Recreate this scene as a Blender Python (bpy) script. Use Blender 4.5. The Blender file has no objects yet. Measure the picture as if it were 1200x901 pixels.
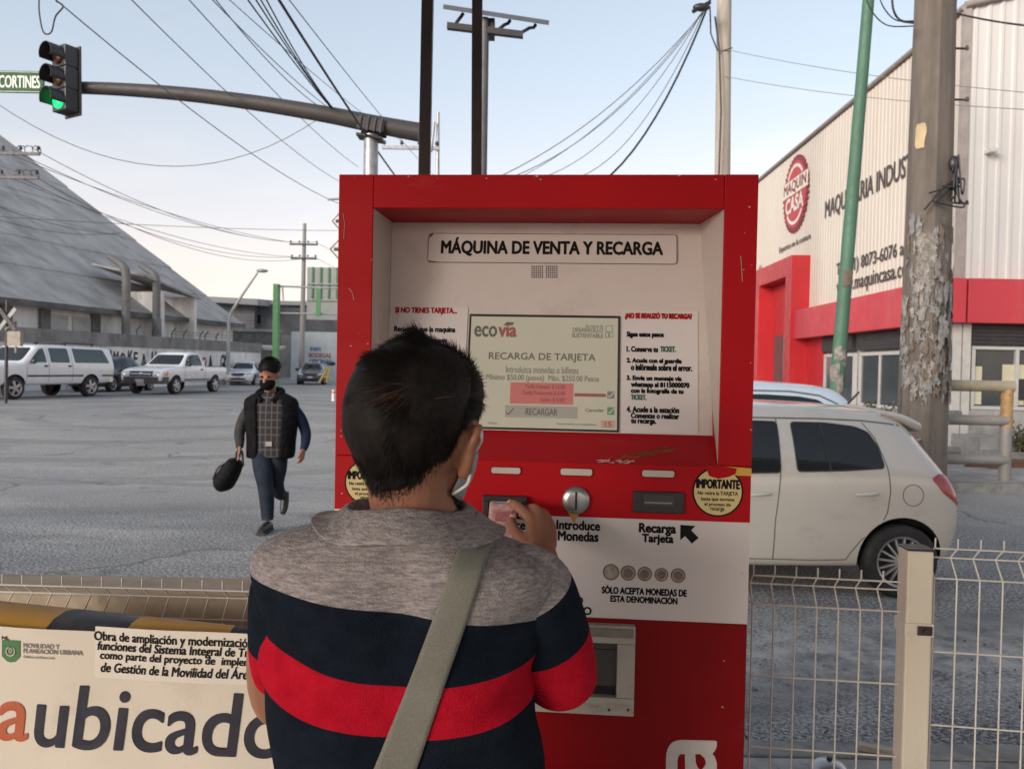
import bpy, bmesh, math, random
import numpy as np
from math import sin, cos, tan, pi, radians, sqrt
from mathutils import Vector, Matrix, Euler
from mathutils.bvhtree import BVHTree
from mathutils.geometry import delaunay_2d_cdt

S = bpy.context.scene
C = S.collection
random.seed(7)
# ------------------------------------------------------------------ camera, sky, sun, exposure
F_PX, CX, CY = 942.0, 600.0, 450.5
PITCH, ROLL, CAM_Z = radians(-1.2), radians(1.1), 1.75
cam_d = bpy.data.cameras.new('camera'); cam = bpy.data.objects.new('camera', cam_d); C.objects.link(cam)
cam_d.sensor_width = 36.0; cam_d.lens = 36.0*F_PX/1200.0; cam_d.clip_start = 0.05; cam_d.clip_end = 3000
CAM_M = Matrix.Translation((0, 0, CAM_Z)) @ Matrix.Rotation(radians(90)+PITCH, 4, 'X') @ Matrix.Rotation(ROLL, 4, 'Z')
cam.matrix_world = CAM_M
S.camera = cam
cam_d.dof.use_dof = True; cam_d.dof.focus_distance = 1.45; cam_d.dof.aperture_fstop = 10.0     # a phone's small lens: the street is only slightly soft
w = bpy.data.worlds.new('World'); S.world = w; w.use_nodes = True
wn = w.node_tree; bg = wn.nodes['Background']
sky = wn.nodes.new('ShaderNodeTexSky'); sky.sky_type = 'NISHITA'; sky.sun_disc = False
SUN_EL, SUN_AZ = radians(15), radians(-138)
sky.sun_elevation = SUN_EL; sky.sun_rotation = SUN_AZ
sky.air_density = 1.0; sky.dust_density = 1.0; sky.ozone_density = 1.2; sky.altitude = 300
hsv = wn.nodes.new('ShaderNodeHueSaturation'); hsv.inputs['Saturation'].default_value = .72
gam = wn.nodes.new('ShaderNodeGamma'); gam.inputs[1].default_value = .62
wn.links.new(sky.outputs[0], hsv.inputs['Color']); wn.links.new(hsv.outputs[0], gam.inputs[0])
tcw = wn.nodes.new('ShaderNodeTexCoord'); sxw = wn.nodes.new('ShaderNodeSeparateXYZ'); wn.links.new(tcw.outputs['Generated'], sxw.inputs[0])
rw = wn.nodes.new('ShaderNodeValToRGB'); wn.links.new(sxw.outputs[2], rw.inputs[0])     # evening haze: warmer towards the horizon
rw.color_ramp.elements[0].position = .0; rw.color_ramp.elements[0].color = (1.25, .925, .82, 1); rw.color_ramp.elements[1].position = .34; rw.color_ramp.elements[1].color = (1, 1, 1, 1)
mw = wn.nodes.new('ShaderNodeMix'); mw.data_type = 'RGBA'; mw.blend_type = 'MULTIPLY'; mw.inputs[0].default_value = 1
wn.links.new(gam.outputs[0], mw.inputs[6]); wn.links.new(rw.outputs[0], mw.inputs[7])
ncl = wn.nodes.new('ShaderNodeTexNoise'); ncl.inputs['Scale'].default_value = 2.6; ncl.inputs['Detail'].default_value = 7; ncl.inputs['Roughness'].default_value = .6
mpw = wn.nodes.new('ShaderNodeMapping'); mpw.inputs['Scale'].default_value = (1, 1, 4.5); wn.links.new(tcw.outputs['Generated'], mpw.inputs[0]); wn.links.new(mpw.outputs[0], ncl.inputs[0])
rcl = wn.nodes.new('ShaderNodeValToRGB'); rcl.color_ramp.elements[0].position = .52; rcl.color_ramp.elements[0].color = (0, 0, 0, 1); rcl.color_ramp.elements[1].position = .78; rcl.color_ramp.elements[1].color = (.55, .55, .55, 1); wn.links.new(ncl.outputs[0], rcl.inputs[0])
bwc = wn.nodes.new('ShaderNodeRGBToBW'); wn.links.new(mw.outputs[2], bwc.inputs[0])
scw = wn.nodes.new('ShaderNodeMath'); scw.operation = 'MULTIPLY'; scw.inputs[1].default_value = 1.18; wn.links.new(bwc.outputs[0], scw.inputs[0])
mcl = wn.nodes.new('ShaderNodeMix'); mcl.data_type = 'RGBA'; wn.links.new(rcl.outputs[0], mcl.inputs[0]); wn.links.new(mw.outputs[2], mcl.inputs[6]); wn.links.new(scw.outputs[0], mcl.inputs[7])
wn.links.new(mcl.outputs[2], bg.inputs[0]); bg.inputs[1].default_value = 0.15
sun_d = bpy.data.lights.new('sun', 'SUN'); sun_d.energy = 1.45; sun_d.angle = radians(25); sun_d.color = (1, .90, .80)
sun = bpy.data.objects.new('sun', sun_d); C.objects.link(sun)
sd = Vector((sin(SUN_AZ)*cos(SUN_EL), cos(SUN_AZ)*cos(SUN_EL), sin(SUN_EL)))
sun.rotation_euler = sd.to_track_quat('Z', 'Y').to_euler()
sun.location = (0, 0, 40)
S.view_settings.view_transform = 'Standard'; S.view_settings.look = 'None'
S.view_settings.exposure = 1.45; S.view_settings.gamma = 1.0; S.view_settings.use_curve_mapping = False
S.render.engine = 'CYCLES'
S.cycles.max_bounces = 6; S.cycles.use_denoising = True
# ------------------------------------------------------------------ from photo pixels to real points
_R3 = CAM_M.to_3x3()
def ray(px, py):
    return _R3 @ Vector(((px-CX)/F_PX, -(py-CY)/F_PX, -1.0))
def at(px, py, Y):
    d = ray(px, py); return Vector((0, 0, CAM_Z)) + d*(Y/d.y)
def atz(px, py, z):
    d = ray(px, py); return Vector((0, 0, CAM_Z)) + d*((z-CAM_Z)/d.z)
def gz(y):                                     # the street climbs a little beyond the crossing
    t = min(1, max(0, (y-11)/15.0)); return 0.38*t*t*(3-2*t)
# ------------------------------------------------------------------ materials
def new_mat(name):
    m = bpy.data.materials.new(name); m.use_nodes = True
    nt = m.node_tree; return m, nt, nt.nodes['Principled BSDF']
def nd(nt, kind, **kw):
    n = nt.nodes.new(kind)
    for k, v in kw.items():
        if isinstance(k, str) and k.startswith('i_'):
            n.inputs[int(k[2:])].default_value = v
        else: setattr(n, k, v)
    return n
def ramp(nt, src, stops):
    r = nt.nodes.new('ShaderNodeValToRGB'); e = r.color_ramp.elements
    while len(e) < len(stops): e.new(.5)
    for k, (p, c) in enumerate(stops):
        e[k].position = p; e[k].color = (c[0], c[1], c[2], 1) if not isinstance(c, (int, float)) else (c, c, c, 1)
    nt.links.new(src, r.inputs[0]); return r.outputs[0]
def noise(nt, scale, detail=4, rough=.55, stretch=None, coord='Object'):
    tc = nt.nodes.new('ShaderNodeTexCoord'); n = nt.nodes.new('ShaderNodeTexNoise')
    n.inputs['Scale'].default_value = scale; n.inputs['Detail'].default_value = detail; n.inputs['Roughness'].default_value = rough
    if stretch:
        mp_ = nt.nodes.new('ShaderNodeMapping'); mp_.inputs['Scale'].default_value = stretch
        nt.links.new(tc.outputs[coord], mp_.inputs[0]); nt.links.new(mp_.outputs[0], n.inputs[0])
    else: nt.links.new(tc.outputs[coord], n.inputs[0])
    return n.outputs[0]
def mix(nt, fac, a, b, mode='MIX'):
    m = nt.nodes.new('ShaderNodeMix'); m.data_type = 'RGBA'; m.blend_type = mode
    for sock, v in ((m.inputs[0], fac), (m.inputs[6], a), (m.inputs[7], b)):
        if isinstance(v, (int, float)): sock.default_value = v
        elif isinstance(v, (tuple, list)): sock.default_value = (v[0], v[1], v[2], 1)
        else: nt.links.new(v, sock)
    return m.outputs[2]
def math_(nt, op, a, b=0.0, clamp=False):
    m = nt.nodes.new('ShaderNodeMath'); m.operation = op; m.use_clamp = clamp
    for k, v in enumerate((a, b)):
        if isinstance(v, (int, float)): m.inputs[k].default_value = v
        else: nt.links.new(v, m.inputs[k])
    return m.outputs[0]
def bump(nt, b, h, strength=.3, dist=.01):
    n = nt.nodes.new('ShaderNodeBump'); n.inputs['Strength'].default_value = strength; n.inputs['Distance'].default_value = dist
    nt.links.new(h, n.inputs['Height']); nt.links.new(n.outputs[0], b.inputs['Normal'])
def mat(name, col, rough=.6, metal=0.0, var=.25, scale=6.0, dirt=None, dirt_amt=.5, dirt_scale=3.0, stretch=None, bmp=0.0, bscale=60, bdist=.004, spec=None, coat=0.0):
    """painted / plain surface whose own colour is a little uneven, with worn or dirty patches of their own shape"""
    m, nt, b = new_mat(name)
    n1 = noise(nt, scale, 6, .6, stretch)
    lo = [c*(1-var) for c in col]; hi = [min(1, c*(1+var*.7)) for c in col]
    c = ramp(nt, n1, [(.3, lo), (.7, hi)])
    if dirt:
        n2 = noise(nt, dirt_scale, 9, .72, stretch)
        f = ramp(nt, n2, [(.62-.22*dirt_amt, 0), (.74-.12*dirt_amt, min(1, dirt_amt*1.3))])
        c = mix(nt, f, c, dirt)
    nt.links.new(c, b.inputs['Base Color'])
    r = ramp(nt, noise(nt, scale*2.3, 4), [(.3, max(.02, rough*.8)), (.7, min(1, rough*1.15))])
    nt.links.new(r, b.inputs['Roughness'])
    b.inputs['Metallic'].default_value = metal
    if spec is not None: b.inputs['Specular IOR Level'].default_value = spec
    if coat: b.inputs['Coat Weight'].default_value = coat; b.inputs['Coat Roughness'].default_value = .06
    if bmp: bump(nt, b, noise(nt, bscale, 5, .6, stretch), bmp, bdist)
    return m
def flat(name, col, rough=.55, metal=0.0):
    return mat(name, col, rough, metal, var=.1, scale=25)
def glass(name, col=(.012, .015, .017), rough=.04):
    m = mat(name, col, rough, 0, var=.15, scale=2.0); return m
# ------------------------------------------------------------------ mesh collecting
class MB:
    def __init__(s): s.v = []; s.f = []; s.m = []; s.sm = []
    def add(s, verts, faces, mi=0, smooth=False, M=None):
        o = len(s.v)
        s.v += [tuple(M @ Vector(p)) if M is not None else tuple(p) for p in verts]
        for f in faces: s.f.append(tuple(i+o for i in f)); s.m.append(mi); s.sm.append(smooth)
        return s
    def box(s, x0, x1, y0, y1, z0, z1, mi=0, M=None):
        v = [(x, y, z) for z in (z0, z1) for y in (y0, y1) for x in (x0, x1)]
        return s.add(v, [(0, 2, 3, 1), (4, 5, 7, 6), (0, 1, 5, 4), (2, 6, 7, 3), (0, 4, 6, 2), (1, 3, 7, 5)], mi, False, M)
    def hexa(s, b4, t4, mi=0):                                      # eight corners: bottom ring, top ring
        return s.add(list(b4)+list(t4), [(3, 2, 1, 0), (4, 5, 6, 7), (0, 1, 5, 4), (1, 2, 6, 5), (2, 3, 7, 6), (3, 0, 4, 7)], mi)
    def rings(s, rings, mi=0, smooth=True, cap=True, closed=True):
        n = len(rings[0]); v = [p for r in rings for p in r]; f = []
        for k in range(len(rings)-1):
            for i in range(n if closed else n-1):
                j = (i+1) % n; f.append((k*n+i, k*n+j, (k+1)*n+j, (k+1)*n+i))
        s.add(v, f, mi, smooth)
        if cap:
            s.add(rings[0], [tuple(range(n-1, -1, -1))], mi, False); s.add(rings[-1], [tuple(range(n))], mi, False)
        return s
    def tube(s, pts, r, n=8, mi=0, smooth=True, cap=True, flat_=None):
        pts = [Vector(p) for p in pts]; rr = r if isinstance(r, (list, tuple)) else [r]*len(pts)
        rings = []; t0 = (pts[1]-pts[0]).normalized()
        up = Vector((0, 0, 1)) if abs(t0.z) < .9 else Vector((0, 1, 0))
        nrm = t0.cross(up).normalized()
        for k, p in enumerate(pts):
            t = ((pts[min(k+1, len(pts)-1)]-pts[max(k-1, 0)])).normalized()
            nrm = (nrm - t*nrm.dot(t)).normalized(); bn = t.cross(nrm)
            q = flat_ if flat_ else 1.0
            rings.append([p + nrm*cos(2*pi*i/n)*rr[k] + bn*sin(2*pi*i/n)*rr[k]*q for i in range(n)])
        return s.rings(rings, mi, smooth, cap)
    def prism(s, poly, axis, a, b, mi=0, M=None):                  # polygon in two axes, extruded along the third
        n = len(poly)
        def P(p, h): return {'x': (h, p[0], p[1]), 'y': (p[0], h, p[1]), 'z': (p[0], p[1], h)}[axis]
        v = [P(p, a) for p in poly]+[P(p, b) for p in poly]
        f = [tuple(range(n)), tuple(range(2*n-1, n-1, -1))]+[(i, i+n, (i+1) % n+n, (i+1) % n) for i in range(n)]
        return s.add(v, f, mi, False, M)
    def ball(s, c, r, n=10, mi=0, M=None):
        rx, ry, rz = r if isinstance(r, (list, tuple)) else (r, r, r)
        rings = []
        for k in range(1, n):
            a = pi*k/n; rings.append([(c[0]+rx*sin(a)*cos(2*pi*i/(2*n)), c[1]+ry*sin(a)*sin(2*pi*i/(2*n)), c[2]-rz*cos(a)) for i in range(2*n)])
        m = 2*n; v = [p for R in rings for p in R]+[(c[0], c[1], c[2]-rz), (c[0], c[1], c[2]+rz)]
        f = [(k*m+i, k*m+(i+1) % m, (k+1)*m+(i+1) % m, (k+1)*m+i) for k in range(n-2) for i in range(m)]
        f += [(len(v)-2, (i+1) % m, i) for i in range(m)]+[(len(v)-1, (n-2)*m+i, (n-2)*m+(i+1) % m) for i in range(m)]
        return s.add(v, f, mi, True, M)
    def build(s, name, mats, parent=None, bevel=0, sub=0, recalc=True, world=False, segs=2):
        me = bpy.data.meshes.new(name)
        v = s.v
        if world and parent is not None:
            Mi = root_matrix(parent).inverted(); v = [tuple(Mi @ Vector(p)) for p in v]
        me.from_pydata(v, [], s.f)
        for m_ in (mats if isinstance(mats, (list, tuple)) else [mats]): me.materials.append(m_)
        me.polygons.foreach_set('material_index', s.m); me.polygons.foreach_set('use_smooth', s.sm)
        if recalc:
            bm = bmesh.new(); bm.from_mesh(me); bmesh.ops.recalc_face_normals(bm, faces=bm.faces); bm.to_mesh(me); bm.free()
        o = bpy.data.objects.new(name, me); C.objects.link(o)
        if parent is not None: o.parent = parent
        if bevel:
            b = o.modifiers.new('edge', 'BEVEL'); b.width = bevel; b.segments = segs; b.limit_method = 'ANGLE'; b.angle_limit = radians(35)
            b.harden_normals = False
        if sub: q = o.modifiers.new('smooth', 'SUBSURF'); q.levels = q.render_levels = sub
        return o
def root_matrix(o):
    M = Matrix.Identity(4)
    while o is not None: M = o.matrix_basis @ M; o = o.parent
    return M
def thing(name, label, cat, loc=(0, 0, 0), rz=0, group=None):
    o = bpy.data.objects.new(name, None); C.objects.link(o); o.empty_display_size = .2
    o.location = loc; o.rotation_euler = (0, 0, rz); return tag(o, label, cat, group)
def tag(o, label, cat, group=None):
    o['label'] = label; o['category'] = cat
    if group: o['group'] = group
    return o
def struct(o, kind='structure'): o['kind'] = kind; return o
def copy_tree(o, parent=None):
    c = o.copy(); C.objects.link(c); c.parent = parent
    for ch in list(o.children): copy_tree(ch, c)
    return c
def frame(origin, ux, uy, uz):
    M = Matrix.Identity(4)
    for k, a in enumerate((ux, uy, uz)): M[0][k], M[1][k], M[2][k] = a
    M[0][3], M[1][3], M[2][3] = origin; return M
# ------------------------------------------------------------------ lettering: flat glyph meshes placed into a rectangle
_glyph_cache = {}
def glyphs(body, shear=0.0, space=1.0):
    key = (body, shear, space)
    if key in _glyph_cache: return _glyph_cache[key]
    cu = bpy.data.curves.new('glyphs', 'FONT'); cu.body = body; cu.shear = shear; cu.space_character = space; cu.resolution_u = 9 if body in ('ubicado', 'a') else 3
    o = bpy.data.objects.new('glyphs', cu); C.objects.link(o)
    bpy.context.view_layer.update()
    me = bpy.data.meshes.new_from_object(o.evaluated_get(bpy.context.evaluated_depsgraph_get()))
    v = [(p.co.x, p.co.y) for p in me.vertices]; f = [tuple(p.vertices) for p in me.polygons]
    bpy.data.objects.remove(o); bpy.data.curves.remove(cu); bpy.data.meshes.remove(me)
    xs = [p[0] for p in v]; ys = [p[1] for p in v]
    _glyph_cache[key] = (v, f, min(xs), max(xs), min(ys), max(ys)); return _glyph_cache[key]
def write(mb, body, x0, x1, z0, z1, M=None, y=0.0, bold=0.0, shear=0.0, mi=0, space=1.0, flip=False):
    """fit the words into the rectangle x0..x1, z0..z1 of the plane y (local frame M); bold = stroke gain as share of height"""
    v, f, a, b, c, d = glyphs(body, shear, space)
    g = bold*abs(z1-z0)
    nb_ = 6 if abs(z1-z0) < .03 else 12
    offs = [(0, 0)] if bold <= 0 else [(g*cos(2*pi*i/nb_), g*sin(2*pi*i/nb_)) for i in range(nb_)]+[(0, 0)]
    for k, (ox, oz) in enumerate(offs):
        pts = []
        for p in v:
            t = (p[0]-a)/(b-a); u = (p[1]-c)/(d-c)
            if flip: t = 1-t; u = 1-u
            pts.append((x0+g+(x1-x0-2*g)*t+ox, y-(0.00004 if abs(z1-z0) < .2 else .0004)*k, z0+(z1-z0)*u+oz))
        mb.add(pts, f, mi, False, M)
    return mb
# ------------------------------------------------------------------ panels and strips laid on a curved body
def bvh_of(o):
    dg = bpy.context.evaluated_depsgraph_get(); bpy.context.view_layer.update()
    ev = o.evaluated_get(dg); me = ev.to_mesh()
    v = [p.co.copy() for p in me.vertices]; f = [tuple(p.vertices) for p in me.polygons]
    ev.to_mesh_clear(); return BVHTree.FromPolygons(v, f)
def densify(poly, step, closed=True):
    out = []; n = len(poly)
    for i in range(n if closed else n-1):
        a, b = Vector(poly[i]), Vector(poly[(i+1) % n]); k = max(1, int((b-a).length/step))
        out += [a.lerp(b, t/k) for t in range(k)]
    if not closed: out.append(Vector(poly[-1]))
    return out
def round_poly(poly, r, seg=4):
    out = []; n = len(poly)
    for i in range(n):
        p0, p, p1 = Vector(poly[i-1]), Vector(poly[i]), Vector(poly[(i+1) % n])
        a = (p0-p); b = (p1-p); ra = min(r, a.length*.45); rb = min(r, b.length*.45)
        A = p+a.normalized()*ra; B = p+b.normalized()*rb
        for k in range(seg+1):
            t = k/seg; out.append(A*(1-t)**2+p*2*t*(1-t)+B*t*t)
    return out
def panel(mb, bvh, poly, start, direc, to3, off=.003, thick=.004, step=.06, mi=0, smooth=True):
    """poly in 2D; to3(u,v) gives the 3D ray origin; the rays along direc hit the body; the panel lies on it with a real thickness"""
    edge = densify(poly, step); pts = list(edge); n = len(edge)
    xs = [p.x for p in edge]; ys = [p.y for p in edge]
    def inside(q):
        c = False
        for i in range(n):
            a, b = edge[i], edge[i-1]
            if (a.y > q.y) != (b.y > q.y) and q.x < (b.x-a.x)*(q.y-a.y)/(b.y-a.y)+a.x: c = not c
        return c
    x = min(xs)+step*.5
    while x < max(xs):
        y = min(ys)+step*.5
        while y < max(ys):
            q = Vector((x, y))
            if inside(q) and min((q-e).length for e in edge) > step*.35: pts.append(q)
            y += step
        x += step
    r = delaunay_2d_cdt(pts, [(i, (i+1) % n) for i in range(n)], [], 1, 1e-6)
    V2, F = r[0], r[2]; D = Vector(direc).normalized(); out = []; last = None
    for p in V2:
        hit = bvh.ray_cast(to3(p.x, p.y), D)
        if hit[0] is None:
            q = bvh.find_nearest(to3(p.x, p.y)); last = (q[0], -D)
        else: last = (hit[0], hit[1] if hit[1].dot(D) < 0 else -hit[1])
        out.append(last)
    top = [a+nn*off+(-D)*.0 for a, nn in out]; bot = [a+nn*(off-thick) for a, nn in out]
    N = len(top)
    mb.add(top, F, mi, smooth); mb.add(bot, [tuple(reversed(f)) for f in F], mi, smooth)
    bd = {}
    for f in F:
        for i in range(len(f)):
            e = (f[i], f[(i+1) % len(f)]); bd[e] = 1
    rim = [e for e in bd if (e[1], e[0]) not in bd]
    mb.add(top+bot, [(a, b, b+N, a+N) for a, b in rim], mi, False)
    return mb
def strip(mb, bvh, line, width, direc, to3, off=.002, thick=.003, step=.04, mi=0, closed=False):
    pts = densify(line, step, closed)
    if closed: pts.append(pts[0])
    D = Vector(direc).normalized(); L = []; R = []
    for k, p in enumerate(pts):
        t = (pts[min(k+1, len(pts)-1)]-pts[max(k-1, 0)])
        if t.length < 1e-9: t = Vector((1, 0))
        t.normalize(); nn = Vector((-t.y, t.x))*width/2
        for q, lst in ((p+nn, L), (p-nn, R)):
            h = bvh.ray_cast(to3(q.x, q.y), D)
            if h[0] is None: a = bvh.find_nearest(to3(q.x, q.y))[0]; nv = -D
            else: a = h[0]; nv = h[1] if h[1].dot(D) < 0 else -h[1]
            lst.append((a+nv*off, a+nv*(off-thick)))
    rings = [[L[k][0], R[k][0], R[k][1], L[k][1]] for k in range(len(pts))]
    return mb.rings(rings, mi, False, True)
def remesh(mb, name, voxel, smooth=2, material=None, parent=None, factor=.5):
    """melt the overlapping closed shapes of mb into ONE continuous surface"""
    o = mb.build(name, material or [], None)
    r = o.modifiers.new('r', 'REMESH'); r.mode = 'VOXEL'; r.voxel_size = voxel; r.use_smooth_shade = True
    if smooth: q = o.modifiers.new('s', 'SMOOTH'); q.factor = factor; q.iterations = smooth
    bpy.context.view_layer.update()
    me = bpy.data.meshes.new_from_object(o.evaluated_get(bpy.context.evaluated_depsgraph_get()))
    old = o.data; o.modifiers.clear(); o.data = me; bpy.data.meshes.remove(old); me.name = name
    me.materials.clear()
    if material: me.materials.append(material)
    me.polygons.foreach_set('use_smooth', [True]*len(me.polygons))
    if parent is not None: o.parent = parent
    return o
def smoothpath(pts, per=6):
    """Catmull-Rom through points (tuples of any length)"""
    P = [np.array(p, float) for p in pts]; out = []
    for i in range(len(P)-1):
        p0 = P[max(i-1, 0)]; p1 = P[i]; p2 = P[i+1]; p3 = P[min(i+2, len(P)-1)]
        for k in range(per):
            t = k/per
            out.append(.5*((2*p1)+(-p0+p2)*t+(2*p0-5*p1+4*p2-p3)*t*t+(-p0+3*p1-3*p2+p3)*t**3))
    out.append(P[-1]); return out
# ------------------------------------------------------------------ the ground
def asphalt(name, base=.17):
    m, nt, b = new_mat(name)
    big = noise(nt, .35, 5, .6, (1, 2.2, 1)); fine = noise(nt, 42, 5, .75); mid = noise(nt, 5, 8, .7); fine2 = noise(nt, 16, 6, .8)
    wear = noise(nt, .6, 8, .68, (.5, 1.15, 1))
    c = ramp(nt, big, [(.3, (base*.75, base*.76, base*.78)), (.7, (base*1.3, base*1.28, base*1.24))])
    c = mix(nt, ramp(nt, wear, [(.48, 0), (.62, .85)]), c, (base*1.9, base*1.85, base*1.76))
    c = mix(nt, ramp(nt, fine, [(.41, .95), (.5, 0)]), c, (base*.2, base*.2, base*.21)); c = mix(nt, ramp(nt, fine2, [(.33, .6), (.48, 0)]), c, (base*.35, base*.35, base*.37))
    c = mix(nt, ramp(nt, fine, [(.51, 0), (.62, .85)]), c, (base*2.6, base*2.55, base*2.5))
    c = mix(nt, ramp(nt, mid, [(.6, 0), (.8, .4)]), c, (base*.45, base*.45, base*.47))
    # curved tyre marks left by turning cars
    tc = nt.nodes.new('ShaderNodeTexCoord'); wv = nt.nodes.new('ShaderNodeTexWave'); wv.wave_type = 'RINGS'; wv.rings_direction = 'Z'
    mp_ = nt.nodes.new('ShaderNodeMapping'); mp_.inputs['Location'].default_value = (9, -22, 0); nt.links.new(tc.outputs['Object'], mp_.inputs[0])
    nt.links.new(mp_.outputs[0], wv.inputs[0]); wv.inputs['Scale'].default_value = .13; wv.inputs['Distortion'].default_value = 1.2; wv.inputs['Detail'].default_value = 3
    tm = math_(nt, 'MULTIPLY', ramp(nt, wv.outputs[1], [(.78, 0), (.95, .8)]), ramp(nt, noise(nt, .2, 3), [(.42, 0), (.55, 1)]))
    c = mix(nt, tm, c, (base*.55, base*.55, base*.57))
    sy = nt.nodes.new('ShaderNodeSeparateXYZ'); nt.links.new(tc.outputs['Object'], sy.inputs[0])
    wob = math_(nt, 'ADD', sy.outputs[1], math_(nt, 'MULTIPLY', math_(nt, 'SUBTRACT', noise(nt, .5, 4), .5), 5.0))
    dusty = ramp(nt, math_(nt, 'MULTIPLY', wob, .04), [(.34, 0), (.44, .62), (.78, .55), (.95, .25)])
    c = mix(nt, math_(nt, 'MULTIPLY', dusty, ramp(nt, mid, [(.3, .55), (.65, 1)])), c, (.36, .345, .32))
    # dust and grit washed to the edge of the road beyond the platform
    sx = nt.nodes.new('ShaderNodeSeparateXYZ'); nt.links.new(tc.outputs['Object'], sx.inputs[0])
    d = math_(nt, 'ABSOLUTE', math_(nt, 'SUBTRACT', sx.outputs[1], 5.0))
    near = math_(nt, 'SUBTRACT', 1.0, math_(nt, 'MULTIPLY', d, .9), True)
    g = math_(nt, 'MULTIPLY', near, ramp(nt, mid, [(.35, 0), (.6, .9)]))
    c = mix(nt, g, c, (.52, .505, .475))
    # cracks, tar seams and oil spots
    vor = nd(nt, 'ShaderNodeTexVoronoi', feature='DISTANCE_TO_EDGE'); vor.inputs['Scale'].default_value = .32
    wv2 = nd(nt, 'ShaderNodeVectorMath', operation='ADD'); sc3 = nd(nt, 'ShaderNodeVectorMath', operation='SCALE'); sc3.inputs['Scale'].default_value = 1.6
    ncol = nd(nt, 'ShaderNodeTexNoise'); ncol.inputs['Scale'].default_value = .8; ncol.inputs['Detail'].default_value = 6; nt.links.new(tc.outputs['Object'], ncol.inputs[0]); nt.links.new(ncol.outputs[1], sc3.inputs[0])
    nt.links.new(tc.outputs['Object'], wv2.inputs[0]); nt.links.new(sc3.outputs[0], wv2.inputs[1]); nt.links.new(wv2.outputs[0], vor.inputs[0])
    crk = math_(nt, 'MULTIPLY', ramp(nt, vor.outputs['Distance'], [(.0, .6), (.007, .4), (.014, 0)]), ramp(nt, noise(nt, .45, 3), [(.48, 0), (.56, 1)]))
    c = mix(nt, crk, c, (base*.22, base*.22, base*.23))
    c = mix(nt, ramp(nt, noise(nt, 1.3, 3), [(.66, 0), (.74, .5)]), c, (base*.4, base*.4, base*.41))
    nt.links.new(c, b.inputs['Base Color']); b.inputs['Roughness'].default_value = .8; b.inputs['Specular IOR Level'].default_value = .3
    h = mix(nt, .3, fine, mid); bump(nt, b, h, .6, .02); return m
M_road = asphalt('asphalt', .225)
M_conc = mat('concrete', (.33, .32, .30), .85, var=.3, scale=3, dirt=(.12, .115, .11), dirt_amt=.5, dirt_scale=4, bmp=.4, bscale=40, bdist=.01)
M_conc_d = mat('dark_concrete', (.16, .155, .15), .9, var=.35, scale=2, dirt=(.06, .058, .055), dirt_amt=.6, dirt_scale=1.2, bmp=.4, bscale=25)
M_kerb = mat('kerb_concrete', (.27, .265, .25), .9, var=.3, scale=5, dirt=(.1, .1, .1), dirt_amt=.6, bmp=.4)
M_black = mat('black_plastic', (.018, .018, .02), .45, var=.3, scale=20)
M_dark = mat('dark_steel', (.045, .042, .045), .5, .3, var=.3, scale=8, dirt=(.09, .075, .06), dirt_amt=.3)
M_galv = mat('galvanised_steel', (.33, .34, .35), .45, .6, var=.25, scale=9, dirt=(.16, .15, .14), dirt_amt=.4)
ys = [-40, -10, 0, 4, 8]+[10+k for k in range(0, 20)]+[34, 45, 60, 90, 140, 250, 500, 900]
xs = [-900, -200, -80, -40, -25, -15, -8, -3, 2, 7, 14, 25, 50, 120, 300, 900]
g = MB(); n = len(xs)
g.add([(x, y, gz(y)) for y in ys for x in xs], [(j*n+i, j*n+i+1, (j+1)*n+i+1, (j+1)*n+i) for j in range(len(ys)-1) for i in range(n-1)], 0, True)
struct(g.build('road', M_road, recalc=False))
p = MB(); p.box(-9, 12, -7, 3.32, -.3, .15); p.box(-9, 12, 3.325, 3.47, -.3, .155, 1)
struct(p.build('platform', [mat('platform_concrete', (.36, .355, .34), .9, var=.3, scale=2, dirt=(.12, .115, .11), dirt_amt=.6, dirt_scale=3, bmp=.5), M_kerb], bevel=.012))
# the corner pavement on the right, with a real kerb
p = MB()
edge = [(40, 12.0), (6.6, 12.0), (5.6, 12.5), (5.1, 13.6), (5.3, 26), (6.0, 60)]
kin = [(40, 12.18), (6.65, 12.18), (5.76, 12.63), (5.28, 13.65), (5.48, 26), (6.18, 60)]
def lift(q, h): return (q[0], q[1], gz(q[1])+h)
for i in range(len(edge)-1):
    a, b, c_, d = edge[i], edge[i+1], kin[i+1], kin[i]
    p.hexa([lift(q, -.2) for q in (a, b, c_, d)], [lift(q, .15) for q in (a, b, c_, d)], 1)
far = [(40, 60), (40, 26), (40, 13.65), (40, 12.63)]
q_ = [(kin[0], kin[1], kin[2], (40, 12.63)), ((40, 12.63), kin[2], kin[3], (40, 13.65)), ((40, 13.65), kin[3], kin[4], (40, 26)), ((40, 26), kin[4], kin[5], (40, 60))]
for a, b, c_, d in q_:
    p.add([lift(a, .146), lift(b, .146), lift(c_, .146), lift(d, .146)], [(0, 1, 2, 3)], 0)
struct(p.build('pavement', [mat('pavement_concrete', (.36, .35, .33), .9, var=.25, scale=2, dirt=(.17, .16, .15), dirt_amt=.6, dirt_scale=2.5, bmp=.4), M_kerb]))
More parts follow.
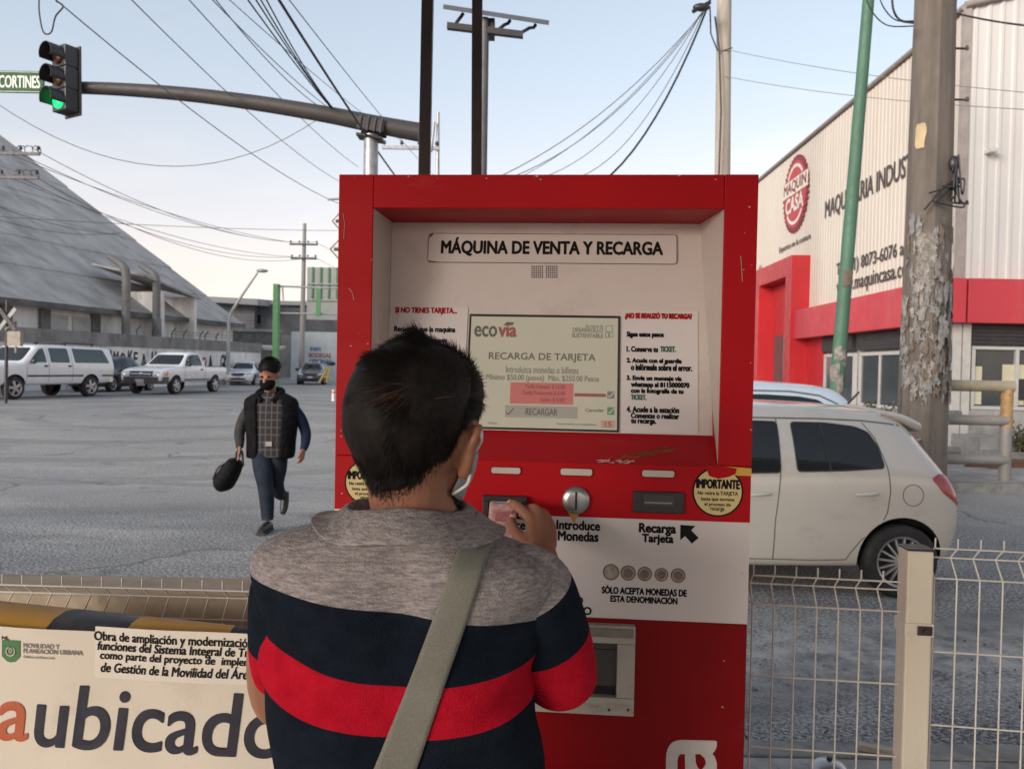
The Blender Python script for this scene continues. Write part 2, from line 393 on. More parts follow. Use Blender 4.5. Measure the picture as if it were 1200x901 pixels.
# faded stop line and lane lines
M_paint = mat('worn_white_paint', (.34, .34, .335), .8, var=.3, scale=4, dirt=(.2, .2, .2), dirt_amt=1.35, dirt_scale=9)
def mark(name, pts, w_):
    mb = MB(); L = []
    for k, p_ in enumerate(pts):
        t = (Vector(pts[min(k+1, len(pts)-1)])-Vector(pts[max(k-1, 0)])).normalized(); nn = Vector((-t.y, t.x))*w_/2
        L.append(((p_[0]+nn.x, p_[1]+nn.y), (p_[0]-nn.x, p_[1]-nn.y)))
    mb.add([(q[0], q[1], gz(q[1])+.004) for ab in L for q in ab], [(2*i, 2*i+1, 2*i+3, 2*i+2) for i in range(len(pts)-1)])
    return struct(mb.build(name, M_paint))
mark('road_marking', [(-1.2, 6.2), (-2.2, 7.6), (-2.75, 8.3)], .07)
mark('road_marking', [(-1.6, 11.2), (-3.4, 11.3), (-9, 12.0)], .25)

# ------------------------------------------------------------------ warehouse on the left
D = Vector((.176, .984, 0)).normalized(); N = Vector((-D.y, D.x, 0))       # along the street; away from it
W0 = Vector((-17.7, 50, 0))                                                 # a foot point of the boundary wall
def wp(s, t, z): return W0 + D*s + N*t + Vector((0, 0, z))
def slab(mb, s0, s1, t0, t1, z0, z1, mi=0):
    mb.hexa([wp(s0, t0, z0), wp(s1, t0, z0), wp(s1, t1, z0), wp(s0, t1, z0)], [wp(s0, t0, z1), wp(s1, t0, z1), wp(s1, t1, z1), wp(s0, t1, z1)], mi)
M_roof = mat('weathered_roof_sheet', (.43, .415, .395), .85, var=.28, scale=.6, dirt=(.22, .212, .20), dirt_amt=.6, dirt_scale=.5, stretch=(1, 1, .35), bmp=.3, bscale=5, bdist=.05)
M_lap = mat('dark_sheet_laps', (.13, .128, .125), .9, var=.5, scale=.8)
M_wwall = mat('stained_white_render', (.76, .75, .72), .9, var=.2, scale=.8, dirt=(.17, .165, .155), dirt_amt=.5, dirt_scale=.9, stretch=(1.6, 1.6, .35), bmp=.2)
M_void = mat('dark_interior', (.012, .012, .012), .9, var=.4, scale=2)
wh = thing('warehouse', 'large industrial shed with a steep grey sheet roof and two bent vent stacks', 'warehouse', (W0+N*3))
E_T, E_Z = 2.0, 4.85
mb = MB(); slab(mb, -24, 4, E_T, E_T+36, .2, E_Z-.25); mb.build('wall', M_wwall, wh, world=True)
rf = MB(); SL = tan(radians(35.2)); NR = 7; RUN = 19.0
for k in range(NR):
    t0 = E_T-.5+k*RUN/NR; t1 = E_T-.5+(k+1)*RUN/NR+.25; z0 = E_Z-.3+(t0-E_T)*SL+.18*0; z1 = E_Z-.3+(t1-E_T)*SL
    o_ = .06*(NR-k)
    rf.hexa([wp(-25, t0, z0+o_*0), wp(4.6, t0, z0), wp(4.6, t1, z1), wp(-25, t1, z1)], [wp(-25, t0, z0+.12+.06), wp(4.6, t0, z0+.12+.06), wp(4.6, t1, z1+.10), wp(-25, t1, z1+.10)])
top = E_Z-.3+(RUN-.5)*SL
rf.hexa([wp(-25, E_T+RUN-.5, top), wp(4.6, E_T+RUN-.5, top), wp(4.6, E_T+2*RUN, E_Z-.3), wp(-25, E_T+2*RUN, E_Z-.3)],
        [wp(-25, E_T+RUN-.5, top+.12), wp(4.6, E_T+RUN-.5, top+.12), wp(4.6, E_T+2*RUN, E_Z-.18), wp(-25, E_T+2*RUN, E_Z-.18)])
roof = rf.build('roof', M_roof, wh, world=True)
lp = MB(); rnd = random.Random(3)
for k in range(1, NR):
    t0 = E_T-.5+k*RUN/NR; z0 = E_Z-.3+(t0-E_T)*SL
    s = -25
    while s < 4.4:
        e = min(4.5, s+rnd.uniform(1.2, 4.0))
        lp.hexa([wp(s, t0-.12, z0+.10), wp(e, t0-.12, z0+.10), wp(e, t0+.03, z0+.2), wp(s, t0+.03, z0+.2)], [wp(s, t0-.12, z0+.17), wp(e, t0-.12, z0+.17), wp(e, t0+.03, z0+.25), wp(s, t0+.03, z0+.25)])
        s = e+(rnd.uniform(.0, .5) if rnd.random() < .4 else 0)
for j in range(60):
    s = rnd.uniform(-24, 3); k = rnd.randrange(NR-1); t0 = E_T-.4+k*RUN/NR; t1 = t0+RUN/NR*.95
    z0 = E_Z-.3+(t0-E_T)*SL+.2; z1 = E_Z-.3+(t1-E_T)*SL+.16
    lp.hexa([wp(s, t0, z0), wp(s+.05, t0, z0), wp(s+.05, t1, z1), wp(s, t1, z1)], [wp(s, t0, z0+.02), wp(s+.05, t0, z0+.02), wp(s+.05, t1, z1+.02), wp(s, t1, z1+.02)])
for k in range(NR-1):
    s = -24.2+.3*(k % 3)
    while s < 4.4:
        t0 = E_T-.4+k*RUN/NR; t1 = t0+RUN/NR*.9; z0 = E_Z-.3+(t0-E_T)*SL+.19; z1 = E_Z-.3+(t1-E_T)*SL+.15
        lp.hexa([wp(s, t0, z0-.03), wp(s+.035, t0, z0-.03), wp(s+.035, t1, z1-.03), wp(s, t1, z1-.03)], [wp(s, t0, z0+.012), wp(s+.035, t0, z0+.012), wp(s+.035, t1, z1+.012), wp(s, t1, z1+.012)], 1)
        s += 1.18+rnd.uniform(-.04, .04)
lp.build('roof_lap', [M_lap, mat('sheet_seam', (.27, .262, .25), .9, var=.4, scale=1.2)], roof)
gb = MB()                                                                   # gable wall at the far end
gb.add([wp(4.1, E_T, .2), wp(4.1, E_T+36, .2), wp(4.1, E_T+36, E_Z-.3), wp(4.1, E_T+RUN-.5, top-.05), wp(4.1, E_T, E_Z-.3), wp(3.9, E_T, .2), wp(3.9, E_T+36, .2), wp(3.9, E_T+36, E_Z-.3), wp(3.9, E_T+RUN-.5, top-.05), wp(3.9, E_T, E_Z-.3)],
       [(0, 1, 2, 3, 4), (9, 8, 7, 6, 5), (0, 5, 6, 1), (1, 6, 7, 2), (2, 7, 8, 3), (3, 8, 9, 4), (4, 9, 5, 0)])
gb.build('gable_wall', M_wwall, wh, world=True)
gt = MB(); slab(gt, -25, 4.6, E_T-.66, E_T-.52, E_Z-.75, E_Z-.5); gt.build('gutter', M_lap, wh, world=True)
def pxw(px):                                                               # distance along the boundary wall seen at this pixel
    d = ray(px, 420); best = None
    k = d.x/d.y; return (k*W0.y-W0.x)/(D.x-k*D.y)
for px in (67, 20, 128):
    s = pxw(px)+1.5; m_ = MB(); slab(m_, s-.3, s+.3, E_T-.16, E_T-.004, .2, E_Z-.8); m_.build('pillar', M_conc_d, wh, world=True)
for px0, px1 in ((72, 96), (100, 124)):
    s0, s1 = pxw(px0)+1.6, pxw(px1)+1.5; m_ = MB(); slab(m_, s0, s1, E_T-.07, E_T-.004, 1.2, E_Z-1.0); m_.build('door_panel', mat('grey_white_shutter', (.42, .42, .40), .7, var=.15, scale=1.5, dirt=(.2, .19, .18), dirt_amt=.4, dirt_scale=1), wh, world=True)
# dormer with an open dark front
dm = MB(); s0, s1 = pxw(193)+1.2, pxw(221)+2.4
for sa, sb in ((s0, s0+.25), (s1-.25, s1)): slab(dm, sa, sb, E_T-1.0, E_T+2.4, .6, 5.6)
slab(dm, s0+.25, s1-.25, E_T+1.8, E_T+2.4, .6, 5.5, 1)
dm.build('dormer', [M_wwall, M_void], wh, world=True)
dr = MB(); dr.hexa([wp(s0-1.6, E_T-1.1, 6.25), wp(s1+.3, E_T-1.1, 5.45), wp(s1+.3, E_T+2.2, 6.2), wp(s0-1.6, E_T+2.2, 6.9)], [wp(s0-1.6, E_T-1.1, 6.37), wp(s1+.3, E_T-1.1, 5.57), wp(s1+.3, E_T+2.2, 6.32), wp(s0-1.6, E_T+2.2, 7.02)])
dr.build('dormer_roof', M_roof, wh, world=True)
M_stack = mat('grey_stack_metal', (.21, .205, .20), .7, .2, var=.3, scale=1.5, dirt=(.1, .09, .08), dirt_amt=.5)
for px in (150, 186.5):
    s = pxw(px)+1.2; b0 = wp(s, E_T-1.0, 0); k = MB()
    zt = 1.75+(422-(324 if px < 170 else 332))/F_PX*b0.y
    k.tube([b0+Vector((0, 0, 2.2)), b0+Vector((0, 0, zt))], .21, 14)
    k.tube([b0+Vector((0, 0, zt-.05)), b0+Vector((-.06, 0, zt+.35)), b0+Vector((-.3, .1, zt+.62)), b0+Vector((-1.05, .3, zt+1.05))], [.22, .22, .21, .16], 14)
    for q in (.3, .55, .8): k.tube([b0+Vector((0, 0, 2.2+(zt-2.2)*q-.04)), b0+Vector((0, 0, 2.2+(zt-2.2)*q+.04))], .228, 14)
    k.tube([b0+Vector((0, 0, 1.2)), b0+Vector((0, 0, 2.25))], .29, 14, 1)
    k.build('vent_stack', [M_stack, M_conc], wh, world=True)
# boundary wall with graffiti
bw = thing('boundary_wall', 'long white painted concrete wall with black graffiti in front of the shed', 'wall', W0)
m_ = MB(); slab(m_, -28, 4, -.12, .12, 0, 2.42); m_.build('wall', mat('whitewashed_wall', (.76, .76, .75), .9, var=.15, scale=.7, dirt=(.22, .22, .21), dirt_amt=.5, dirt_scale=1.1, stretch=(1, 1, .5)), bw, world=True)
M_copg = mat('grey_coping', (.26, .255, .245), .9, var=.3, scale=1.2, dirt=(.10, .098, .094), dirt_amt=.6, dirt_scale=1.3, stretch=(1, 1, .4))
m_ = MB(); slab(m_, -28, 4.1, -.17, .17, 2.424, 3.04); m_.build('coping', M_copg, bw, world=True)
gm = MB(); M_spray = mat('black_spray_paint', (.02, .02, .022), .8, var=.4, scale=8)
M_spray_r = mat('red_spray_paint', (.30, .03, .05), .8, var=.4, scale=8)
WF = frame(W0, D, -N*-1, Vector((0, 0, 1)))                                 # local x along the wall, y away from the street
def graf(txt, pxa, pxb, z0, z1, mi=0, b=.05, sh=0.0): write(gm, txt, pxw(pxa), pxw(pxb), z0, z1, WF, -.126, b, sh, mi)
for k, (ch, a, b) in enumerate((('I', 117.5, 120), ('N', 121, 128), ('M', 129.5, 136.5), ('O', 138, 145), ('K', 147, 153), ('E', 153.5, 159), ('A', 163, 170), ('U', 175, 181))):
    graf(ch, a, b, 1.42+.05*(k % 3), 2.1+.06*((k*2) % 3), 0, .035, .1*((k % 3)-1))
graf('Y', 147, 152, 1.45, 1.9, 1, .06); graf('LO', 231, 240, 1.5, 2.0, 1, .06); graf('A', 242, 247, 1.35, 2.1, 0, .06)
graf('SO', 3, 9, 1.75, 2.15, 0, .05); graf('R', 18, 24, 1.8, 2.2, 0, .06); graf('GKR', 256, 266, 1.2, 2.2, 0, .03, .3)
gm.build('graffiti', [M_spray, M_spray_r], bw, world=True)
rz = MB()
for px in (160, 178, 201, 215, 234, 240, 253): 
    s = pxw(px); q = wp(s, 0, 3.04); rz.tube([q, q+Vector((0, 0, .25)), q+Vector((.2, 0, .5))], .03, 6)
for z in (.2, .35): rz.tube([wp(-6, .02, 3.04+z), wp(4, .02, 3.04+z)], .012, 5)
rz.build('barbed_wire_arm', M_dark, bw, world=True)

# ------------------------------------------------------------------ grey buildings at the end of the street
M_sheet = mat('grey_wall_sheet', (.20, .20, .205), .7, .2, var=.25, scale=.7, dirt=(.12, .12, .12), dirt_amt=.4, dirt_scale=.6)
M_flat = mat('pale_flat_roof', (.34, .34, .34), .8, var=.2, scale=.5)
def pbox(mb, px0, px1, py0, py1, Y, depth, mi=0, z0=None):
    a = at(px0, (py0+py1)/2, Y); b = at(px1, (py0+py1)/2, Y); pc = (px0+px1)/2
    zt = at(pc, py0, Y).z; zb = at(pc, py1, Y).z if z0 is None else z0
    mb.box(a.x, b.x, Y, Y+depth, zb, zt, mi); return (a.x, b.x, zb, zt)
gbd = thing('factory_building', 'low grey metal clad factory with a flat roof at the end of the street', 'building', (at(310, 440, 78).x, 78, .38))
m_ = MB(); pbox(m_, 236, 298, 356, 446, 78, 20, z0=.3)
z = 0.6
m_.build('wall', M_sheet, gbd, world=True)
m_ = MB()
for k in range(16):
    zz = 2.0+k*.35; a = at(236, 400, 78); b = at(298, 400, 78); m_.box(a.x, b.x, 77.93, 77.99, zz, zz+.2)
m_.build('cladding', M_sheet, gbd, world=True)
m_ = MB(); a = at(222, 345, 76.5); b = at(302, 345, 76.5); m_.hexa([(a.x, 76.5, a.z-.6), (b.x, 76.5, a.z-.9), (b.x+6, 100, a.z-.2), (a.x, 100, a.z+.0)], [(a.x, 76.5, a.z-.1), (b.x, 76.5, a.z-.3), (b.x+6, 100, a.z+.6), (a.x, 100, a.z+.8)]); m_.build('roof', M_flat, gbd, world=True)
m_ = MB(); pbox(m_, 298.3, 400, 358, 446, 79, 18, z0=.3); m_.build('annex_wall', M_sheet, gbd, world=True)
m_ = MB()
for k in range(44):
    q = at(298.5+k*2.2, 400, 79); m_.box(q.x, q.x+.09, 78.9, 78.99, 4.6, at(300, 362, 79).z)
m_.build('annex_rib', M_sheet, gbd, world=True)
m_ = MB(); a = at(296, 356, 78.4); b = at(402, 356, 78.4); m_.box(a.x, b.x, 78.4, 98, a.z-.05, a.z+.35); m_.build('annex_roof', M_flat, gbd, world=True)
m_ = MB(); pbox(m_, 300.5, 305.5, 369, 379, 78.85, .1); m_.build('window', M_void, gbd, world=True)
yw = thing('yard_wall', 'rough grey block wall below the flat roofed factory', 'wall', (at(295, 440, 70).x, 70, .38))
m_ = MB(); pbox(m_, 262, 327, 388, 446, 70, .5, z0=.2); m_.build('wall', M_conc_d, yw, world=True)
m_ = MB(); a = at(262, 386, 69.9); b = at(327, 386, 69.9); m_.box(a.x, b.x, 69.85, 70.55, a.z-.15, a.z+.1); m_.build('coping', M_conc, yw, world=True)
pw = thing('painted_wall', 'white wall painted with blue lettering behind the far utility pole', 'wall', (at(370, 440, 66).x, 66, .38))
m_ = MB(); x0, x1, zb, zt = pbox(m_, 341, 402, 389, 446, 66, .4, z0=.2); m_.build('wall', mat('pale_blue_white_paint', (.52, .56, .58), .85, var=.15, scale=.6, dirt=(.34, .38, .4), dirt_amt=.4, dirt_scale=.8), pw, world=True)
M_blp = mat('blue_paint', (.05, .13, .3), .7); M_rdp = mat('red_paint_faded', (.35, .09, .08), .7); PW = frame((0, 66, 0), (1, 0, 0), (0, 1, 0), (0, 0, 1))
X = lambda px: at(px, 420, 66).x
Z = lambda py: at(370, py, 66).z
for txt, a, b, c_, d, mi in (('SE RENTA', 363, 376, 411, 407, 0), ('BODEGAS', 362, 388, 419, 414, 1), ('OFICINAS', 362, 388, 426, 421, 0), ('TEL', 364, 374, 433, 428, 1)):
    gm = MB(); write(gm, txt, X(a), X(b), Z(c_), Z(d), PW, -.006, .05, 0, 0); gm.build('lettering', (M_blp, M_rdp)[mi], pw, world=True)
# ------------------------------------------------------------------ canopy added out of view to shade the machine; pale sheet bounces light
M_can = mat('added_canopy_sheet', (.62, .61, .59), .6, 0, var=.2, scale=2)
m_ = MB(); m_.hexa([(-6.5, -6.6, 3.50), (7.5, -6.6, 3.50), (7.5, 3.35, 3.50), (-6.5, 3.35, 3.50)], [(-6.5, -6.6, 3.62), (7.5, -6.6, 3.62), (7.5, 3.35, 3.62), (-6.5, 3.35, 3.62)])
for y in (-6.4, -3.2, .0, 3.25): m_.box(-6.5, 7.5, y-.05, y+.05, 3.38, 3.498)
cnp = struct(m_.build('added_shade_canopy', M_can))
# ------------------------------------------------------------------ machinery shop on the right
def fX(Y): return 8.8+.028*(Y-16)
def fpt(px, py, off=0.0):
    d = ray(px, py); k = d.x/d.y; Y = (8.8-off-.028*16)/(k-.028); return Vector((0, 0, CAM_Z))+d*(Y/d.y)
FD = Vector((.028, 1, 0)).normalized(); FN = Vector((1, -.028, 0)).normalized()
M_cream = mat('cream_ribbed_sheet', (.57, .525, .46), .55, var=.06, scale=1.2, dirt=(.5, .44, .36), dirt_amt=.25, dirt_scale=.8, stretch=(1, 1, .25))
M_ltgrey = mat('light_ribbed_sheet', (.55, .545, .53), .5, var=.07, scale=1.2, dirt=(.42, .39, .35), dirt_amt=.3, dirt_scale=.8, stretch=(1.5, 1.5, .2))
M_redp = mat('red_cladding', (.42, .016, .022), .45, var=.1, scale=1.5, dirt=(.42, .06, .06), dirt_amt=.35, dirt_scale=1.4, stretch=(1, 1, .4))
M_shop_glass = glass('shop_glass', (.05, .06, .065), .06)
M_alu = mat('white_aluminium', (.55, .55, .53), .4, .3, var=.1, scale=4)
sh = thing('machinery_shop', 'cream metal clad shop with red portal and red fascia band behind the utility poles', 'building', (8.8, 16, .2))
Y0, Y1 = 16.0, 46.0
zr = fpt(1000, 111.3).z; zr = 9.0
def ribs(mb, P0, dirv, nrm, length, z0, z1f, pitch, depth, mi=0):
    """trapezoid ribbed sheet: real folds along the wall"""
    prof = []; s = 0
    while s < length:
        for ds, dp in ((0, 0), (pitch*.62, 0), (pitch*.70, depth), (pitch*.92, depth)):
            if s+ds <= length: prof.append((s+ds, dp))
        s += pitch
    prof.append((length, 0))
    bot = []; top = []
    for s, dp in prof:
        q = Vector(P0)+dirv*s+nrm*dp; bot.append((q.x, q.y, z0)); top.append((q.x, q.y, z1f(s)))
    n = len(prof); mb.add(bot+top, [(i, i+1, n+i+1, n+i) for i in range(n-1)], mi)
P0 = Vector((fX(Y0), Y0, 0)); LEN = Y1-Y0
m_ = MB(); ribs(m_, P0-FN*.0, FD, -FN, LEN, 2.9, lambda s: zr, .21, .011)
m_.build('front_cladding', M_cream, sh, world=True, recalc=False)
m_ = MB(); ribs(m_, P0, Vector((1, 0, 0)), Vector((0, -1, 0)), 14, 2.9, lambda s: zr+.02+s*.26, .26, .03)
m_.build('side_cladding', M_ltgrey, sh, world=True, recalc=False)
m_ = MB(); q0 = P0+FN*.05+Vector((0, .05, 0)); q1 = q0+FD*LEN      # the building's body behind the sheets
a, b = (q0.x, q0.y), (q1.x, q1.y)
m_.hexa([(a[0], a[1]+.0, .1), (a[0]+14, a[1], .1), (b[0]+14, b[1], .1), (b[0], b[1], .1)], [(a[0], a[1], zr-.06), (a[0]+14, a[1], zr+3.55), (b[0]+14, b[1], zr+3.55), (b[0], b[1], zr-.06)])
m_.build('wall', M_conc, sh, world=True)
m_ = MB(); m_.tube([P0-FN*.06+Vector((0, -.04, zr)), P0-FN*.06+FD*LEN+Vector((0, 0, zr))], .07, 4); m_.tube([P0+Vector((-.05, -.08, zr+.02)), P0+Vector((14, -.08, zr+.02+14*.26))], .07, 4)
m_.box(P0.x-.05, P0.x+.09, Y0-.07, Y0+.06, 3.66, zr-.02)
m_.build('roof_trim', mat('dark_trim', (.30, .27, .25), .5, var=.2), sh, world=True)
# red portal
ys0, ys1 = 24.6, 28.6; px_ = .58
pm = MB()
def fbox(mb, ya, yb, out, inn, z0, z1, mi=0):
    A = lambda y, o: Vector((fX(y), y, 0))-FN*o
    mb.hexa([(*A(ya, out).xy, z0), (*A(yb, out).xy, z0), (*A(yb, inn).xy, z0), (*A(ya, inn).xy, z0)], [(*A(ya, out).xy, z1), (*A(yb, out).xy, z1), (*A(yb, inn).xy, z1), (*A(ya, inn).xy, z1)], mi)
fbox(pm, ys0, ys0+.55, px_, -.03, .3, 5.35); fbox(pm, ys1-.45, ys1, px_, -.03, .3, 5.35); fbox(pm, ys0+.553, ys1-.453, px_, -.03, 4.75, 5.347)
fbox(pm, ys0+.553, ys1-.453, .10, .0, .3, 4.747)
pm.build('portal', M_redp, sh, world=True, bevel=.01)
m_ = MB(); fbox(m_, ys0+1.0, ys1-.9, .125, .105, .3, 3.0); m_.build('door', M_shop_glass, sh, world=True)
# red fascia
m_ = MB(); fbox(m_, Y0-.42, ys0-.004, .46, .03, 2.79, 3.65); A_ = Vector((fX(Y0-.42), Y0-.42, 0))-FN*.46
m_.box(fX(Y0)+.0, 24, Y0-.42, Y0-.04, 2.79, 3.648)
fbox(m_, ys1+.004, Y1, .46, .03, 2.79, 3.65)
m_.build('fascia', mat('red_fascia', (.48, .04, .055), .5, var=.08, scale=1.2, dirt=(.50, .10, .10), dirt_amt=.4, dirt_scale=.9, stretch=(1, 1, .3)), sh, world=True, bevel=.008)
# shop front under the fascia (street side): red bay, windows with roller boxes
m_ = MB(); fbox(m_, 23.2, ys0-.006, .04, -.04, .3, 2.786); m_.build('bay_panel', M_redp, sh, world=True)
for ya, yb in ((20.9, 23.1), (18.2, 20.6), (16.4, 17.9)):
    f_ = MB()
    for q in (ya, yb-.09): fbox(f_, q, q+.09, .06, -.03, .95, 2.3)
    for z0, z1 in ((.95, 1.03), (2.22, 2.3)): fbox(f_, ya+.093, yb-.093, .058, -.03, z0, z1)
    fbox(f_, (ya+yb)/2-.03, (ya+yb)/2+.03, .05, -.03, 1.034, 2.216)
    fr = f_.build('window', M_alu, sh, world=True)
    m_ = MB(); fbox(m_, ya+.094, yb-.094, .02, .0, 1.035, 2.215); m_.build('pane', M_shop_glass, fr, world=False) if False else None
    v = m_.build('pane', M_shop_glass, sh, world=True); v.parent = fr
    m_ = MB(); fbox(m_, ya, yb, .12, .0, 2.36, 2.76)
    for k in range(5): fbox(m_, ya, yb, .135, .123, 2.38+k*.075, 2.43+k*.075)
    m_.build('shutter_box', M_dark, sh, world=True)
m_ = MB(); fbox(m_, 16.0, 23.19, .03, -.03, .2, .94); m_.build('stall_riser', M_conc, sh, world=True)
# shop front on the side facing us
m_ = MB(); a = at(1113, 430, Y0); b = at(1134, 430, Y0)
for px in (1114, 1125): q = at(px, 430, Y0-.05); m_.box(q.x, q.x+.16, Y0-.13, Y0+.0, .15, 2.786)
m_.build('pillar', mat('grey_white_pillar', (.5, .49, .46), .8, var=.15), sh, world=True)
xa = at(1135.5, 430, Y0).x; xb = 15.5
m_ = MB(); m_.box(xa, xb, Y0-.06, Y0+.04, 2.36, 2.785)
for k in range(5): m_.box(xa, xb, Y0-.085, Y0-.062, 2.4+k*.075, 2.45+k*.075)
m_.build('shutter_box', M_dark, sh, world=True)
f_ = MB(); f_.box(xa, xb, Y0-.1, Y0+.0, 2.29, 2.35); f_.box(xa, xb, Y0-.1, Y0+.0, 1.1, 1.17)
for x in (xa, 9.95, 11.4, 12.9, 14.4): f_.box(x, x+.07, Y0-.095, Y0, 1.173, 2.287)
fr = f_.build('window', M_alu, sh, world=True)
m_ = MB(); m_.box(xa+.072, xb-.01, Y0-.03, Y0-.0, 1.175, 2.285); v = m_.build('pane', M_shop_glass, sh, world=True); v.parent = fr
M_yel = mat('pale_yellow_board', (.55, .52, .36), .6, var=.1, scale=2)
m_ = MB(); m_.box(xa+.09, at(1149, 440, Y0).x, Y0-.05, Y0-.032, 1.2, 1.95); m_.box(at(1173, 440, Y0).x, at(1199, 440, Y0).x, Y0-.05, Y0-.032, 1.2, 2.0); m_.build('display_board', M_yel, sh, world=True)
m_ = MB(); m_.box(at(1190, 440, Y0).x, 11.0, Y0-.075, Y0-.052, 1.3, 1.72); m_.build('notice', M_dark, sh, world=True)
m_ = MB(); m_.box(P0.x, 16, Y0-.1, Y0+.04, .15, 1.09); m_.build('stall_riser', M_conc, sh, world=True)
m_ = MB(); m_.box(P0.x-.1, 18, Y0-1.1, Y0-.103, .15, .62); m_.box(P0.x-.1, 18, Y0-1.5, Y0-1.103, .15, .40); m_.build('step', M_conc, sh, world=True)
# the shop's sign: gear disc, name and lettering on the cladding
FM = frame((fX(0), 0, 0), -FD, FN, Vector((0, 0, 1)))                      # local x runs towards us along the wall
def fs(px): return -fpt(px, 250).y/FD.y
M_sred = mat('sign_red', (.46, .035, .05), .5, var=.15); M_sdark = mat('sign_dark', (.07, .055, .055), .6, var=.2); M_swhite = mat('sign_cream', (.72, .68, .6), .5)
c0 = fpt(934, 228); sx = -c0.y; r0 = abs(fpt(934, 183).z-fpt(934, 272).z)/2
lg = MB(); T = 40; ring = []
for k in range(T*2):
    rr = r0 if k % 2 == 0 else r0*.93
    for dk in (0, .55): a = 2*pi*(k+dk)/(2*T); ring.append((sx+rr*cos(a), c0.z+rr*sin(a)))
lg.prism(ring, 'y', -.07, -.03, 0, FM)
circ = lambda r_: [(sx+r_*cos(2*pi*k/48), c0.z+r_*sin(2*pi*k/48)) for k in range(48)]
lg.prism(circ(r0*.86), 'y', -.078, -.0705, 1, FM)
for k in (-1, 1):
    arc = [(sx+r0*.78*cos(a), c0.z+k*r0*.78*sin(a)) for a in [radians(40+5*j) for j in range(21)]]+[(sx+r0*.70*cos(a), c0.z+k*r0*.70*sin(a)) for a in [radians(140-5*j) for j in range(21)]]
    lg.prism(arc, 'y', -.084, -.0785, 2, FM)
lg.prism([(sx-r0*.98, c0.z+r0*.02), (sx+r0*.98, c0.z+r0*.02), (sx+r0*.98, c0.z+r0*.42), (sx-r0*.98, c0.z+r0*.42)], 'y', -.088, -.0705, 2, FM)
write(lg, 'MAQUIN', sx-r0*.9, sx+r0*.9, c0.z+r0*.06, c0.z+r0*.38, FM, -.0885, .04, 0, 0)
write(lg, 'CASA', sx-r0*.72, sx+r0*.72, c0.z-r0*.42, c0.z-r0*.04, FM, -.0845, .06, 0, 2)
lg.build('logo_disc', [mat('sign_dark_red', (.22, .03, .04), .6, var=.2), M_sred, M_swhite], sh, world=True)
def fwrite(txt, pxa, pxb, pyc, h, b=.018):
    A = fpt(pxa, pyc[0]); B = fpt(pxb, pyc[1]); zc = (A.z+B.z)/2
    lt = MB(); write(lt, txt, -A.y, -B.y, zc-h/2, zc+h/2, FM, -.03, b, 0, 0); lt.build('lettering', M_sdark, sh, world=True)
fwrite('Expertos en la costura', 914, 951, (292, 280), .24, .02)
fwrite('MAQUINARIA INDUSTRIAL', 968, 1099, (240, 189), .58)
fwrite('Tel (81) 8073-6076 al 79', 981, 1078, (320, 285), .42)
fwrite('www.maquincasa.com', 981, 1074, (343, 310), .46)
l2 = MB(); A = fpt(893, 360)
write(l2, 'MAQUINCASA', 0, 2.6, 0, .34, frame((A.x-.05, A.y, A.z-1.0), Vector((0, 0, 1)), FN, FD), -.02, .05); l2.build('vertical_lettering', M_sred, sh, world=True)
m_ = MB(); q = at(1160, 178, Y0-.05); m_.box(q.x-.1, q.x+.06, Y0-.25, Y0-.02, q.z-.05, q.z+.02); m_.build('wall_lamp', M_alu, sh, world=True)

# ------------------------------------------------------------------ poles on the right
def crooked(ax, ay, Y, n, extra=0): return None
M_pole = mat('weathered_concrete_pole', (.125, .106, .09), .9, var=.35, scale=2.5, dirt=(.075, .066, .058), dirt_amt=.5, dirt_scale=3, stretch=(2, 2, .25), bmp=.5, bscale=30)
Yp = 11.6
bot = at(1079, 540, Yp); bot.z = .1; topp = at(1098, -60, Yp)
ax_ = (topp-bot); H_ = ax_.length
cp = thing('concrete_utility_pole', 'thick weathered concrete pole covered in torn paper beside the pipe barrier', 'utility pole', bot)
def pole_pt(t): return bot+ax_*t
def pr(t): return .35-.08*t
m_ = MB(); rings_ = []
for k in range(25):
    t = k/24; c_ = pole_pt(t); rr = pr(t)
    pts = []
    for i in range(16):                                            # chamfered octagon with a shallow groove on the street side
        a = 2*pi*i/16+pi/16; q = rr*(1.0 if i % 2 else .985)
        if i in (12, 13): q *= .90
        pts.append(c_+Vector((cos(a)*q, sin(a)*q, 0)))
    rings_.append(pts)
m_.rings(rings_, 0, False); m_.build('pole', M_pole, cp, world=True, bevel=0)
pp = MB(); rnd = random.Random(11)                                  # layers of torn posters pasted round the pole
def pole_patch(mb, a0, a1, z0, z1, off, mi, ragged=.03):
    nu, nv = 7, 6; rows = []
    for j in range(nv+1):
        row = []
        for i in range(nu+1):
            a = a0+(a1-a0)*i/nu; zz = z0+(z1-z0)*j/nv
            if i in (0, nu): a += rnd.uniform(-.06, .06)
            if j in (0, nv): zz += rnd.uniform(-ragged, ragged)
            t = (zz-bot.z)/(topp.z-bot.z); c_ = pole_pt(t); q = pr(t)+off
            row.append((c_.x+cos(a)*q, c_.y+sin(a)*q, zz))
        rows.append(row)
    v = [p for r in rows for p in r]; w_ = nu+1
    mb.add(v, [(j*w_+i, j*w_+i+1, (j+1)*w_+i+1, (j+1)*w_+i) for j in range(nv) for i in range(nu)], mi, True)
for k in range(210):
    a = rnd.uniform(pi*1.02, pi*1.98); zc = rnd.choice((rnd.uniform(1.5, 3.0), rnd.uniform(1.4, 3.9)))
    s = rnd.uniform(.03, .13); h = rnd.uniform(.03, .16)
    pole_patch(pp, a-s, a+s, zc-h, zc+h, .004+.0012*k*.1+rnd.uniform(0, .004), rnd.choice((0, 0, 1, 2, 3)), .05)
pole_patch(pp, pi*1.22, pi*1.44, 3.0, 3.75, .012, 4, .02)
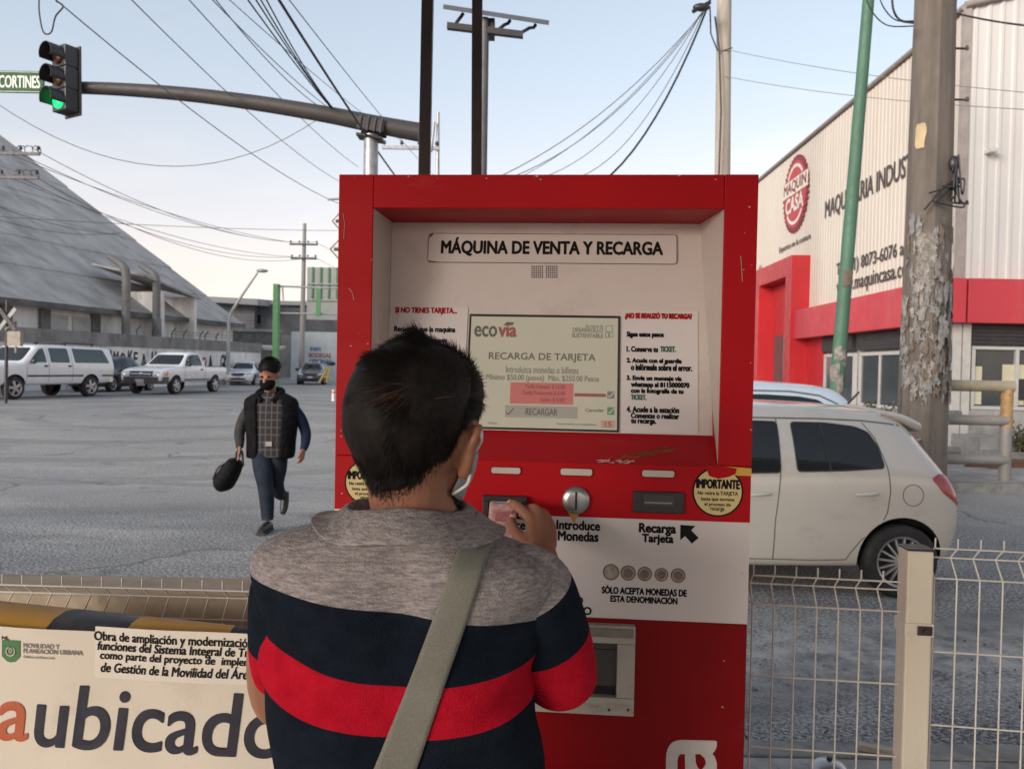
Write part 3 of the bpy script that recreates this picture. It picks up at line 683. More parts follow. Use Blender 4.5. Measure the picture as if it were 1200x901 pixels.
lb_ = MB(); pole_patch(lb_, pi*1.14, pi*1.28, 4.95, 5.3, .012, 0, .005)
M_pap = [mat('torn_paper_white', (.27, .255, .235), .9, var=.4, scale=14, dirt=(.12, .105, .09), dirt_amt=.8, dirt_scale=12), mat('torn_paper_grey', (.17, .16, .15), .9, var=.35, scale=14, dirt=(.08, .072, .065), dirt_amt=.6, dirt_scale=12),
         mat('torn_paper_brown', (.14, .11, .085), .9, var=.3, scale=14, dirt=(.12, .09, .07), dirt_amt=.6, dirt_scale=12), mat('torn_paper_blue', (.19, .195, .195), .9, var=.3, scale=14, dirt=(.14, .14, .14), dirt_amt=.5, dirt_scale=12),
         mat('faded_poster', (.25, .23, .205), .9, var=.3, scale=10, dirt=(.09, .08, .07), dirt_amt=1.0, dirt_scale=22), mat('yellowed_label', (.42, .33, .2), .8, var=.2)]
pp.build('torn_poster', M_pap[:5], cp, world=True, recalc=False); lb_.build('yellowed_label', M_pap[5], cp, world=True, recalc=False)
m_ = MB()
for py in (57, 117, 238):
    m_ = MB(); q = at(1117, py, Yp); m_.tube([q, q+Vector((.22, 0, .0))], .016, 6); m_.tube([q+Vector((.2, 0, -.02)), q+Vector((.2, 0, .04))], .022, 6); m_.build('step_bolt', M_dark, cp, world=True)
m_ = MB()
q = at(1120, 190, Yp-.3); rnd = random.Random(4)
for k in range(7):
    pts = [q+Vector((rnd.uniform(-.03, .05), rnd.uniform(-.06, .04), rnd.uniform(-.05, .1)))]
    pts += [q+Vector((rnd.uniform(-.1, .12), rnd.uniform(-.1, .05), rnd.uniform(-.6, -.1)-.07*j)) for j in range(2)]+[q+Vector((-.1-.06*k, -.08, -.32-.1*k*rnd.random()))]
    m_.tube([Vector(p) for p in smoothpath(pts, 6)], .013, 5)
m_.ball((q.x-.02, q.y, q.z-.02), (.08, .06, .11), 6)
m_.build('cable_bundle', M_black, cp, world=True)

M_gpole = mat('chipped_green_paint', (.06, .145, .095), .65, var=.2, scale=5, dirt=(.05, .06, .045), dirt_amt=.35, dirt_scale=7, stretch=(1, 1, .3))
Yg = 13.2; gb_ = at(978, 500, Yg); gb_ = Vector((gb_.x-.06, Yg, .15)); gt_ = at(1021, -40, Yg)
gp = thing('green_pole', 'slim leaning green steel pole with torn paper near its foot', 'pole', gb_)
m_ = MB(); m_.tube([gb_.lerp(gt_, k/10) for k in range(11)], [.118-.003*k for k in range(11)], 14); m_.build('pole', M_gpole, gp, world=True)
m_ = MB(); rnd = random.Random(2)
for k in range(16):
    t = rnd.uniform(.12, .24) if k < 14 else rnd.uniform(.25, .6); c_ = gb_.lerp(gt_, t); a = rnd.uniform(pi*1.1, pi*1.9); s = rnd.uniform(.2, .7); h = rnd.uniform(.04, .16)
    m_.add([(c_.x+cos(a+u*s)*.122, c_.y+sin(a+u*s)*.122, c_.z+v_*h+rnd.uniform(-.03, .03)) for v_ in (-1, 0, 1) for u in (-1, -.3, .3, 1)], [(j*4+i, j*4+i+1, j*4+i+5, j*4+i+4) for j in range(2) for i in range(3)], 0 if k < 14 else 1, True)
m_.build('torn_poster', [M_pap[0], M_pap[2]], gp, world=True, recalc=False)

Yq = 21; q0 = at(845, 440, Yq); q0.z = gz(Yq); q1 = at(849, -30, Yq)
lp_ = thing('slim_utility_pole', 'plain round grey concrete pole rising behind the right end of the red machine', 'utility pole', q0)
m_ = MB(); m_.tube([q0.lerp(q1, k/8) for k in range(9)], [.23-.006*k for k in range(9)], 14); m_.build('pole', mat('grey_pole_concrete', (.34, .31, .27), .85, var=.2, scale=2, dirt=(.22, .19, .16), dirt_amt=.4, stretch=(2, 2, .3)), lp_, world=True)
m_ = MB(); m_.tube([at(842, 220, Yq-.35), at(845, 130, Yq-.35), at(843, 60, Yq-.3), at(838, 20, Yq-.3)], .025, 6); m_.tube([at(832, 8, Yq-.2), at(833, 40, Yq-.3), at(841, 60, Yq-.3)], .02, 6)
m_.build('riser_cable', M_black, lp_, world=True)
m_ = MB(); q = at(842, 62, Yq-.1); m_.tube([q, q+Vector((.3, -.2, .05))], .02, 5); m_.build('bracket', M_dark, lp_, world=True)

# ------------------------------------------------------------------ pipe barrier on the pavement corner
Yb = 12.35
br = thing('pipe_barrier', 'rusty yellow and grey steel pipe barrier standing at the kerb', 'barrier', (at(1140, 560, Yb).x, Yb, .15))
M_pipe = mat('grey_pipe_paint', (.27, .26, .245), .6, .2, var=.2, scale=6, dirt=(.2, .13, .08), dirt_amt=.45, dirt_scale=6)
M_pipey = mat('yellow_pipe_paint', (.42, .27, .075), .6, .1, var=.2, scale=6, dirt=(.25, .16, .09), dirt_amt=.55, dirt_scale=6)
xL = at(1104, 500, Yb).x; xR = at(1179, 500, Yb).x; zT = at(1140, 452, Yb).z; zM = at(1140, 492, Yb).z; zLw = at(1140, 538, Yb).z; R_ = .085
m_ = MB(); m_.tube([(xL, Yb, .14), (xL, Yb, zM+.06)], R_, 14, 0); m_.tube([(xL, Yb, zM+.06), (xL, Yb, zT)], R_+.001, 14, 1); m_.build('post', [M_pipe, M_pipey], br, world=True)
m_ = MB(); m_.tube([(xR, Yb, .14), (xR, Yb, zM-.1)], R_, 14, 0); m_.tube([(xR, Yb, zM-.1), (xR, Yb, zT)], R_+.001, 14, 1); m_.build('post', [M_pipe, mat('rusty_yellow', (.38, .24, .1), .7, var=.3, scale=8, dirt=(.2, .1, .06), dirt_amt=.6, dirt_scale=5)], br, world=True)
m_ = MB(); m_.tube([(xL+.12, Yb+1.1, .14), (xL+.12, Yb+1.1, zT-.12)], R_, 14, 0); m_.box(xL-.1, xL+.42, Yb+.9, Yb+1.35, .14, .36); m_.build('post', M_pipe, br, world=True)
m_ = MB(); m_.tube([(xL-.07, Yb, zT), (xR+.09, Yb, zT)], R_+.004, 14); m_.build('rail', mat('pale_worn_rail', (.34, .3, .21), .6, .1, var=.2, scale=5, dirt=(.2, .16, .11), dirt_amt=.5), br, world=True)
for z in (zM, zLw):
    m_ = MB(); m_.tube([(xL, Yb-.02, z), (xR, Yb-.02, z)], R_-.005, 14); m_.build('rail', M_pipe, br, world=True)
    m_ = MB(); m_.tube([(xL+.12, Yb+1.1, z+.02), (xR-.15, Yb+1.0, z+.02)], R_-.005, 14); m_.build('rail', M_pipe, br, world=True)
rl = MB(); rl.box(7.9, 20, 13.9, 13.97, .27, .33); rl.box(7.9, 20, 13.92, 13.95, .2, .27); rl.box(7.9, 20, 13.88, 13.99, .15, .2)
for k in range(6): rl.box(8.2+k*1.6, 8.4+k*1.6, 13.7, 14.2, .146, .19)
tag(rl.build('rail_track', mat('rusty_rail', (.2, .11, .07), .8, .3, var=.3, scale=6)), 'rusty steel rail lying on the pavement behind the pipe barrier', 'rail')
rp = MB(); A = at(1104, 494, Yb-.1); B = at(1070, 517, 11.0)
rp.tube([Vector(p) for p in smoothpath([A, A.lerp(B, .5)+Vector((0, 0, -.07)), B], 8)], .012, 6)
for k in range(3): rp.tube([(xL+(R_+.012)*cos(a), Yb+(R_+.012)*sin(a), A.z-.02+.02*k) for a in [2*pi*j/14 for j in range(15)]], .012, 5)
tag(rp.build('rope', mat('pale_rope', (.5, .42, .34), .9)), 'pale rope tied round the yellow post of the barrier', 'rope')
# ------------------------------------------------------------------ shrubs by the shop
def shrub(px, py, Y, w_, h_, n, label, cols, seed):
    rnd = random.Random(seed); c_ = at(px, py, Y); base = Vector((c_.x, Y, gz(Y)+.146))
    t = thing('shrub', label, 'shrub', base)
    lf = MB(); st = MB()
    for k in range(26):
        a = rnd.uniform(0, 2*pi); tip = base+Vector((cos(a)*w_*rnd.uniform(.2, 1), sin(a)*w_*.7*rnd.random(), h_*rnd.uniform(.5, 1)))
        mid = base.lerp(tip, .5)+Vector((0, 0, h_*.12)); st.tube([base, mid, tip], [.012, .008, .004], 5)
        for j in range(n//26):
            u = rnd.uniform(.25, 1.05); q = base.lerp(mid, u*2) if u < .5 else mid.lerp(tip, u*2-1)
            q = q+Vector((rnd.gauss(0, .06), rnd.gauss(0, .06), rnd.gauss(0, .06)))
            d = Vector((rnd.gauss(0, 1), rnd.gauss(0, 1), rnd.gauss(.3, 1))).normalized()*rnd.uniform(.04, .09); s = d.cross(Vector((rnd.random(), rnd.random(), 1))).normalized()*.018
            lf.add([q, q+d*.5+s, q+d, q+d*.5-s], [(0, 1, 2, 3)], rnd.randrange(3))
    lf.build('foliage', cols, t, world=True, recalc=False); st.build('stem', M_dark, t, world=True)
G_ = [mat('dusty_leaf', (.07, .085, .035), .8, var=.3, scale=9), mat('dark_leaf', (.035, .05, .02), .8, var=.3, scale=9), mat('dry_leaf', (.16, .13, .06), .8, var=.3, scale=9)]
shrub(1033, 480, 13.6, .62, 1.05, 2600, 'dusty green shrub growing at the foot of the concrete pole', G_, 5)
shrub(1199, 498, 14.6, .35, .7, 500, 'small dry bush on the pavement at the right edge behind the barrier', [G_[2], G_[2], G_[0]], 6)
# ------------------------------------------------------------------ traffic signal on its mast arm
Ym = 13.0
ma = thing('mast_arm', 'grey curved steel mast arm carrying the traffic signal over the road', 'signal mast', (at(435, 300, Ym).x, Ym, gz(Ym)))
m_ = MB(); path = [at(x, y, Ym) for x, y in ((70, 102.5), (140, 105), (220, 111), (300, 121), (380, 134), (440, 146), (492, 155.5))]
P_ = [Vector(p) for p in smoothpath(path, 6)]; m_.tube(P_, [.092+.058*k/(len(P_)-1) for k in range(len(P_))], 14)
m_.build('arm', mat('brown_grey_mast', (.055, .05, .048), .6, .2, var=.15, scale=3), ma, world=True)
m_ = MB(); q = at(435, 160, Ym); m_.tube([(q.x, Ym, gz(Ym)-.02), (q.x-.0, Ym, q.z+.02)], [.135, .115], 16); m_.build('pole', M_galv, ma, world=True)
m_ = MB(); M_ = frame(at(436, 149, Ym), (1, 0, -.16), (0, 1, 0), (.16, 0, 1))
m_.box(-.2, .22, -.178, -.155, -.10, .10, 0, M_); m_.box(-.2, .22, .155, .178, -.10, .10, 0, M_)
for x in (-.15, -.03, .08, .18): m_.box(x-.015, x+.015, -.20, -.1785, -.12, .12, 0, M_)
m_.box(-.2, .22, -.16, .16, -.2, -.162, 0, M_)
m_.build('clamp', M_dark, ma, world=True, bevel=.008)
Yt = 12.72
sg = thing('traffic_light', 'dark traffic light with its bottom green lamp lit, hung on the mast arm', 'traffic light', at(66, 128, Yt))
c0 = at(70, 92, Yt); fd = Vector((-.47, -.88, 0)).normalized(); sd_ = Vector((fd.y*-1, fd.x, 0)); sd_ = Vector((-fd.y, fd.x, 0))
TM = frame(c0, sd_, -fd, Vector((0, 0, 1))) @ Matrix.Rotation(radians(-1.5), 4, 'Y')
m_ = MB()
for k in (-1, 0, 1): m_.box(-.17, .17, -.02, .2, k*.345-.165, k*.345+.165, 0, TM)
m_.box(-.16, .16, .0, .18, -.51, .51, 0, TM)
M_sig = mat('dark_signal_housing', (.022, .022, .025), .4, var=.3, scale=6)
m_.build('housing', M_sig, sg, world=True, bevel=.012)
m_ = MB(); m_.box(-.2, .2, .205, .235, -.55, .54, 0, TM); m_.build('back_plate', mat('dusty_back_plate', (.06, .055, .05), .7, var=.3, scale=8), sg, world=True, bevel=.006)
def emis(name, col, e, base=(.02, .1, .05)):
    m, nt, b = new_mat(name); b.inputs['Base Color'].default_value = (*base, 1); b.inputs['Emission Color'].default_value = (*col, 1)
    b.inputs['Emission Strength'].default_value = e; b.inputs['Roughness'].default_value = .25; return m
M_green = emis('green_lamp', (.0, .8, .16), .9)
for k, lm in ((1, flat('dark_red_lens', (.04, .008, .008), .2)), (0, flat('dark_amber_lens', (.035, .02, .006), .2)), (-1, M_green)):
    m_ = MB(); z = k*.345; n_ = 20
    m_.rings([[TM @ Vector((r*cos(2*pi*i/n_), y, z+r*sin(2*pi*i/n_))) for i in range(n_)] for r, y in ((.135, -.022), (.132, -.035), (.09, -.058), (.03, -.066))], 0, True)
    lens = m_.build('lens', lm, sg, world=True)
    m_ = MB(); R0 = []                                              # hood: a tube cut away underneath, with a wall thickness
    arc = [radians(-28+ (236)*i/24) for i in range(25)]
    def hood(r, y0, yf): return [[TM @ Vector((r*cos(a), y, z+r*sin(a))) for a in arc] for y in (y0, yf)]
    o_, i_ = hood(.155, -.021, -.24), hood(.147, -.021, -.24)
    m_.rings(o_, 0, True, False, False); m_.rings(i_, 0, True, False, False); m_.rings([o_[1], i_[1]], 0, False, False, False)
    m_.build('hood', M_sig, sg, world=True, recalc=False)
Ys = 12.9
gs = thing('street_sign', 'green street name sign with white lettering beside the traffic light', 'street sign', at(20, 97, Ys))
A = at(-34, 96, Ys); B = at(52, 97, Ys); zc = at(28, 96.5, Ys).z
m_ = MB(); m_.box(A.x, B.x, Ys-.01, Ys+.015, zc-.175, zc+.175); m_.build('panel', mat('green_sign_sheet', (.018, .085, .028), .6, var=.12, scale=5, spec=.25), gs, world=True, bevel=.01)
m_ = MB(); x0, x1 = at(-1, 97, Ys).x, at(47.5, 97, Ys).x; PWs = frame((0, 0, 0), (1, 0, 0), (0, 1, 0), (0, 0, 1))
write(m_, 'CORTINES', x0, x1, zc-.095, zc+.095, PWs, Ys-.0125, .012); m_.box(A.x+.02, B.x-.02, Ys-.0125, Ys-.0105, zc+.152, zc+.158); m_.box(A.x+.02, B.x-.02, Ys-.0125, Ys-.0105, zc-.158, zc-.152)
m_.build('lettering', mat('reflective_white', (.72, .74, .70), .4), gs, world=True, recalc=False)
m_ = MB(); m_.tube([(B.x-.3, Ys+.05, zc-.1), (at(75, 100, Ym).x, Ym, at(75, 102, Ym).z)], .03, 8); m_.build('bracket', M_dark, gs, world=True)

# ------------------------------------------------------------------ dark posts behind the machine
Y1_ = 3.2
def post(name, label, pxt, pxb, Y, hw, mtl, zb=.15, dy=.0):
    a = at(pxb, 200, Y); b = at(pxt, -40, Y); sl = (b-a); a2 = a+sl*((zb-a.z)/sl.z)
    t = thing(name, label, 'post', a2); m_ = MB()
    for q in (0,): m_.hexa([a2+Vector((x, y, 0)) for x, y in ((-hw, -hw), (hw, -hw), (hw, hw), (-hw, hw))], [b+Vector((x, y, 0)) for x, y in ((-hw, -hw), (hw, -hw), (hw, hw), (-hw, hw))])
    m_.build('post', mtl, t, world=True, bevel=.004); m_ = MB(); m_.box(a2.x-.09, a2.x+.09, Y-.09, Y+.09, zb, zb+.012); m_.build('base_plate', mtl, t, world=True)
    return t
M_brown = mat('dark_brown_steel', (.035, .028, .03), .5, .2, var=.25, scale=6)
post('steel_post', 'dark square steel post behind the machine, leaning left of the solar panel', 502, 497.5, Y1_, .0225, M_brown)
post('steel_post', 'dark square steel post passing in front of the solar panel', 559.5, 558.5, Y1_+.1, .021, mat('grey_brown_steel', (.04, .034, .036), .5, .2, var=.25, scale=6))
Ysp = 7.6; a = at(567.5, 200, Ysp)
sp = thing('solar_panel_pole', 'grey steel pole with a tilted solar panel on top behind the dark post', 'solar panel', (a.x, Ysp, 0))
b = at(568, 22, Ysp)
m_ = MB(); m_.tube([(a.x-.0, Ysp, 0), (b.x, Ysp, b.z)], .042, 12); m_.build('pole', mat('dull_grey_pole', (.10, .10, .105), .6, .2, var=.2), sp, world=True)
m_ = MB(); L = at(519, 11, Ysp-.1); R = at(643, 30, Ysp-.1); du = (R-L); dv = Vector((0, .55, .24)); nn = du.cross(dv).normalized()
m_.hexa([L, R, R+dv, L+dv], [p+nn*.04 for p in (L, R, R+dv, L+dv)]); m_.build('panel', mat('solar_panel_back', (.13, .15, .18), .35, .3, var=.15, scale=5), sp, world=True)
m_ = MB(); A = at(524, 30, Ysp); B = at(613, 40.5, Ysp); m_.hexa([A+Vector((0, -.03, -.035)), B+Vector((0, -.03, -.035)), B+Vector((0, .03, -.035)), A+Vector((0, .03, -.035))], [A+Vector((0, -.03, .02)), B+Vector((0, -.03, .02)), B+Vector((0, .03, .02)), A+Vector((0, .03, .02))])
m_.build('rail', M_dark, sp, world=True)
for x0, y0, x1, y1 in ((532, 31, 543, 16), (583, 36, 598, 24), (612, 38, 628, 29)):
    m_ = MB(); p, q = at(x0, y0, Ysp), at(x1, y1, Ysp+.02); m_.tube([p, p.lerp(q, .55), q+Vector((-.02, 0, -.03)), q], .016, 8); m_.build('strut', M_dark, sp, world=True)
m_ = MB(); q = at(570, 27, Ysp+.06); m_.box(q.x-.07, q.x+.08, Ysp+.0, Ysp+.14, q.z-.14, q.z+.02); m_.build('controller_box', M_dark, sp, world=True)

# ------------------------------------------------------------------ far utility poles and lamp
def crossarm(mb, mi_, c_, w_, n_, ins, up=.12):
    for q in (-1, 1): pass
    mb.box(c_.x-w_/2, c_.x+w_/2, c_.y-.05, c_.y+.05, c_.z-.06, c_.z+.06)
    for k in range(n_):
        x = c_.x-w_/2+.08+(w_-.16)*k/(n_-1); ins.tube([(x, c_.y, c_.z+.055), (x, c_.y, c_.z+up+.12)], .018, 6); ins.tube([(x, c_.y, c_.z+.055+up*.6), (x, c_.y, c_.z+up+.06), (x, c_.y, c_.z+up+.14)], [.06, .075, .03], 8)
Yu = 56; b0 = at(353, 440, Yu); b0.z = gz(Yu); t0 = at(357, 262, Yu)
up_ = thing('utility_pole', 'far grey utility pole with two crossarms of insulators', 'utility pole', b0)
m_ = MB(); m_.tube([b0, t0], [.22, .12], 12); m_.build('pole', mat('grey_concrete_pole', (.30, .29, .27), .85, var=.2), up_, world=True)
for px, py, w_ in ((356, 286.5, 1.95), (356, 303, 1.8)):
    m_ = MB(); i_ = MB(); c_ = at(px, py, Yu-.2); crossarm(m_, 0, c_, w_, 4, i_); ca = m_.build('crossarm', M_dark, up_, world=True)
    o = i_.build('insulator', M_dark, up_, world=True)
Yl = 34; b0 = at(-14, 440, Yl); b0.z = gz(Yl); t0 = at(-12, 130, Yl)
ul = thing('utility_pole', 'utility pole at the left edge whose two crossarms reach over the shed roof', 'utility pole', b0)
m_ = MB(); m_.tube([b0, t0], [.2, .12], 12); m_.build('pole', M_pole, ul, world=True)
for px, py in ((14, 180), (12, 208)):
    m_ = MB(); i_ = MB(); c_ = at(px, py, Yl-.2); crossarm(m_, 0, c_, 2.35, 4, i_, .18)
    for k in range(3): q = c_+Vector((.2+.33*k, 0, .25)); m_.tube([q, q+Vector((.1, 0, .08)), q+Vector((.3, 0, .06)), q+Vector((.36, 0, -.2))], .02, 5)
    m_.build('crossarm', M_dark, ul, world=True); i_.build('insulator', M_dark, ul, world=True)
Yn = 30; b0 = at(513.5, 300, Yn); b0.z = gz(Yn)
un = thing('utility_pole', 'utility pole with one crossarm showing between the mast arm and the dark post', 'utility pole', b0)
m_ = MB(); m_.tube([b0, at(513.5, 132, Yn)], [.13, .055], 10); m_.tube([at(509, 143, Yn-.15), at(505, 178, Yn-.15)], .05, 8); m_.build('pole', M_galv, un, world=True)
m_ = MB(); i_ = MB(); c_ = at(481, 173.5, Yn-.1); crossarm(m_, 0, c_, 2.1, 4, i_); m_.build('crossarm', M_galv, un, world=True); i_.build('insulator', M_dark, un, world=True)
Yp2 = 48; b0 = at(267, 440, Yp2); b0.z = gz(Yp2)
sl = thing('street_lamp', 'bent galvanised street lamp standing at the end of the graffiti wall', 'street lamp', b0)
m_ = MB(); m_.tube([b0, at(268, 375, Yp2), at(272, 364, Yp2), at(287, 341, Yp2), at(302, 319.5, Yp2)], [.13, .11, .095, .08, .06], 10); m_.build('pole', mat('pale_galvanised', (.4, .41, .42), .5, .3), sl, world=True)
m_ = MB(); q = at(307.5, 317.5, Yp2); m_.ball((q.x, q.y, q.z), (.36, .16, .11), 8); m_.build('lamp_head', M_galv, sl, world=True)
# green gantry, billboard, bus shelter
M_gg = mat('bright_green_paint', (.055, .20, .075), .55, var=.12, scale=2)
Yga = 45; b0 = at(323, 440, Yga); b0.z = gz(Yga)
ga = thing('green_gantry', 'bright green steel gantry post with a long grey truss arm', 'gantry', b0)
q = at(324, 333, Yga); m_ = MB(); m_.box(b0.x-.16, b0.x+.16, Yga-.19, Yga+.19, b0.z, q.z); m_.build('post', M_gg, ga, world=True, bevel=.03)
m_ = MB()
for ya, yb in ((335.5, 339.5), (367, 369)):
    A = at(327, ya, Yga); B = at(440, yb, Yga); m_.tube([A, B], .055, 8)
A = at(331, 337, Yga); m_.tube([A, at(332, 352, Yga)], .05, 6)
m_.build('truss_arm', M_galv, ga, world=True)
for pxg in (373.5, 430): 
    m_ = MB(); A = at(pxg, 338, Yga-.1); B = at(pxg, 371, Yga-.1); m_.box(A.x-.12, A.x+.12, Yga-.2, Yga-.07, B.z, A.z); m_.build('hanger', M_gg, ga, world=True)
Ybb = 62; bb = thing('billboard', 'back of a pale billboard with green framing above the street end', 'billboard', (at(390, 440, Ybb).x, Ybb, gz(Ybb)))
m_ = MB(); A = at(360, 313, Ybb); B = at(440, 376, Ybb); m_.box(A.x, B.x, Ybb, Ybb+.15, B.z, A.z); m_.build('panel', mat('pale_green_panel', (.36, .38, .35), .8, var=.12, scale=.8), bb, world=True)
m_ = MB()
for px in (366.5, 376, 385.5, 395): q = at(px, 340, Ybb); m_.box(q.x-.06, q.x+.06, Ybb-.1, Ybb-.004, at(px, 350, Ybb).z, A.z)
m_.build('frame', M_gg, bb, world=True)
m_ = MB()
for py in (333, 352): q = at(380, py, Ybb); m_.box(A.x, B.x, Ybb-.16, Ybb-.103, q.z-.04, q.z+.04)
m_.build('rail', M_galv, bb, world=True)
m_ = MB(); q = at(404, 400, Ybb+.3); m_.tube([(q.x, Ybb+.4, gz(Ybb)), (q.x, Ybb+.4, B.z+.5)], .25, 10); m_.build('post', M_galv, bb, world=True)
Ybs = 55; bs = thing('bus_shelter', 'small bus shelter with a pale roof and blue posters on its back', 'bus shelter', (at(292, 440, Ybs).x, Ybs, gz(Ybs)))
m_ = MB(); A = at(263, 406, Ybs-.8); B = at(326, 409, Ybs-.8); m_.hexa([(A.x, Ybs-.9, A.z-.1), (B.x, Ybs-.9, B.z-.1), (B.x, Ybs+1, B.z+.1), (A.x, Ybs+1, A.z+.1)], [(A.x, Ybs-.9, A.z+.06), (B.x, Ybs-.9, B.z+.06), (B.x, Ybs+1, B.z+.25), (A.x, Ybs+1, A.z+.25)]); m_.build('roof', mat('cream_roof', (.5, .46, .4), .7, var=.15), bs, world=True)
for px in (277.5, 296, 321): 
    q = at(px, 420, Ybs+.3); m_ = MB(); m_.tube([(q.x, Ybs+.3, gz(Ybs)), (q.x, Ybs+.3, at(px, 409, Ybs).z)], .06, 8); m_.build('post', M_galv, bs, world=True)
m_ = MB(); A = at(278, 412, Ybs+.8); B = at(320, 440, Ybs+.8); m_.box(A.x, B.x, Ybs+.8, Ybs+.84, gz(Ybs)+.3, A.z); m_.build('back_panel', mat('frosted_panel', (.45, .5, .52), .3, var=.1, scale=1), bs, world=True)
for p0, p1 in ((287.5, 294.5), (297.5, 304.5)):
    m_ = MB(); A = at(p0, 415, Ybs+.78); B = at(p1, 426, Ybs+.78); m_.box(A.x, B.x, Ybs+.76, Ybs+.79, B.z, A.z); m_.build('poster', mat('blue_poster', (.05, .26, .42), .4, var=.4, scale=2.5), bs, world=True)
# railway crossing sign at the left edge, signs at the machine's edge
Yx = 24.5; b0 = at(7, 440, Yx); b0.z = gz(Yx)
rx = thing('railway_crossing_sign', 'dark railway crossbuck on a thin post at the left edge before the wall', 'railway sign', b0)
m_ = MB(); m_.tube([b0, at(8.5, 352, Yx)], .05, 8); m_.build('post', M_dark, rx, world=True)
for s in (-1, 1):
    m_ = MB(); c_ = at(8, 374, Yx-.09-.02*s); Mx = Matrix.Translation(c_) @ Matrix.Rotation(radians(52*s), 4, 'Y'); m_.box(-.42, .42, -.008, .008, -.055, .055, 0, Mx); m_.build('blade', mat('dark_blade', (.05, .05, .052), .6) if s > 0 else mat('grey_blade', (.3, .3, .3), .6), rx, world=True)
m_ = MB(); c_ = at(14, 394, Yx-.05); m_.tube([c_+Vector((.12, 0, -.5)), c_+Vector((.12, 0, .45)), c_+Vector((-.2, 0, .2))], .035, 6); m_.box(c_.x-.12, c_.x+.28, Yx-.1, Yx+.05, c_.z-.3, c_.z+.15); m_.build('signal_box', mat('beige_signal_box', (.30, .27, .22), .7), rx, world=True)
Yd = 14.0; q = at(402, 280, Yd)
dg_ = thing('diamond_sign', 'post with two white diamond signs peeping out behind the machine edge', 'road sign', (q.x, Yd, gz(Yd)))
m_ = MB(); m_.tube([(q.x, Yd, gz(Yd)), (q.x, Yd, at(402, 225, Yd).z)], .035, 8); m_.tube([at(384, 234, Yd), at(404, 233, Yd)], .02, 6); m_.build('post', M_galv, dg_, world=True)
for px, py in ((401, 259.5), (400, 292.5)):
    c_ = at(px, py, Yd-.06); m_ = MB(); r = .225 if px == 400 else .2
    for rr, yy, mi in ((r, 0, 0), (r*.9, -.004, 1), (r*.78, -.008, 0)): m_.prism([(c_.x-rr, c_.z), (c_.x, c_.z-rr*1.1), (c_.x+rr, c_.z), (c_.x, c_.z+rr*1.1)], 'y', c_.y+yy-.003, c_.y+yy, mi)
    m_.box(c_.x-r*.55, c_.x-r*.2, c_.y-.014, c_.y-.0115, c_.z-.03, c_.z+.03, 1)
    m_.build('sign_plate', [mat('white_sign_face', (.6, .6, .58), .5), M_black], dg_, world=True)
bl = thing('traffic_bollard', 'white plastic bollard with an orange band at the machine edge', 'bollard', (at(391, 470, 30).x, 30, gz(30)))
m_ = MB(); q = at(391, 457, 30); m_.tube([(q.x, 30, gz(30)), (q.x, 30, q.z)], .07, 10); m_.build('post', mat('white_plastic', (.65, .64, .62), .5), bl, world=True)
m_ = MB(); m_.tube([(q.x, 30, q.z-.12), (q.x, 30, q.z-.04)], .073, 10); m_.build('band', mat('orange_band', (.6, .13, .03), .5), bl, world=True)

# ------------------------------------------------------------------ overhead cables (each one hangs from point to point)
M_cable = mat('cable_black', (.02, .02, .022), .6); M_cable2 = mat('cable_grey', (.17, .17, .175), .6)
def cable(label, A, B, sag, r, thin=True, group='overhead cables', n=18, name='overhead_cable'):
    m_ = MB(); A, B = Vector(A), Vector(B)
    if thin: r *= .72
    m_.tube([A.lerp(B, k/n)+Vector((0, 0, -4*sag*(k/n)*(1-k/n))) for k in range(n+1)], r, 6)
    return tag(m_.build(name, M_cable2 if thin else M_cable, recalc=False), label, 'cable', group)
cable('thin cable from the top left corner down to the sign post', at(58, -6, 9), at(400, 240, 22), .25, .011)
cable('thin cable crossing above the middle of the mast arm, second from the left', at(148, -6, 9), at(400, 214, 24), .2, .010)
cable('thin cable crossing the mast arm right of its middle, third from the left', at(216, -6, 9), at(420, 196, 24), .15, .010)
cable('grey cable of the pair left of the black bundle, lower one', at(243, -6, 9), at(404, 140, 18), .10, .010)
cable('grey cable of the pair left of the black bundle, upper one', at(248, -6, 9), at(412, 142, 18), .28, .010)
cable('faint cable meeting the bundle from above the mast arm', at(262, -6, 9), at(470, 165, 24), .1, .008)
for k, (a, w_) in enumerate(((286, 'leftmost'), (296, 'second'), (302, 'third'), (309, 'rightmost'))):
    cable('black cable in the four strand bundle reaching the mast arm, %s strand' % w_, at(a, -6, 8), at(388+k*.8, 127, 13), .03+.015*k, .009, False, 'bundle of four black cables')
cable('thickest black cable running from the top edge down behind the mast arm', at(323, -6, 8), at(472, 218, 17), .06, .017, False)
cable('thin cable right of the thickest black cable, reaching the small crossarm', at(334, -6, 9), at(508, 205, 29), .1, .010)
cable('thin sagging cable looping below the mast arm', at(-40, 95, 11), at(374, 139, 13), .95, .008)
cable('thin level cable from the shed roof to the right edge of the street', at(-30, 252, 36), at(470, 270, 60), .25, .022)
for k, (a, b, w_, s) in enumerate((((0, 176), (340, 284), 'topmost', .5), ((14, 176), (346, 284), 'second', .8), ((38, 174), (370, 284), 'third', 1.1), ((2, 204), (341, 301), 'fourth', .7), ((16, 204), (350, 301), 'fifth', 1.1), ((36, 204), (368, 301), 'lowest', 1.5))):
    cable('power line from the shed roof crossarms to the far pole, %s' % w_, at(*a, Yl-.2), at(*b, Yu-.2), s, .021, True, 'power lines to the far pole')
cable('power line running on from the far pole behind the machine, upper', at(370, 284, Yu-.2), at(470, 325, 90), .3, .02, True, 'power lines past the far pole')
cable('power line running on from the far pole behind the machine, lower', at(368, 301, Yu-.2), at(470, 345, 90), .3, .02, True, 'power lines past the far pole')
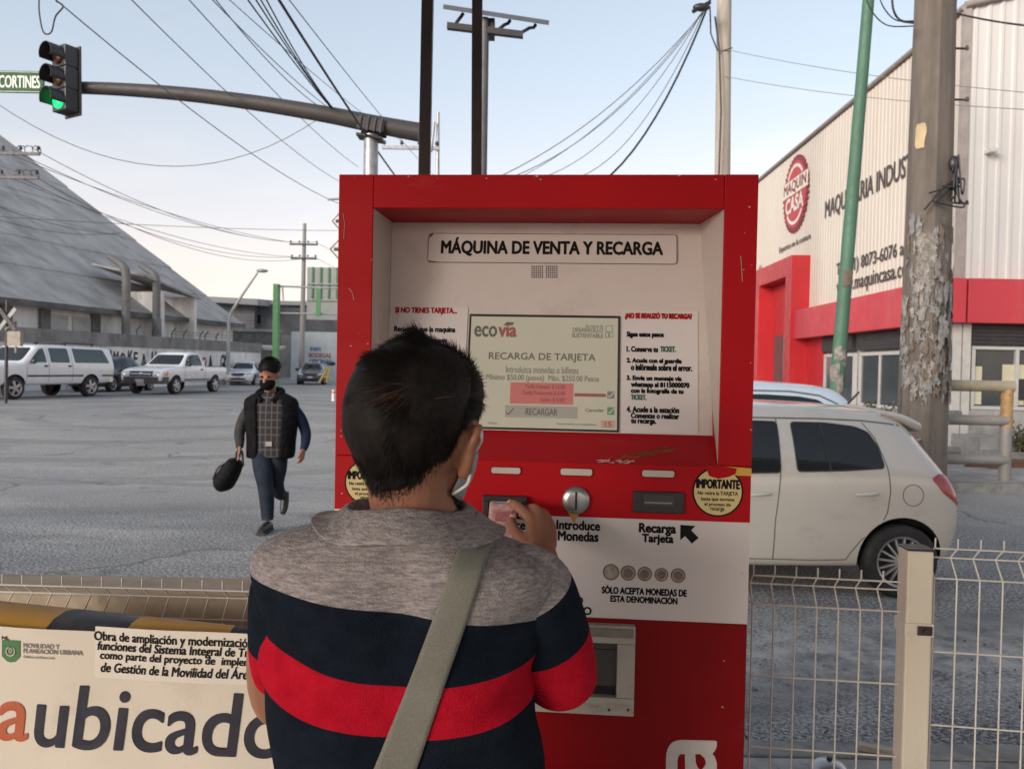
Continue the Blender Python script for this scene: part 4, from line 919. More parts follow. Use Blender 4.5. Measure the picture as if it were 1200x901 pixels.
cable('low power line along the roof slope of the shed', at(-20, 236, 33), at(140, 275, 43), .25, .022, True)
cable('low power line crossing the middle of the shed roof', at(-20, 252, 33), at(140, 273, 43), .35, .022, True)
top = at(833, 4, 20.6)
for k, (bx, by, w_, s, r, th) in enumerate(((575, 212, 'uppermost', .5, .016, True), (585, 213, 'second', .7, .016, True), (592, 216, 'third', .6, .012, True), (592, 209, 'thick black', 2.2, .026, False), (622, 212, 'fifth', .9, .015, True), (664, 212, 'lowest', 1.0, .015, True))):
    cable('cable fanning left from the top of the slim pole, %s' % w_, top+Vector((0, 0, .04*k)), at(bx, by, 17+k*.6), s, r, th, 'cables fanning from the slim pole')
cable('thin cable crossing from the slim pole to the right edge, upper', at(850, 58, 20.8), at(1230, 111, 14), .12, .011, True)
cable('thin cable crossing from the slim pole to the right edge, lower', at(850, 90, 20.8), at(1230, 130, 14), .12, .011, True)
cable('thick black cable leaving the big concrete pole at the top right', at(1112, 14, Yp), at(1230, 33, 10), .03, .014, False)
def loop(label, pts, r):
    m_ = MB(); m_.tube([Vector(p) for p in smoothpath(pts, 8)], r, 6); return tag(m_.build('cable_loop', M_cable, recalc=False), label, 'cable', 'slack cable loops')
loop('slack cable loop hanging at the top left above the traffic light', [at(46, -10, 9), at(46, 15, 9), at(51, 38, 9), at(60, 38, 9), at(65, 20, 9), at(74, 8, 9.3), at(66, 2, 9)], .009)
loop('slack black cable loop between green pole and concrete pole, inner one', [at(1045, -10, Yp), at(1047, 12, Yp), at(1055, 24, Yp), at(1070, 27, Yp-.3)], .017)
loop('slack black cable loop between green pole and concrete pole, middle one', [at(1028, -10, Yp), at(1036, 10, Yp), at(1050, 24, Yp), at(1070, 25, Yp-.3)], .010)
loop('slack black cable loop between green pole and concrete pole, outer one', [at(1012, -10, Yp), at(1022, 14, Yp), at(1040, 30, Yp), at(1070, 31, Yp-.3)], .010)
m_ = MB(); q = at(822, 9, 20.2); m_.ball((q.x, q.y, q.z), (.22, .1, .10), 7); m_.tube([at(812, 14, 20.2), at(832, 3, 20.3)], .05, 8)
tag(m_.build('splice_case', M_black), 'black cable splice case at the top of the slim pole', 'splice case')
# ------------------------------------------------------------------ the red ticket machine
MYAW = radians(4.6); MO = at(640, 450, 1.65); MO.z = .15
tm = thing('ticket_machine', 'tall red ticket machine with white panel, screen and coin slot on the platform', 'ticket machine', MO, -MYAW)
MM = root_matrix(tm); MI = MM.inverted(); CAMP = Vector((0, 0, CAM_Z))
def mp(px, py, dy=0.0):
    o = MI @ CAMP; d = (MI.to_3x3() @ ray(px, py)); k = (dy-o.y)/d.y; q = o+d*k; return q
def mrect(x0, y0, x1, y1, dy=0.0):
    xc, yc = (x0+x1)/2, (y0+y1)/2
    return (mp(x0, yc, dy).x, mp(x1, yc, dy).x, mp(xc, y1, dy).z, mp(xc, y0, dy).z)
def red(name, base): return mat(name, base, .38, var=.08, scale=2.0, dirt=(.30, .012, .012), dirt_amt=.25, dirt_scale=5)
def red_paint(name, base):
    m, nt, b = new_mat(name)
    n1 = noise(nt, 2.2, 5); c = ramp(nt, n1, [(.3, [v*.88 for v in base]), (.7, [min(1, v*1.08) for v in base])])
    # chips and scratches down to pale primer, dull rub marks
    sc = noise(nt, 38, 8, .75, (1, 1, .5)); c = mix(nt, ramp(nt, sc, [(.735, 0), (.75, .8)]), c, (.38, .28, .24))
    sc2 = noise(nt, 9, 6, .7, (.35, 1, 1.6)); rub = ramp(nt, sc2, [(.62, 0), (.75, .22)]); c = mix(nt, rub, c, (.42, .13, .12))
    nt.links.new(c, b.inputs['Base Color']); nt.links.new(ramp(nt, sc2, [(.35, .42), (.75, .62)]), b.inputs['Roughness']); b.inputs['Specular IOR Level'].default_value = .16
    bump(nt, b, noise(nt, 14, 3), .05, .003); return m
M_red = red_paint('red_machine_paint', (.40, .0025, .008)); M_red_shade = red_paint('shaded_red_machine_paint', (.21, .0015, .004))  # second red is the same paint with the lower cabinet's shade put in
M_pan = mat('grimy_white_panel', (.62, .575, .55), .5, var=.06, scale=2.5, dirt=(.42, .37, .33), dirt_amt=.5, dirt_scale=3.5)
M_side = mat('cream_recess_side', (.58, .535, .49), .5, var=.08, scale=3, dirt=(.4, .35, .3), dirt_amt=.4, dirt_scale=4)
M_ink = mat('black_ink', (.009, .009, .010), .7, var=.2, scale=30, spec=.15); M_redink = mat('red_ink', (.34, .012, .016), .7, var=.2, scale=30, spec=.15)
M_paper = mat('white_paper', (.64, .62, .62), .7, var=.05, scale=4, dirt=(.5, .47, .44), dirt_amt=.25, dirt_scale=6)
MX0 = (mp(397, 202).x+mp(392.5, 560).x)/2; MX1 = (mp(888, 207).x+mp(873, 901).x)/2; MZT = (mp(397, 202).z+mp(888, 207).z)/2
OX0 = mp(435, 390).x; OX1 = mp(845, 400).x; OZT = (mp(436, 243).z+mp(848, 246).z)/2; OZB = mp(640, 540).z; DEP = .56
WB = mrect(548, 604, 879, 727)                                       # white band
zWt = (mp(560, 601).z+mp(880, 613).z)/2; zWb = (mp(690, 723).z+mp(877, 731).z)/2
PT, PB = .17, .075                                                   # depth of the tilted inner panel at its top and foot
pTL, pTR = mp(460, 253, PT), mp(820, 258, PT); pBL, pBR = mp(452, 503, PB), mp(837, 508, PB)
pzt = (pTL.z+pTR.z)/2; pzb = (pBL.z+pBR.z)/2
m_ = MB()
m_.box(MX0, OX0, 0, DEP, OZB, MZT); m_.box(OX1, MX1, 0, DEP, OZB, MZT); m_.box(OX0+.0005, OX1-.0005, 0, DEP, OZT, MZT-.0003)
m_.box(MX0, MX1, 0.0, DEP, zWb+.0005, OZB-.0005)
m_.build('body', M_red, tm, bevel=.0018)
m_ = MB(); m_.box(MX0, MX1, 0.0, DEP, .07, zWb); m_.build('lower_cabinet', M_red_shade, tm, bevel=.004)
m_ = MB(); m_.box(MX0+.03, MX1-.03, .03, DEP-.03, 0, .069); m_.build('plinth', M_black, tm)
m_ = MB(); m_.box(OX0+.001, OX1-.001, PT+.11, DEP-.004, OZB+.001, OZT-.001); m_.build('inner_back', M_black, tm)
m_ = MB(); e = .0015
m_.hexa([(pBL.x, PB, pzb), (pBR.x, PB, pzb), (pBR.x, PB+.03, pzb), (pBL.x, PB+.03, pzb)], [(pTL.x, PT, pzt), (pTR.x, PT, pzt), (pTR.x, PT+.03, pzt), (pTL.x, PT+.03, pzt)])
m_.build('face_panel', M_pan, tm)
for s, xo, xb_, xt_ in ((-1, OX0, pBL.x, pTL.x), (1, OX1, pBR.x, pTR.x)):
    m_ = MB(); a = [(xo, .004, OZB), (xo, .004, OZT), (xt_, PT+.004, pzt), (xb_, PB+.004, pzb)]
    m_.add(a+[(p[0]+s*.006, p[1]+.006, p[2]) for p in a], [(0, 1, 2, 3), (7, 6, 5, 4), (0, 4, 5, 1), (1, 5, 6, 2), (2, 6, 7, 3), (3, 7, 4, 0)])
    m_.build('recess_side', M_side, tm)
m_ = MB(); m_.hexa([(OX0, .003, OZT), (OX1, .003, OZT), (pTR.x, PT+.02, pzt), (pTL.x, PT+.02, pzt)], [(OX0, .003, OZT+.006), (OX1, .003, OZT+.006), (pTR.x, PT+.02, pzt+.008), (pTL.x, PT+.02, pzt+.008)]); m_.build('recess_top', M_red_shade, tm)
m_ = MB(); m_.hexa([(OX0, .002, OZB-.006), (OX1, .002, OZB-.006), (pBR.x, PB+.02, pzb-.004), (pBL.x, PB+.02, pzb-.004)], [(OX0, .002, OZB), (OX1, .002, OZB), (pBR.x, PB+.004, pzb+.001), (pBL.x, PB+.004, pzb+.001)]); m_.build('shelf', red_paint('shelf_red', (.37, .012, .02)), tm)
# frame of the tilted panel: x along it, z up it
pu = Vector((0, PT-PB, pzt-pzb)).normalized(); pn = Vector((1, 0, 0)).cross(pu)*-1; pn = Vector((0, pu.z, -pu.y))
PM = frame(Vector((0, PB, pzb)), (1, 0, 0), pn, pu)
def pp_(px, py, off=0.0):
    o = MI @ CAMP; d = (MI.to_3x3() @ ray(px, py)); P0_ = Vector((0, PB, pzb))-pn*off
    k = (P0_-o).dot(pn)/d.dot(pn); q = o+d*k; return (q.x, (q-P0_).dot(pu))
def prect(x0, y0, x1, y1, off=0.0):
    xc, yc = (x0+x1)/2, (y0+y1)/2
    return (pp_(x0, yc, off)[0], pp_(x1, yc, off)[0], pp_(xc, y1, off)[1], pp_(xc, y0, off)[1])
def pplate(mb, r, y0, y1, mi=0, M=PM): mb.box(r[0], r[1], y1, y0, r[2], r[3], mi, M)
def pw_(mb, txt, box, off, bold=.04, mi=0, shear=0.0, M=PM, f=prect): r = f(*box); write(mb, txt, r[0], r[1], r[2], r[3], M, -off, bold, shear, mi)
# title plate
r = prect(502, 275, 793, 309); m_ = MB(); m_.prism(round_poly([(r[0], r[2]), (r[1], r[2]), (r[1], r[3]), (r[0], r[3])], .008), 'y', -.003, -.0003, 0, PM)
tp = m_.build('title_plate', mat('white_title_plate', (.60, .57, .545), .45, var=.04, scale=4), tm, bevel=.0007)
m_ = MB(); rp_ = round_poly([(r[0], r[2]), (r[1], r[2]), (r[1], r[3]), (r[0], r[3])], .008); 
m_.tube([PM @ Vector((p.x, -.0032, p.y)) for p in rp_+[rp_[0]]], .0007, 5, 0)
m_.prism([(r[0]+.001, r[3]-.012), (r[0]+.012, r[3]-.001), (r[0]+.002, r[3]-.001)], 'y', -.0036, -.0031, 0, PM); m_.prism([(r[0], r[2]+.004), (r[0]+.024, r[2]+.0005), (r[0]+.004, r[2]+.001)], 'y', -.0036, -.0031, 0, PM)
m_.build('plate_edge', mat('dark_grime', (.10, .09, .085), .7, var=.4, scale=20), tp)
m_ = MB(); pw_(m_, 'MÁQUINA DE VENTA Y RECARGA', (517, 280, 777, 301), .0033, .036); m_.build('lettering', M_ink, tp)
m_ = MB()
for gx in (622.5, 639.5):
    for i in range(6):
        for j in range(6):
            x, z = pp_(gx+1+i*2.42, 312.5+j*2.5); m_.tube([PM @ Vector((x, -.0008, z)), PM @ Vector((x, .002, z))], .0017, 6)
m_.build('speaker_grille', M_black, tm)
# notices
nL = MB(); r = prect(458, 360, 545.5, 502); nL.prism([(r[0], r[2]), (r[1], r[2]), (r[1], r[3]), (r[0]+.012, r[3])], 'y', -.0022, -.001, 0, PM); nl = nL.build('notice', M_paper, tm); nl['label'] = 'left paper notice with red heading about having no card'
m_ = MB(); pw_(m_, 'SI NO TIENES TARJETA...', (463, 361, 536, 369), .0026, .06, 1); pw_(m_, 'Recuerda que la maquina', (462, 383, 534, 391), .0026, .05)
for k, s in enumerate(('expende tarjetas nuevas', 'con un costo de $25.00', 'solo con monedas y', 'billetes de $50')): pw_(m_, s, (462, 396+k*12, 524, 403+k*12), .0026, .05)
m_.build('lettering', [M_ink, M_redink], nl)
nR = MB(); r = prect(728, 365, 817.5, 507); nR.prism([(r[0], r[2]), (r[1], r[2]), (r[1]+.001, r[3]), (r[0], r[3])], 'y', -.0022, -.001, 0, PM); nr = nR.build('notice', M_paper, tm); nr['label'] = 'right paper notice with numbered steps'
m_ = MB(); gk = mat('green_ink', (.02, .12, .07), .5)
for txt, x0, x1, y0, y1, mi in (('¿NO SE REALIZÓ TU RECARGA?', 732, 811, 366.5, 375, 1), ('Sigue estos pasos', 734, 778, 389.5, 396.5, 0), ('1. Conserva tu', 734, 771, 406.5, 412.5, 0), ('TICKET.', 773.5, 792, 406.5, 412.5, 2), ('2. Acude con el guardia', 734, 799, 420.5, 427, 0), ('o infórmale sobre el error.', 739, 811, 427.5, 434.5, 0), ('3. Envía un mensaje vía', 734, 799, 441, 447.5, 0), ('whatsapp al 8115000070', 739, 808, 448.5, 455.5, 0), ('con la fotografía de tu', 739, 801, 455.8, 462.5, 0), ('TICKET.', 739, 757.5, 463, 468.5, 2), ('4. Acude a la estación', 734, 796, 477, 483.5, 0), ('Comentas o realizar', 739, 796, 484.5, 490.5, 0), ('tu recarga.', 739, 769, 491.5, 498, 0)):
    pw_(m_, txt, (x0, y0, x1, y1), .0026, .085, mi)
m_.build('lettering', [M_ink, M_redink, gk], nr)
# screen
r = prect(547.5, 369.5, 726, 504.5); m_ = MB(); pplate(m_, r, -.0002, -.004); bz = m_.build('screen_bezel', M_black, tm, bevel=.001)
def screenmat(name, col, e):
    m, nt, b = new_mat(name); n1 = noise(nt, 4, 3); c = ramp(nt, n1, [(.3, [v*.9 for v in col]), (.7, col)])
    nt.links.new(c, b.inputs['Emission Color']); b.inputs['Emission Strength'].default_value = e; b.inputs['Base Color'].default_value = (.1, .1, .09, 1); b.inputs['Roughness'].default_value = .12; return m
SE = .15
r = prect(550, 372.5, 723.5, 502); m_ = MB(); pplate(m_, r, -.0041, -.0048); sc_ = m_.build('screen', screenmat('lit_screen', (.80, .70, .50), SE), tm)
C_ = {'dk': screenmat('screen_dark', (.10, .085, .07), SE), 'pk': screenmat('screen_pink', (.85, .16, .15), SE), 'bt': screenmat('screen_button', (.50, .44, .34), SE), 'rd': screenmat('screen_red', (.42, .05, .05), SE), 'gn': screenmat('screen_green', (.10, .30, .12), SE), 'gy': screenmat('screen_grey', (.26, .22, .19), SE), 'wh': screenmat('screen_pale', (.95, .9, .75), SE)}
def scr(box, mi, off=.0052, mb=None): rr = prect(*box); pplate(mb, rr, -.0049, -off, mi)
m_ = MB(); scr((598, 449, 672, 474), 0, mb=m_); m_.build('price_box', C_['pk'], sc_)
m_ = MB(); scr((592, 476, 677, 490), 0, mb=m_); m_.build('button', C_['bt'], sc_)
m_ = MB()
pw_(m_, 'eco', (556, 383, 583, 395), .0055, .05, 0); pw_(m_, 'via', (584, 380.5, 606, 395), .0055, .06, 1)
a = prect(590, 378, 603, 382); m_.prism([(a[0], a[2]), (a[0]+.008, a[3]), (a[1], a[3]-.001), (a[1]-.004, a[2])], 'y', -.0055, -.005, 0, PM)
pw_(m_, 'Secretaría de', (686, 381, 707, 384.5), .0055, .03, 2); pw_(m_, 'DESARROLLO', (671, 385, 707, 390), .0055, .05, 2); pw_(m_, 'SUSTENTABLE', (670, 391.5, 707, 396.5), .0055, .05, 2)
for b_ in ((710, 382.5, 717.5, 389.5), (709.5, 391, 713, 396), (714, 391, 718, 396)):
    a = prect(*b_); m_.tube([PM @ Vector(p) for p in ((a[0], -.0055, a[2]), (a[1], -.0055, a[2]), (a[1], -.0055, a[3]), (a[0], -.0055, a[3]), (a[0], -.0055, a[2]))], .0009, 4, 3)
pw_(m_, 'RECARGA DE TARJETA', (573, 414.5, 698, 425), .0055, .02, 0)
pw_(m_, 'Introduzca monedas o billetes', (593, 430, 678, 438), .0055, .02, 2); pw_(m_, 'Mínimo $50.00 (pesos)  Máx. $250.00 Pesos', (570, 440, 702, 448.5), .0055, .025, 2)
pw_(m_, 'Tarifa General  $ 12.00', (615, 451, 662, 456.5), .0056, .03, 4); pw_(m_, 'Tarifa Preferente $ 6.00', (612, 458.5, 662, 464), .0056, .03, 4); pw_(m_, 'Saldo $ 0.00', (633, 466.5, 662, 472), .0056, .03, 4)
pw_(m_, 'RECARGAR', (616, 479, 653.5, 487), .0056, .02, 0)
a = prect(593.5, 478.5, 602, 486.5); m_.tube([PM @ Vector(p) for p in ((a[0], -.0056, a[2]+.006), (a[0]+.004, -.0056, a[2]), (a[1], -.0056, a[3]))], .0011, 5, 0)
scr((673, 461.5, 710, 465.3), 4, mb=m_)
for b_, k in (((711.5, 459, 720, 467.5), 2), ((711.5, 477.5, 720, 486.5), 3)):
    scr(b_, k, mb=m_); a = prect(*b_); m_.tube([PM @ Vector(p) for p in ((a[0]+.002, -.0058, a[2]+.006), (a[0]+.005, -.0058, a[2]+.003), (a[1]-.001, -.0058, a[3]-.002))], .0009, 5, 5)
pw_(m_, 'Cancelar', (686, 479, 708, 483), .0055, .03, 0); pw_(m_, 'Fuera de servicio por mantenimiento', (653, 496, 699, 499.5), .0055, .03, 2); pw_(m_, '12:46 pm', (572, 494.5, 583, 498), .0055, .03, 2)
scr((704, 493, 721, 502), 6, .0052, m_); pw_(m_, '15', (708.5, 494.5, 716.5, 500.5), .0056, .03, 4)
m_.build('screen_writing', [C_['dk'], C_['rd'], C_['gy'], C_['gn'], C_['rd'], C_['wh'], screenmat('screen_peach', (.75, .42, .3), SE)], sc_, recalc=False)
# front of the machine: lamps, slots, stickers
I4 = Matrix.Identity(4)
def fr_(*b): return mrect(*b)
for b_ in ((576, 547.5, 610, 554.5), (657, 549, 694, 556.5), (752.5, 551, 790, 558.5)):
    a = mrect(*b_); m_ = MB(); m_.prism(round_poly([(a[0]-.002, a[2]-.002), (a[1]+.002, a[2]-.002), (a[1]+.002, a[3]+.002), (a[0]-.002, a[3]+.002)], .006), 'y', -.0025, -.0003, 1)
    m_.prism(round_poly([(a[0], a[2]), (a[1], a[2]), (a[1], a[3]), (a[0], a[3])], .005), 'y', -.004, -.0026, 0)
    m_.build('indicator_lamp', [mat('milky_lamp', (.5, .47, .43), .35, var=.1), M_red_shade], tm)
a = mrect(566.5, 580, 617.5, 606); m_ = MB(); t = .012
for b_ in ((a[0], a[1], a[3]-t*.9, a[3]), (a[0], a[1], a[2], a[2]+t*.3), (a[0], a[0]+t, a[2]+t*.31, a[3]-t*.91), (a[1]-t, a[1], a[2]+t*.31, a[3]-t*.91)): m_.box(b_[0], b_[1], -.016, -.0003, b_[2], b_[3])
m_.box(a[0]+t, a[1]-t, -.003, -.0005, a[2]+t*.3, a[3]-t*.9, 1); m_.box(a[0]+t, a[1]-t, -.010, -.004, a[3]-t*1.25, a[3]-t*.92, 2); m_.box(a[1]-t*1.25, a[1]-t*1.01, -.014, -.003, a[2]+t*.4, a[3]-t*1.3, 2)
m_.build('bill_slot', [M_black, mat('slot_grey', (.16, .16, .17), .4), mat('clear_lip', (.3, .33, .35), .2)], tm, bevel=.001)
BILL_A = a
c = mp(675, 585.5); rr = abs(mp(691.5, 585.5).x-mp(658.5, 585.5).x)/2
M_chrome = mat('brushed_metal', (.40, .41, .42), .32, .85, var=.15, scale=8)
m_ = MB(); n_ = 32
m_.rings([[(c.x+q*rr*cos(2*pi*i/n_), y, c.z+q*rr*sin(2*pi*i/n_)) for i in range(n_)] for q, y in ((1.0, -.0003), (1.0, -.006), (.9, -.010), (.5, -.0118), (.05, -.012))], 0, True)
cs_ = m_.build('coin_slot', M_chrome, tm); m_ = MB(); m_.box(c.x-rr*.07, c.x+rr*.09, -.0135, -.0105, c.z-rr*.66, c.z+rr*.62); m_.build('slit', M_black, cs_)
m_ = MB(); q = mp(672, 606); m_.prism([(q.x-.012, q.z+.011), (q.x+.014, q.z+.011), (q.x+.008, q.z+.002), (q.x+.002, q.z-.012), (q.x-.006, q.z+.001)], 'y', -.0016, -.0009); m_.build('arrow_sticker', mat('yellow_sticker', (.52, .30, .04), .5, var=.2, scale=40), tm)
a = mrect(741.5, 575.5, 801.5, 600.5); m_ = MB(); m_.box(a[0], a[1], -.008, -.0003, a[2], a[3]); cd = m_.build('card_slot', M_black, tm, bevel=.002)
b_ = mrect(753, 579, 789, 592); m_ = MB(); m_.box(b_[0], b_[1], -.0105, -.0085, b_[2], b_[3], 0); b2 = mrect(755, 587.2, 787, 589); m_.box(b2[0], b2[1], -.0112, -.0107, b2[2], b2[3], 1); m_.build('slit', [mat('dark_grey_plastic', (.035, .035, .037), .4), mat('slit_edge', (.22, .22, .22), .4)], cd)
def round_sticker(pxc, pyc, rpx, lab):
    c = mp(pxc, pyc); R_ = rpx/F_PX*1.65; m_ = MB(); n_ = 40
    for q, y0, y1, mi in ((1.0, -.0012, -.0003, 1), (.93, -.0018, -.00125, 0)): m_.prism([(c.x+R_*q*cos(2*pi*i/n_), c.z+R_*q*sin(2*pi*i/n_)) for i in range(n_)], 'y', y0, y1, mi)
    st = m_.build('round_sticker', [mat('pale_yellow_sticker', (.62, .52, .24), .5, var=.1, scale=10, dirt=(.45, .38, .2), dirt_amt=.4), M_ink], tm); st['label'] = lab
    m_ = MB(); W = R_/29
    for txt, hw, z0, z1, bo in (('IMPORTANTE', 25, 4, 14, .07), ('No retire la TARJETA', 23, -5, 0.5, .03), ('hasta que termine', 19, -11.5, -6.5, .03), ('el proceso de', 15, -17.5, -12.5, .03), ('recarga', 8, -23, -18.5, .03)): write(m_, txt, c.x-hw*W, c.x+hw*W, c.z+z0*W, c.z+z1*W, None, -.0021, bo)
    m_.build('lettering', M_ink, st)
    return c, R_
c, R_ = round_sticker(841, 576, 29, 'right round yellow sticker, scraped at its top')
m_ = MB(); m_.prism([(c.x-.026, c.z+R_*1.02), (c.x-.018, c.z+R_*.62), (c.x+.0, c.z+R_*.52), (c.x+.02, c.z+R_*.60), (c.x+.034, c.z+R_*.74), (c.x+.036, c.z+R_*.95), (c.x+.0, c.z+R_*1.06)], 'y', -.0029, -.0023); m_.build('scrape', M_red, tm)
round_sticker(430, 565, 27, 'left round yellow sticker')
a = mrect(841, 547, 880.5, 557); m_ = MB(); m_.prism([(a[0], a[2]+.001), (a[1], a[2]), (a[1], a[3]-.002), (a[0]+.002, a[3]+.0015)], 'y', -.0016, -.0003); m_.build('yellow_tape', mat('yellow_tape', (.58, .36, .04), .4, var=.1), tm)
rnd = random.Random(5)
m_ = MB(); sn = Vector((0, PB, pzb-OZB)).normalized(); sf = frame((0, .0, OZB), (1, 0, 0), Vector((0, sn.z, -sn.y)), sn)
x0, x1 = mp(722, 530).x, mp(790, 522).x
for k in range(60):
    t = rnd.random(); x = x0+(x1-x0)*t+rnd.gauss(0, .006); z = .012+.034*t+rnd.gauss(0, .0042); l = rnd.uniform(.003, .016); h = rnd.uniform(.0003, .0009)
    m_.prism([(x-l, z-l*.32), (x, z-h), (x+l, z+l*.30), (x+l*.1, z+h)], 'y', -.0007-.000005*k, -.0002, rnd.choice((0, 0, 1)), sf)
for k in range(26):
    x = mp(rnd.uniform(702, 742), 540).x; z = rnd.uniform(-.002, .008); l = rnd.uniform(.002, .007); m_.prism([(x-l, z), (x+l, z+.001), (x+l*.4, z+.003)], 'y', -.0011-.000005*k, -.0002, 2, sf)
m_.build('scuff', [mat('brown_scuff', (.20, .085, .03), .8, var=.3), mat('ochre_scuff', (.30, .17, .06), .8, var=.3), mat('pale_chip', (.5, .42, .38), .8)], tm)
# white band
m_ = MB(); m_.box(MX0+.0005, MX1-.0005, -.0008, -.0002, zWb, zWt); wb = m_.build('white_band', mat('white_vinyl', (.62, .59, .58), .4, var=.03, scale=2, dirt=(.5, .48, .46), dirt_amt=.25, dirt_scale=4), tm)
m_ = MB()
def fw_(txt, box, bold=.055, mi=0): q = MB(); pw_(q, txt, box, .0012, bold, mi, 0, None, mrect); q.build('lettering', M_ink, wb)
fw_('Introduce', (564, 609, 616, 619.5)); fw_('Billetes', (569, 622, 609, 631.5)); fw_('Introduce', (652, 610, 703.5, 620.5)); fw_('Monedas', (653.5, 622.5, 701.5, 633.5)); fw_('Recarga', (748.5, 613.5, 792.5, 627)); fw_('Tarjeta', (752, 626, 789.5, 638))
fw_('SÓLO ACEPTA MONEDAS DE', (705, 687, 805, 696.5)); fw_('ESTA DENOMINACIÓN', (715, 697, 794, 706)); fw_('NO', (668, 699, 683.5, 707)); fw_('CAMBIO', (645, 710, 693.5, 719))
q = mp(807, 625); s = .0105*1.65
m_.prism([(q.x-s, q.z+s), (q.x+s*.75, q.z+s*.95), (q.x+s*.28, q.z+s*.42), (q.x+s*1.15, q.z-s*.45), (q.x+s*.38, q.z-s*1.15), (q.x-s*.42, q.z-s*.28), (q.x-s*.95, q.z-s*.8)], 'y', -.0016, -.001)
m_.build('arrow', M_ink, wb)
for px, py, rp_ in ((716, 670, 9.6), (736, 671, 9.0), (755.5, 672, 8.5), (775, 673, 8.0), (794.5, 674, 8.6)):
    c = mp(px, py); R_ = rp_/F_PX*1.65; m_ = MB(); n_ = 28
    for q, y0, y1, mi in ((1.0, -.0013, -.00085, 0), (.82, -.0017, -.00135, 1), (.62, -.0021, -.00175, 0 if px != 716 else 1)): m_.prism([(c.x+R_*q*cos(2*pi*i/n_), c.z+R_*q*sin(2*pi*i/n_)) for i in range(n_)], 'y', y0, y1, mi)
    m_.build('coin_picture', [mat('printed_coin_rim', (.17, .13, .11), .5, var=.3, scale=60), mat('printed_coin', (.34, .29, .25), .5, var=.4, scale=70)], wb)
# pay-out tray
a = mrect(578, 727, 743, 830); iw = .036; m_ = MB(); M_tray = mat('chipped_cream_paint', (.42, .40, .35), .55, var=.1, scale=6, dirt=(.05, .04, .035), dirt_amt=.42, dirt_scale=13, stretch=(.6, 1, 1.6))
A0, A1, Z0, Z1 = a
i = (A0+iw, A1-iw, Z0+iw, Z1-iw); o4 = [(A0, -.022, Z0), (A1, -.022, Z0), (A1, -.022, Z1), (A0, -.022, Z1)]; i4 = [(i[0], -.022, i[2]), (i[1], -.022, i[2]), (i[1], -.022, i[3]), (i[0], -.022, i[3])]
m_.box(A0, A1, -.022, -.0005, Z1-iw, Z1); m_.box(A0, A1, -.022, -.0005, Z0, Z0+iw); m_.box(A0, A0+iw, -.0219, -.0005, Z0+iw+.0004, Z1-iw-.0004); m_.box(A1-iw, A1, -.0219, -.0005, Z0+iw+.0004, Z1-iw-.0004)
m_.box(A0+.004, A1-.004, -.026, -.0224, Z1-iw*.62, Z1-.004, 1)
tr = m_.build('tray_frame', [M_tray, mat('tray_top_strip', (.22, .2, .18), .6, var=.4, scale=10)], tm, bevel=.003)
m_ = MB(); m_.box(A0+iw, A1-iw, -.004, -.0006, Z0+iw, Z1-iw, 0); m_.box(A0+iw, A1-iw, -.012, -.0045, Z1-iw-.014, Z1-iw-.001, 1); m_.box(A0+iw, A1-iw, -.010, -.0045, Z0+iw+.02, Z1-iw-.016, 1)
m_.build('tray_flap', [M_void, mat('grey_brown_flap', (.045, .041, .036), .5, var=.2, scale=6)], tm)
m_ = MB()
for xx, zz in ((A1-.012, Z1-.012), (A1-.012, Z0+.014), (A1-.05, Z0+.012)): m_.tube([(xx, -.0235, zz), (xx, -.02, zz)], .0028, 8)
m_.build('tray_screw', M_dark, tr)
rnd = random.Random(14)
for name_, k_n in (('paint_chip', 46),):
    m_ = MB()
    for k in range(k_n):
        e = rnd.randrange(5)
        if e == 0: x, z = MX0+rnd.uniform(.0, .05), rnd.uniform(.6, MZT-.02)
        elif e == 1: x, z = MX1-rnd.uniform(.0, .05), rnd.uniform(.9, MZT-.02)
        elif e == 2: x, z = rnd.uniform(MX0, MX1), MZT-rnd.uniform(.002, .012)
        elif e == 3: x, z = OX0-rnd.uniform(0, .01), rnd.uniform(OZB, OZT)
        else: x, z = rnd.uniform(OX0, OX1), OZB-rnd.uniform(.005, .07)
        s_ = rnd.uniform(.0008, .0032); n_ = 6
        m_.prism([(x+s_*rnd.uniform(.5, 1.3)*cos(2*pi*i/n_), z+s_*rnd.uniform(.3, 1.0)*sin(2*pi*i/n_)) for i in range(n_)], 'y', -.0009, -.0002)
    for pts in ([(402, 250), (404, 262), (403, 280)], [(409, 338), (413, 343), (415, 352)], [(399, 505), (403, 503), (407, 505)], [(868, 300), (870, 330)], [(440, 530), (452, 526), (462, 530)]):
        q = [mp(*p) for p in pts]; m_.tube([(p.x, -.0006, p.z) for p in q], .0007, 5)
    m_.build(name_, mat('pale_primer_chip', (.46, .36, .33), .8, var=.2), tm)['kind'] = 'stuff'
m_ = MB()
for px, py in ((447, 300), (447, 470), (836, 300), (836, 470)):
    q = mp(px, py, .09); s__ = -1 if px < 600 else 1; m_.tube([(q.x+s__*.008, .09, q.z), (q.x-s__*.003, .088, q.z)], .003, 8)
m_.build('recess_screw', M_dark, tm)
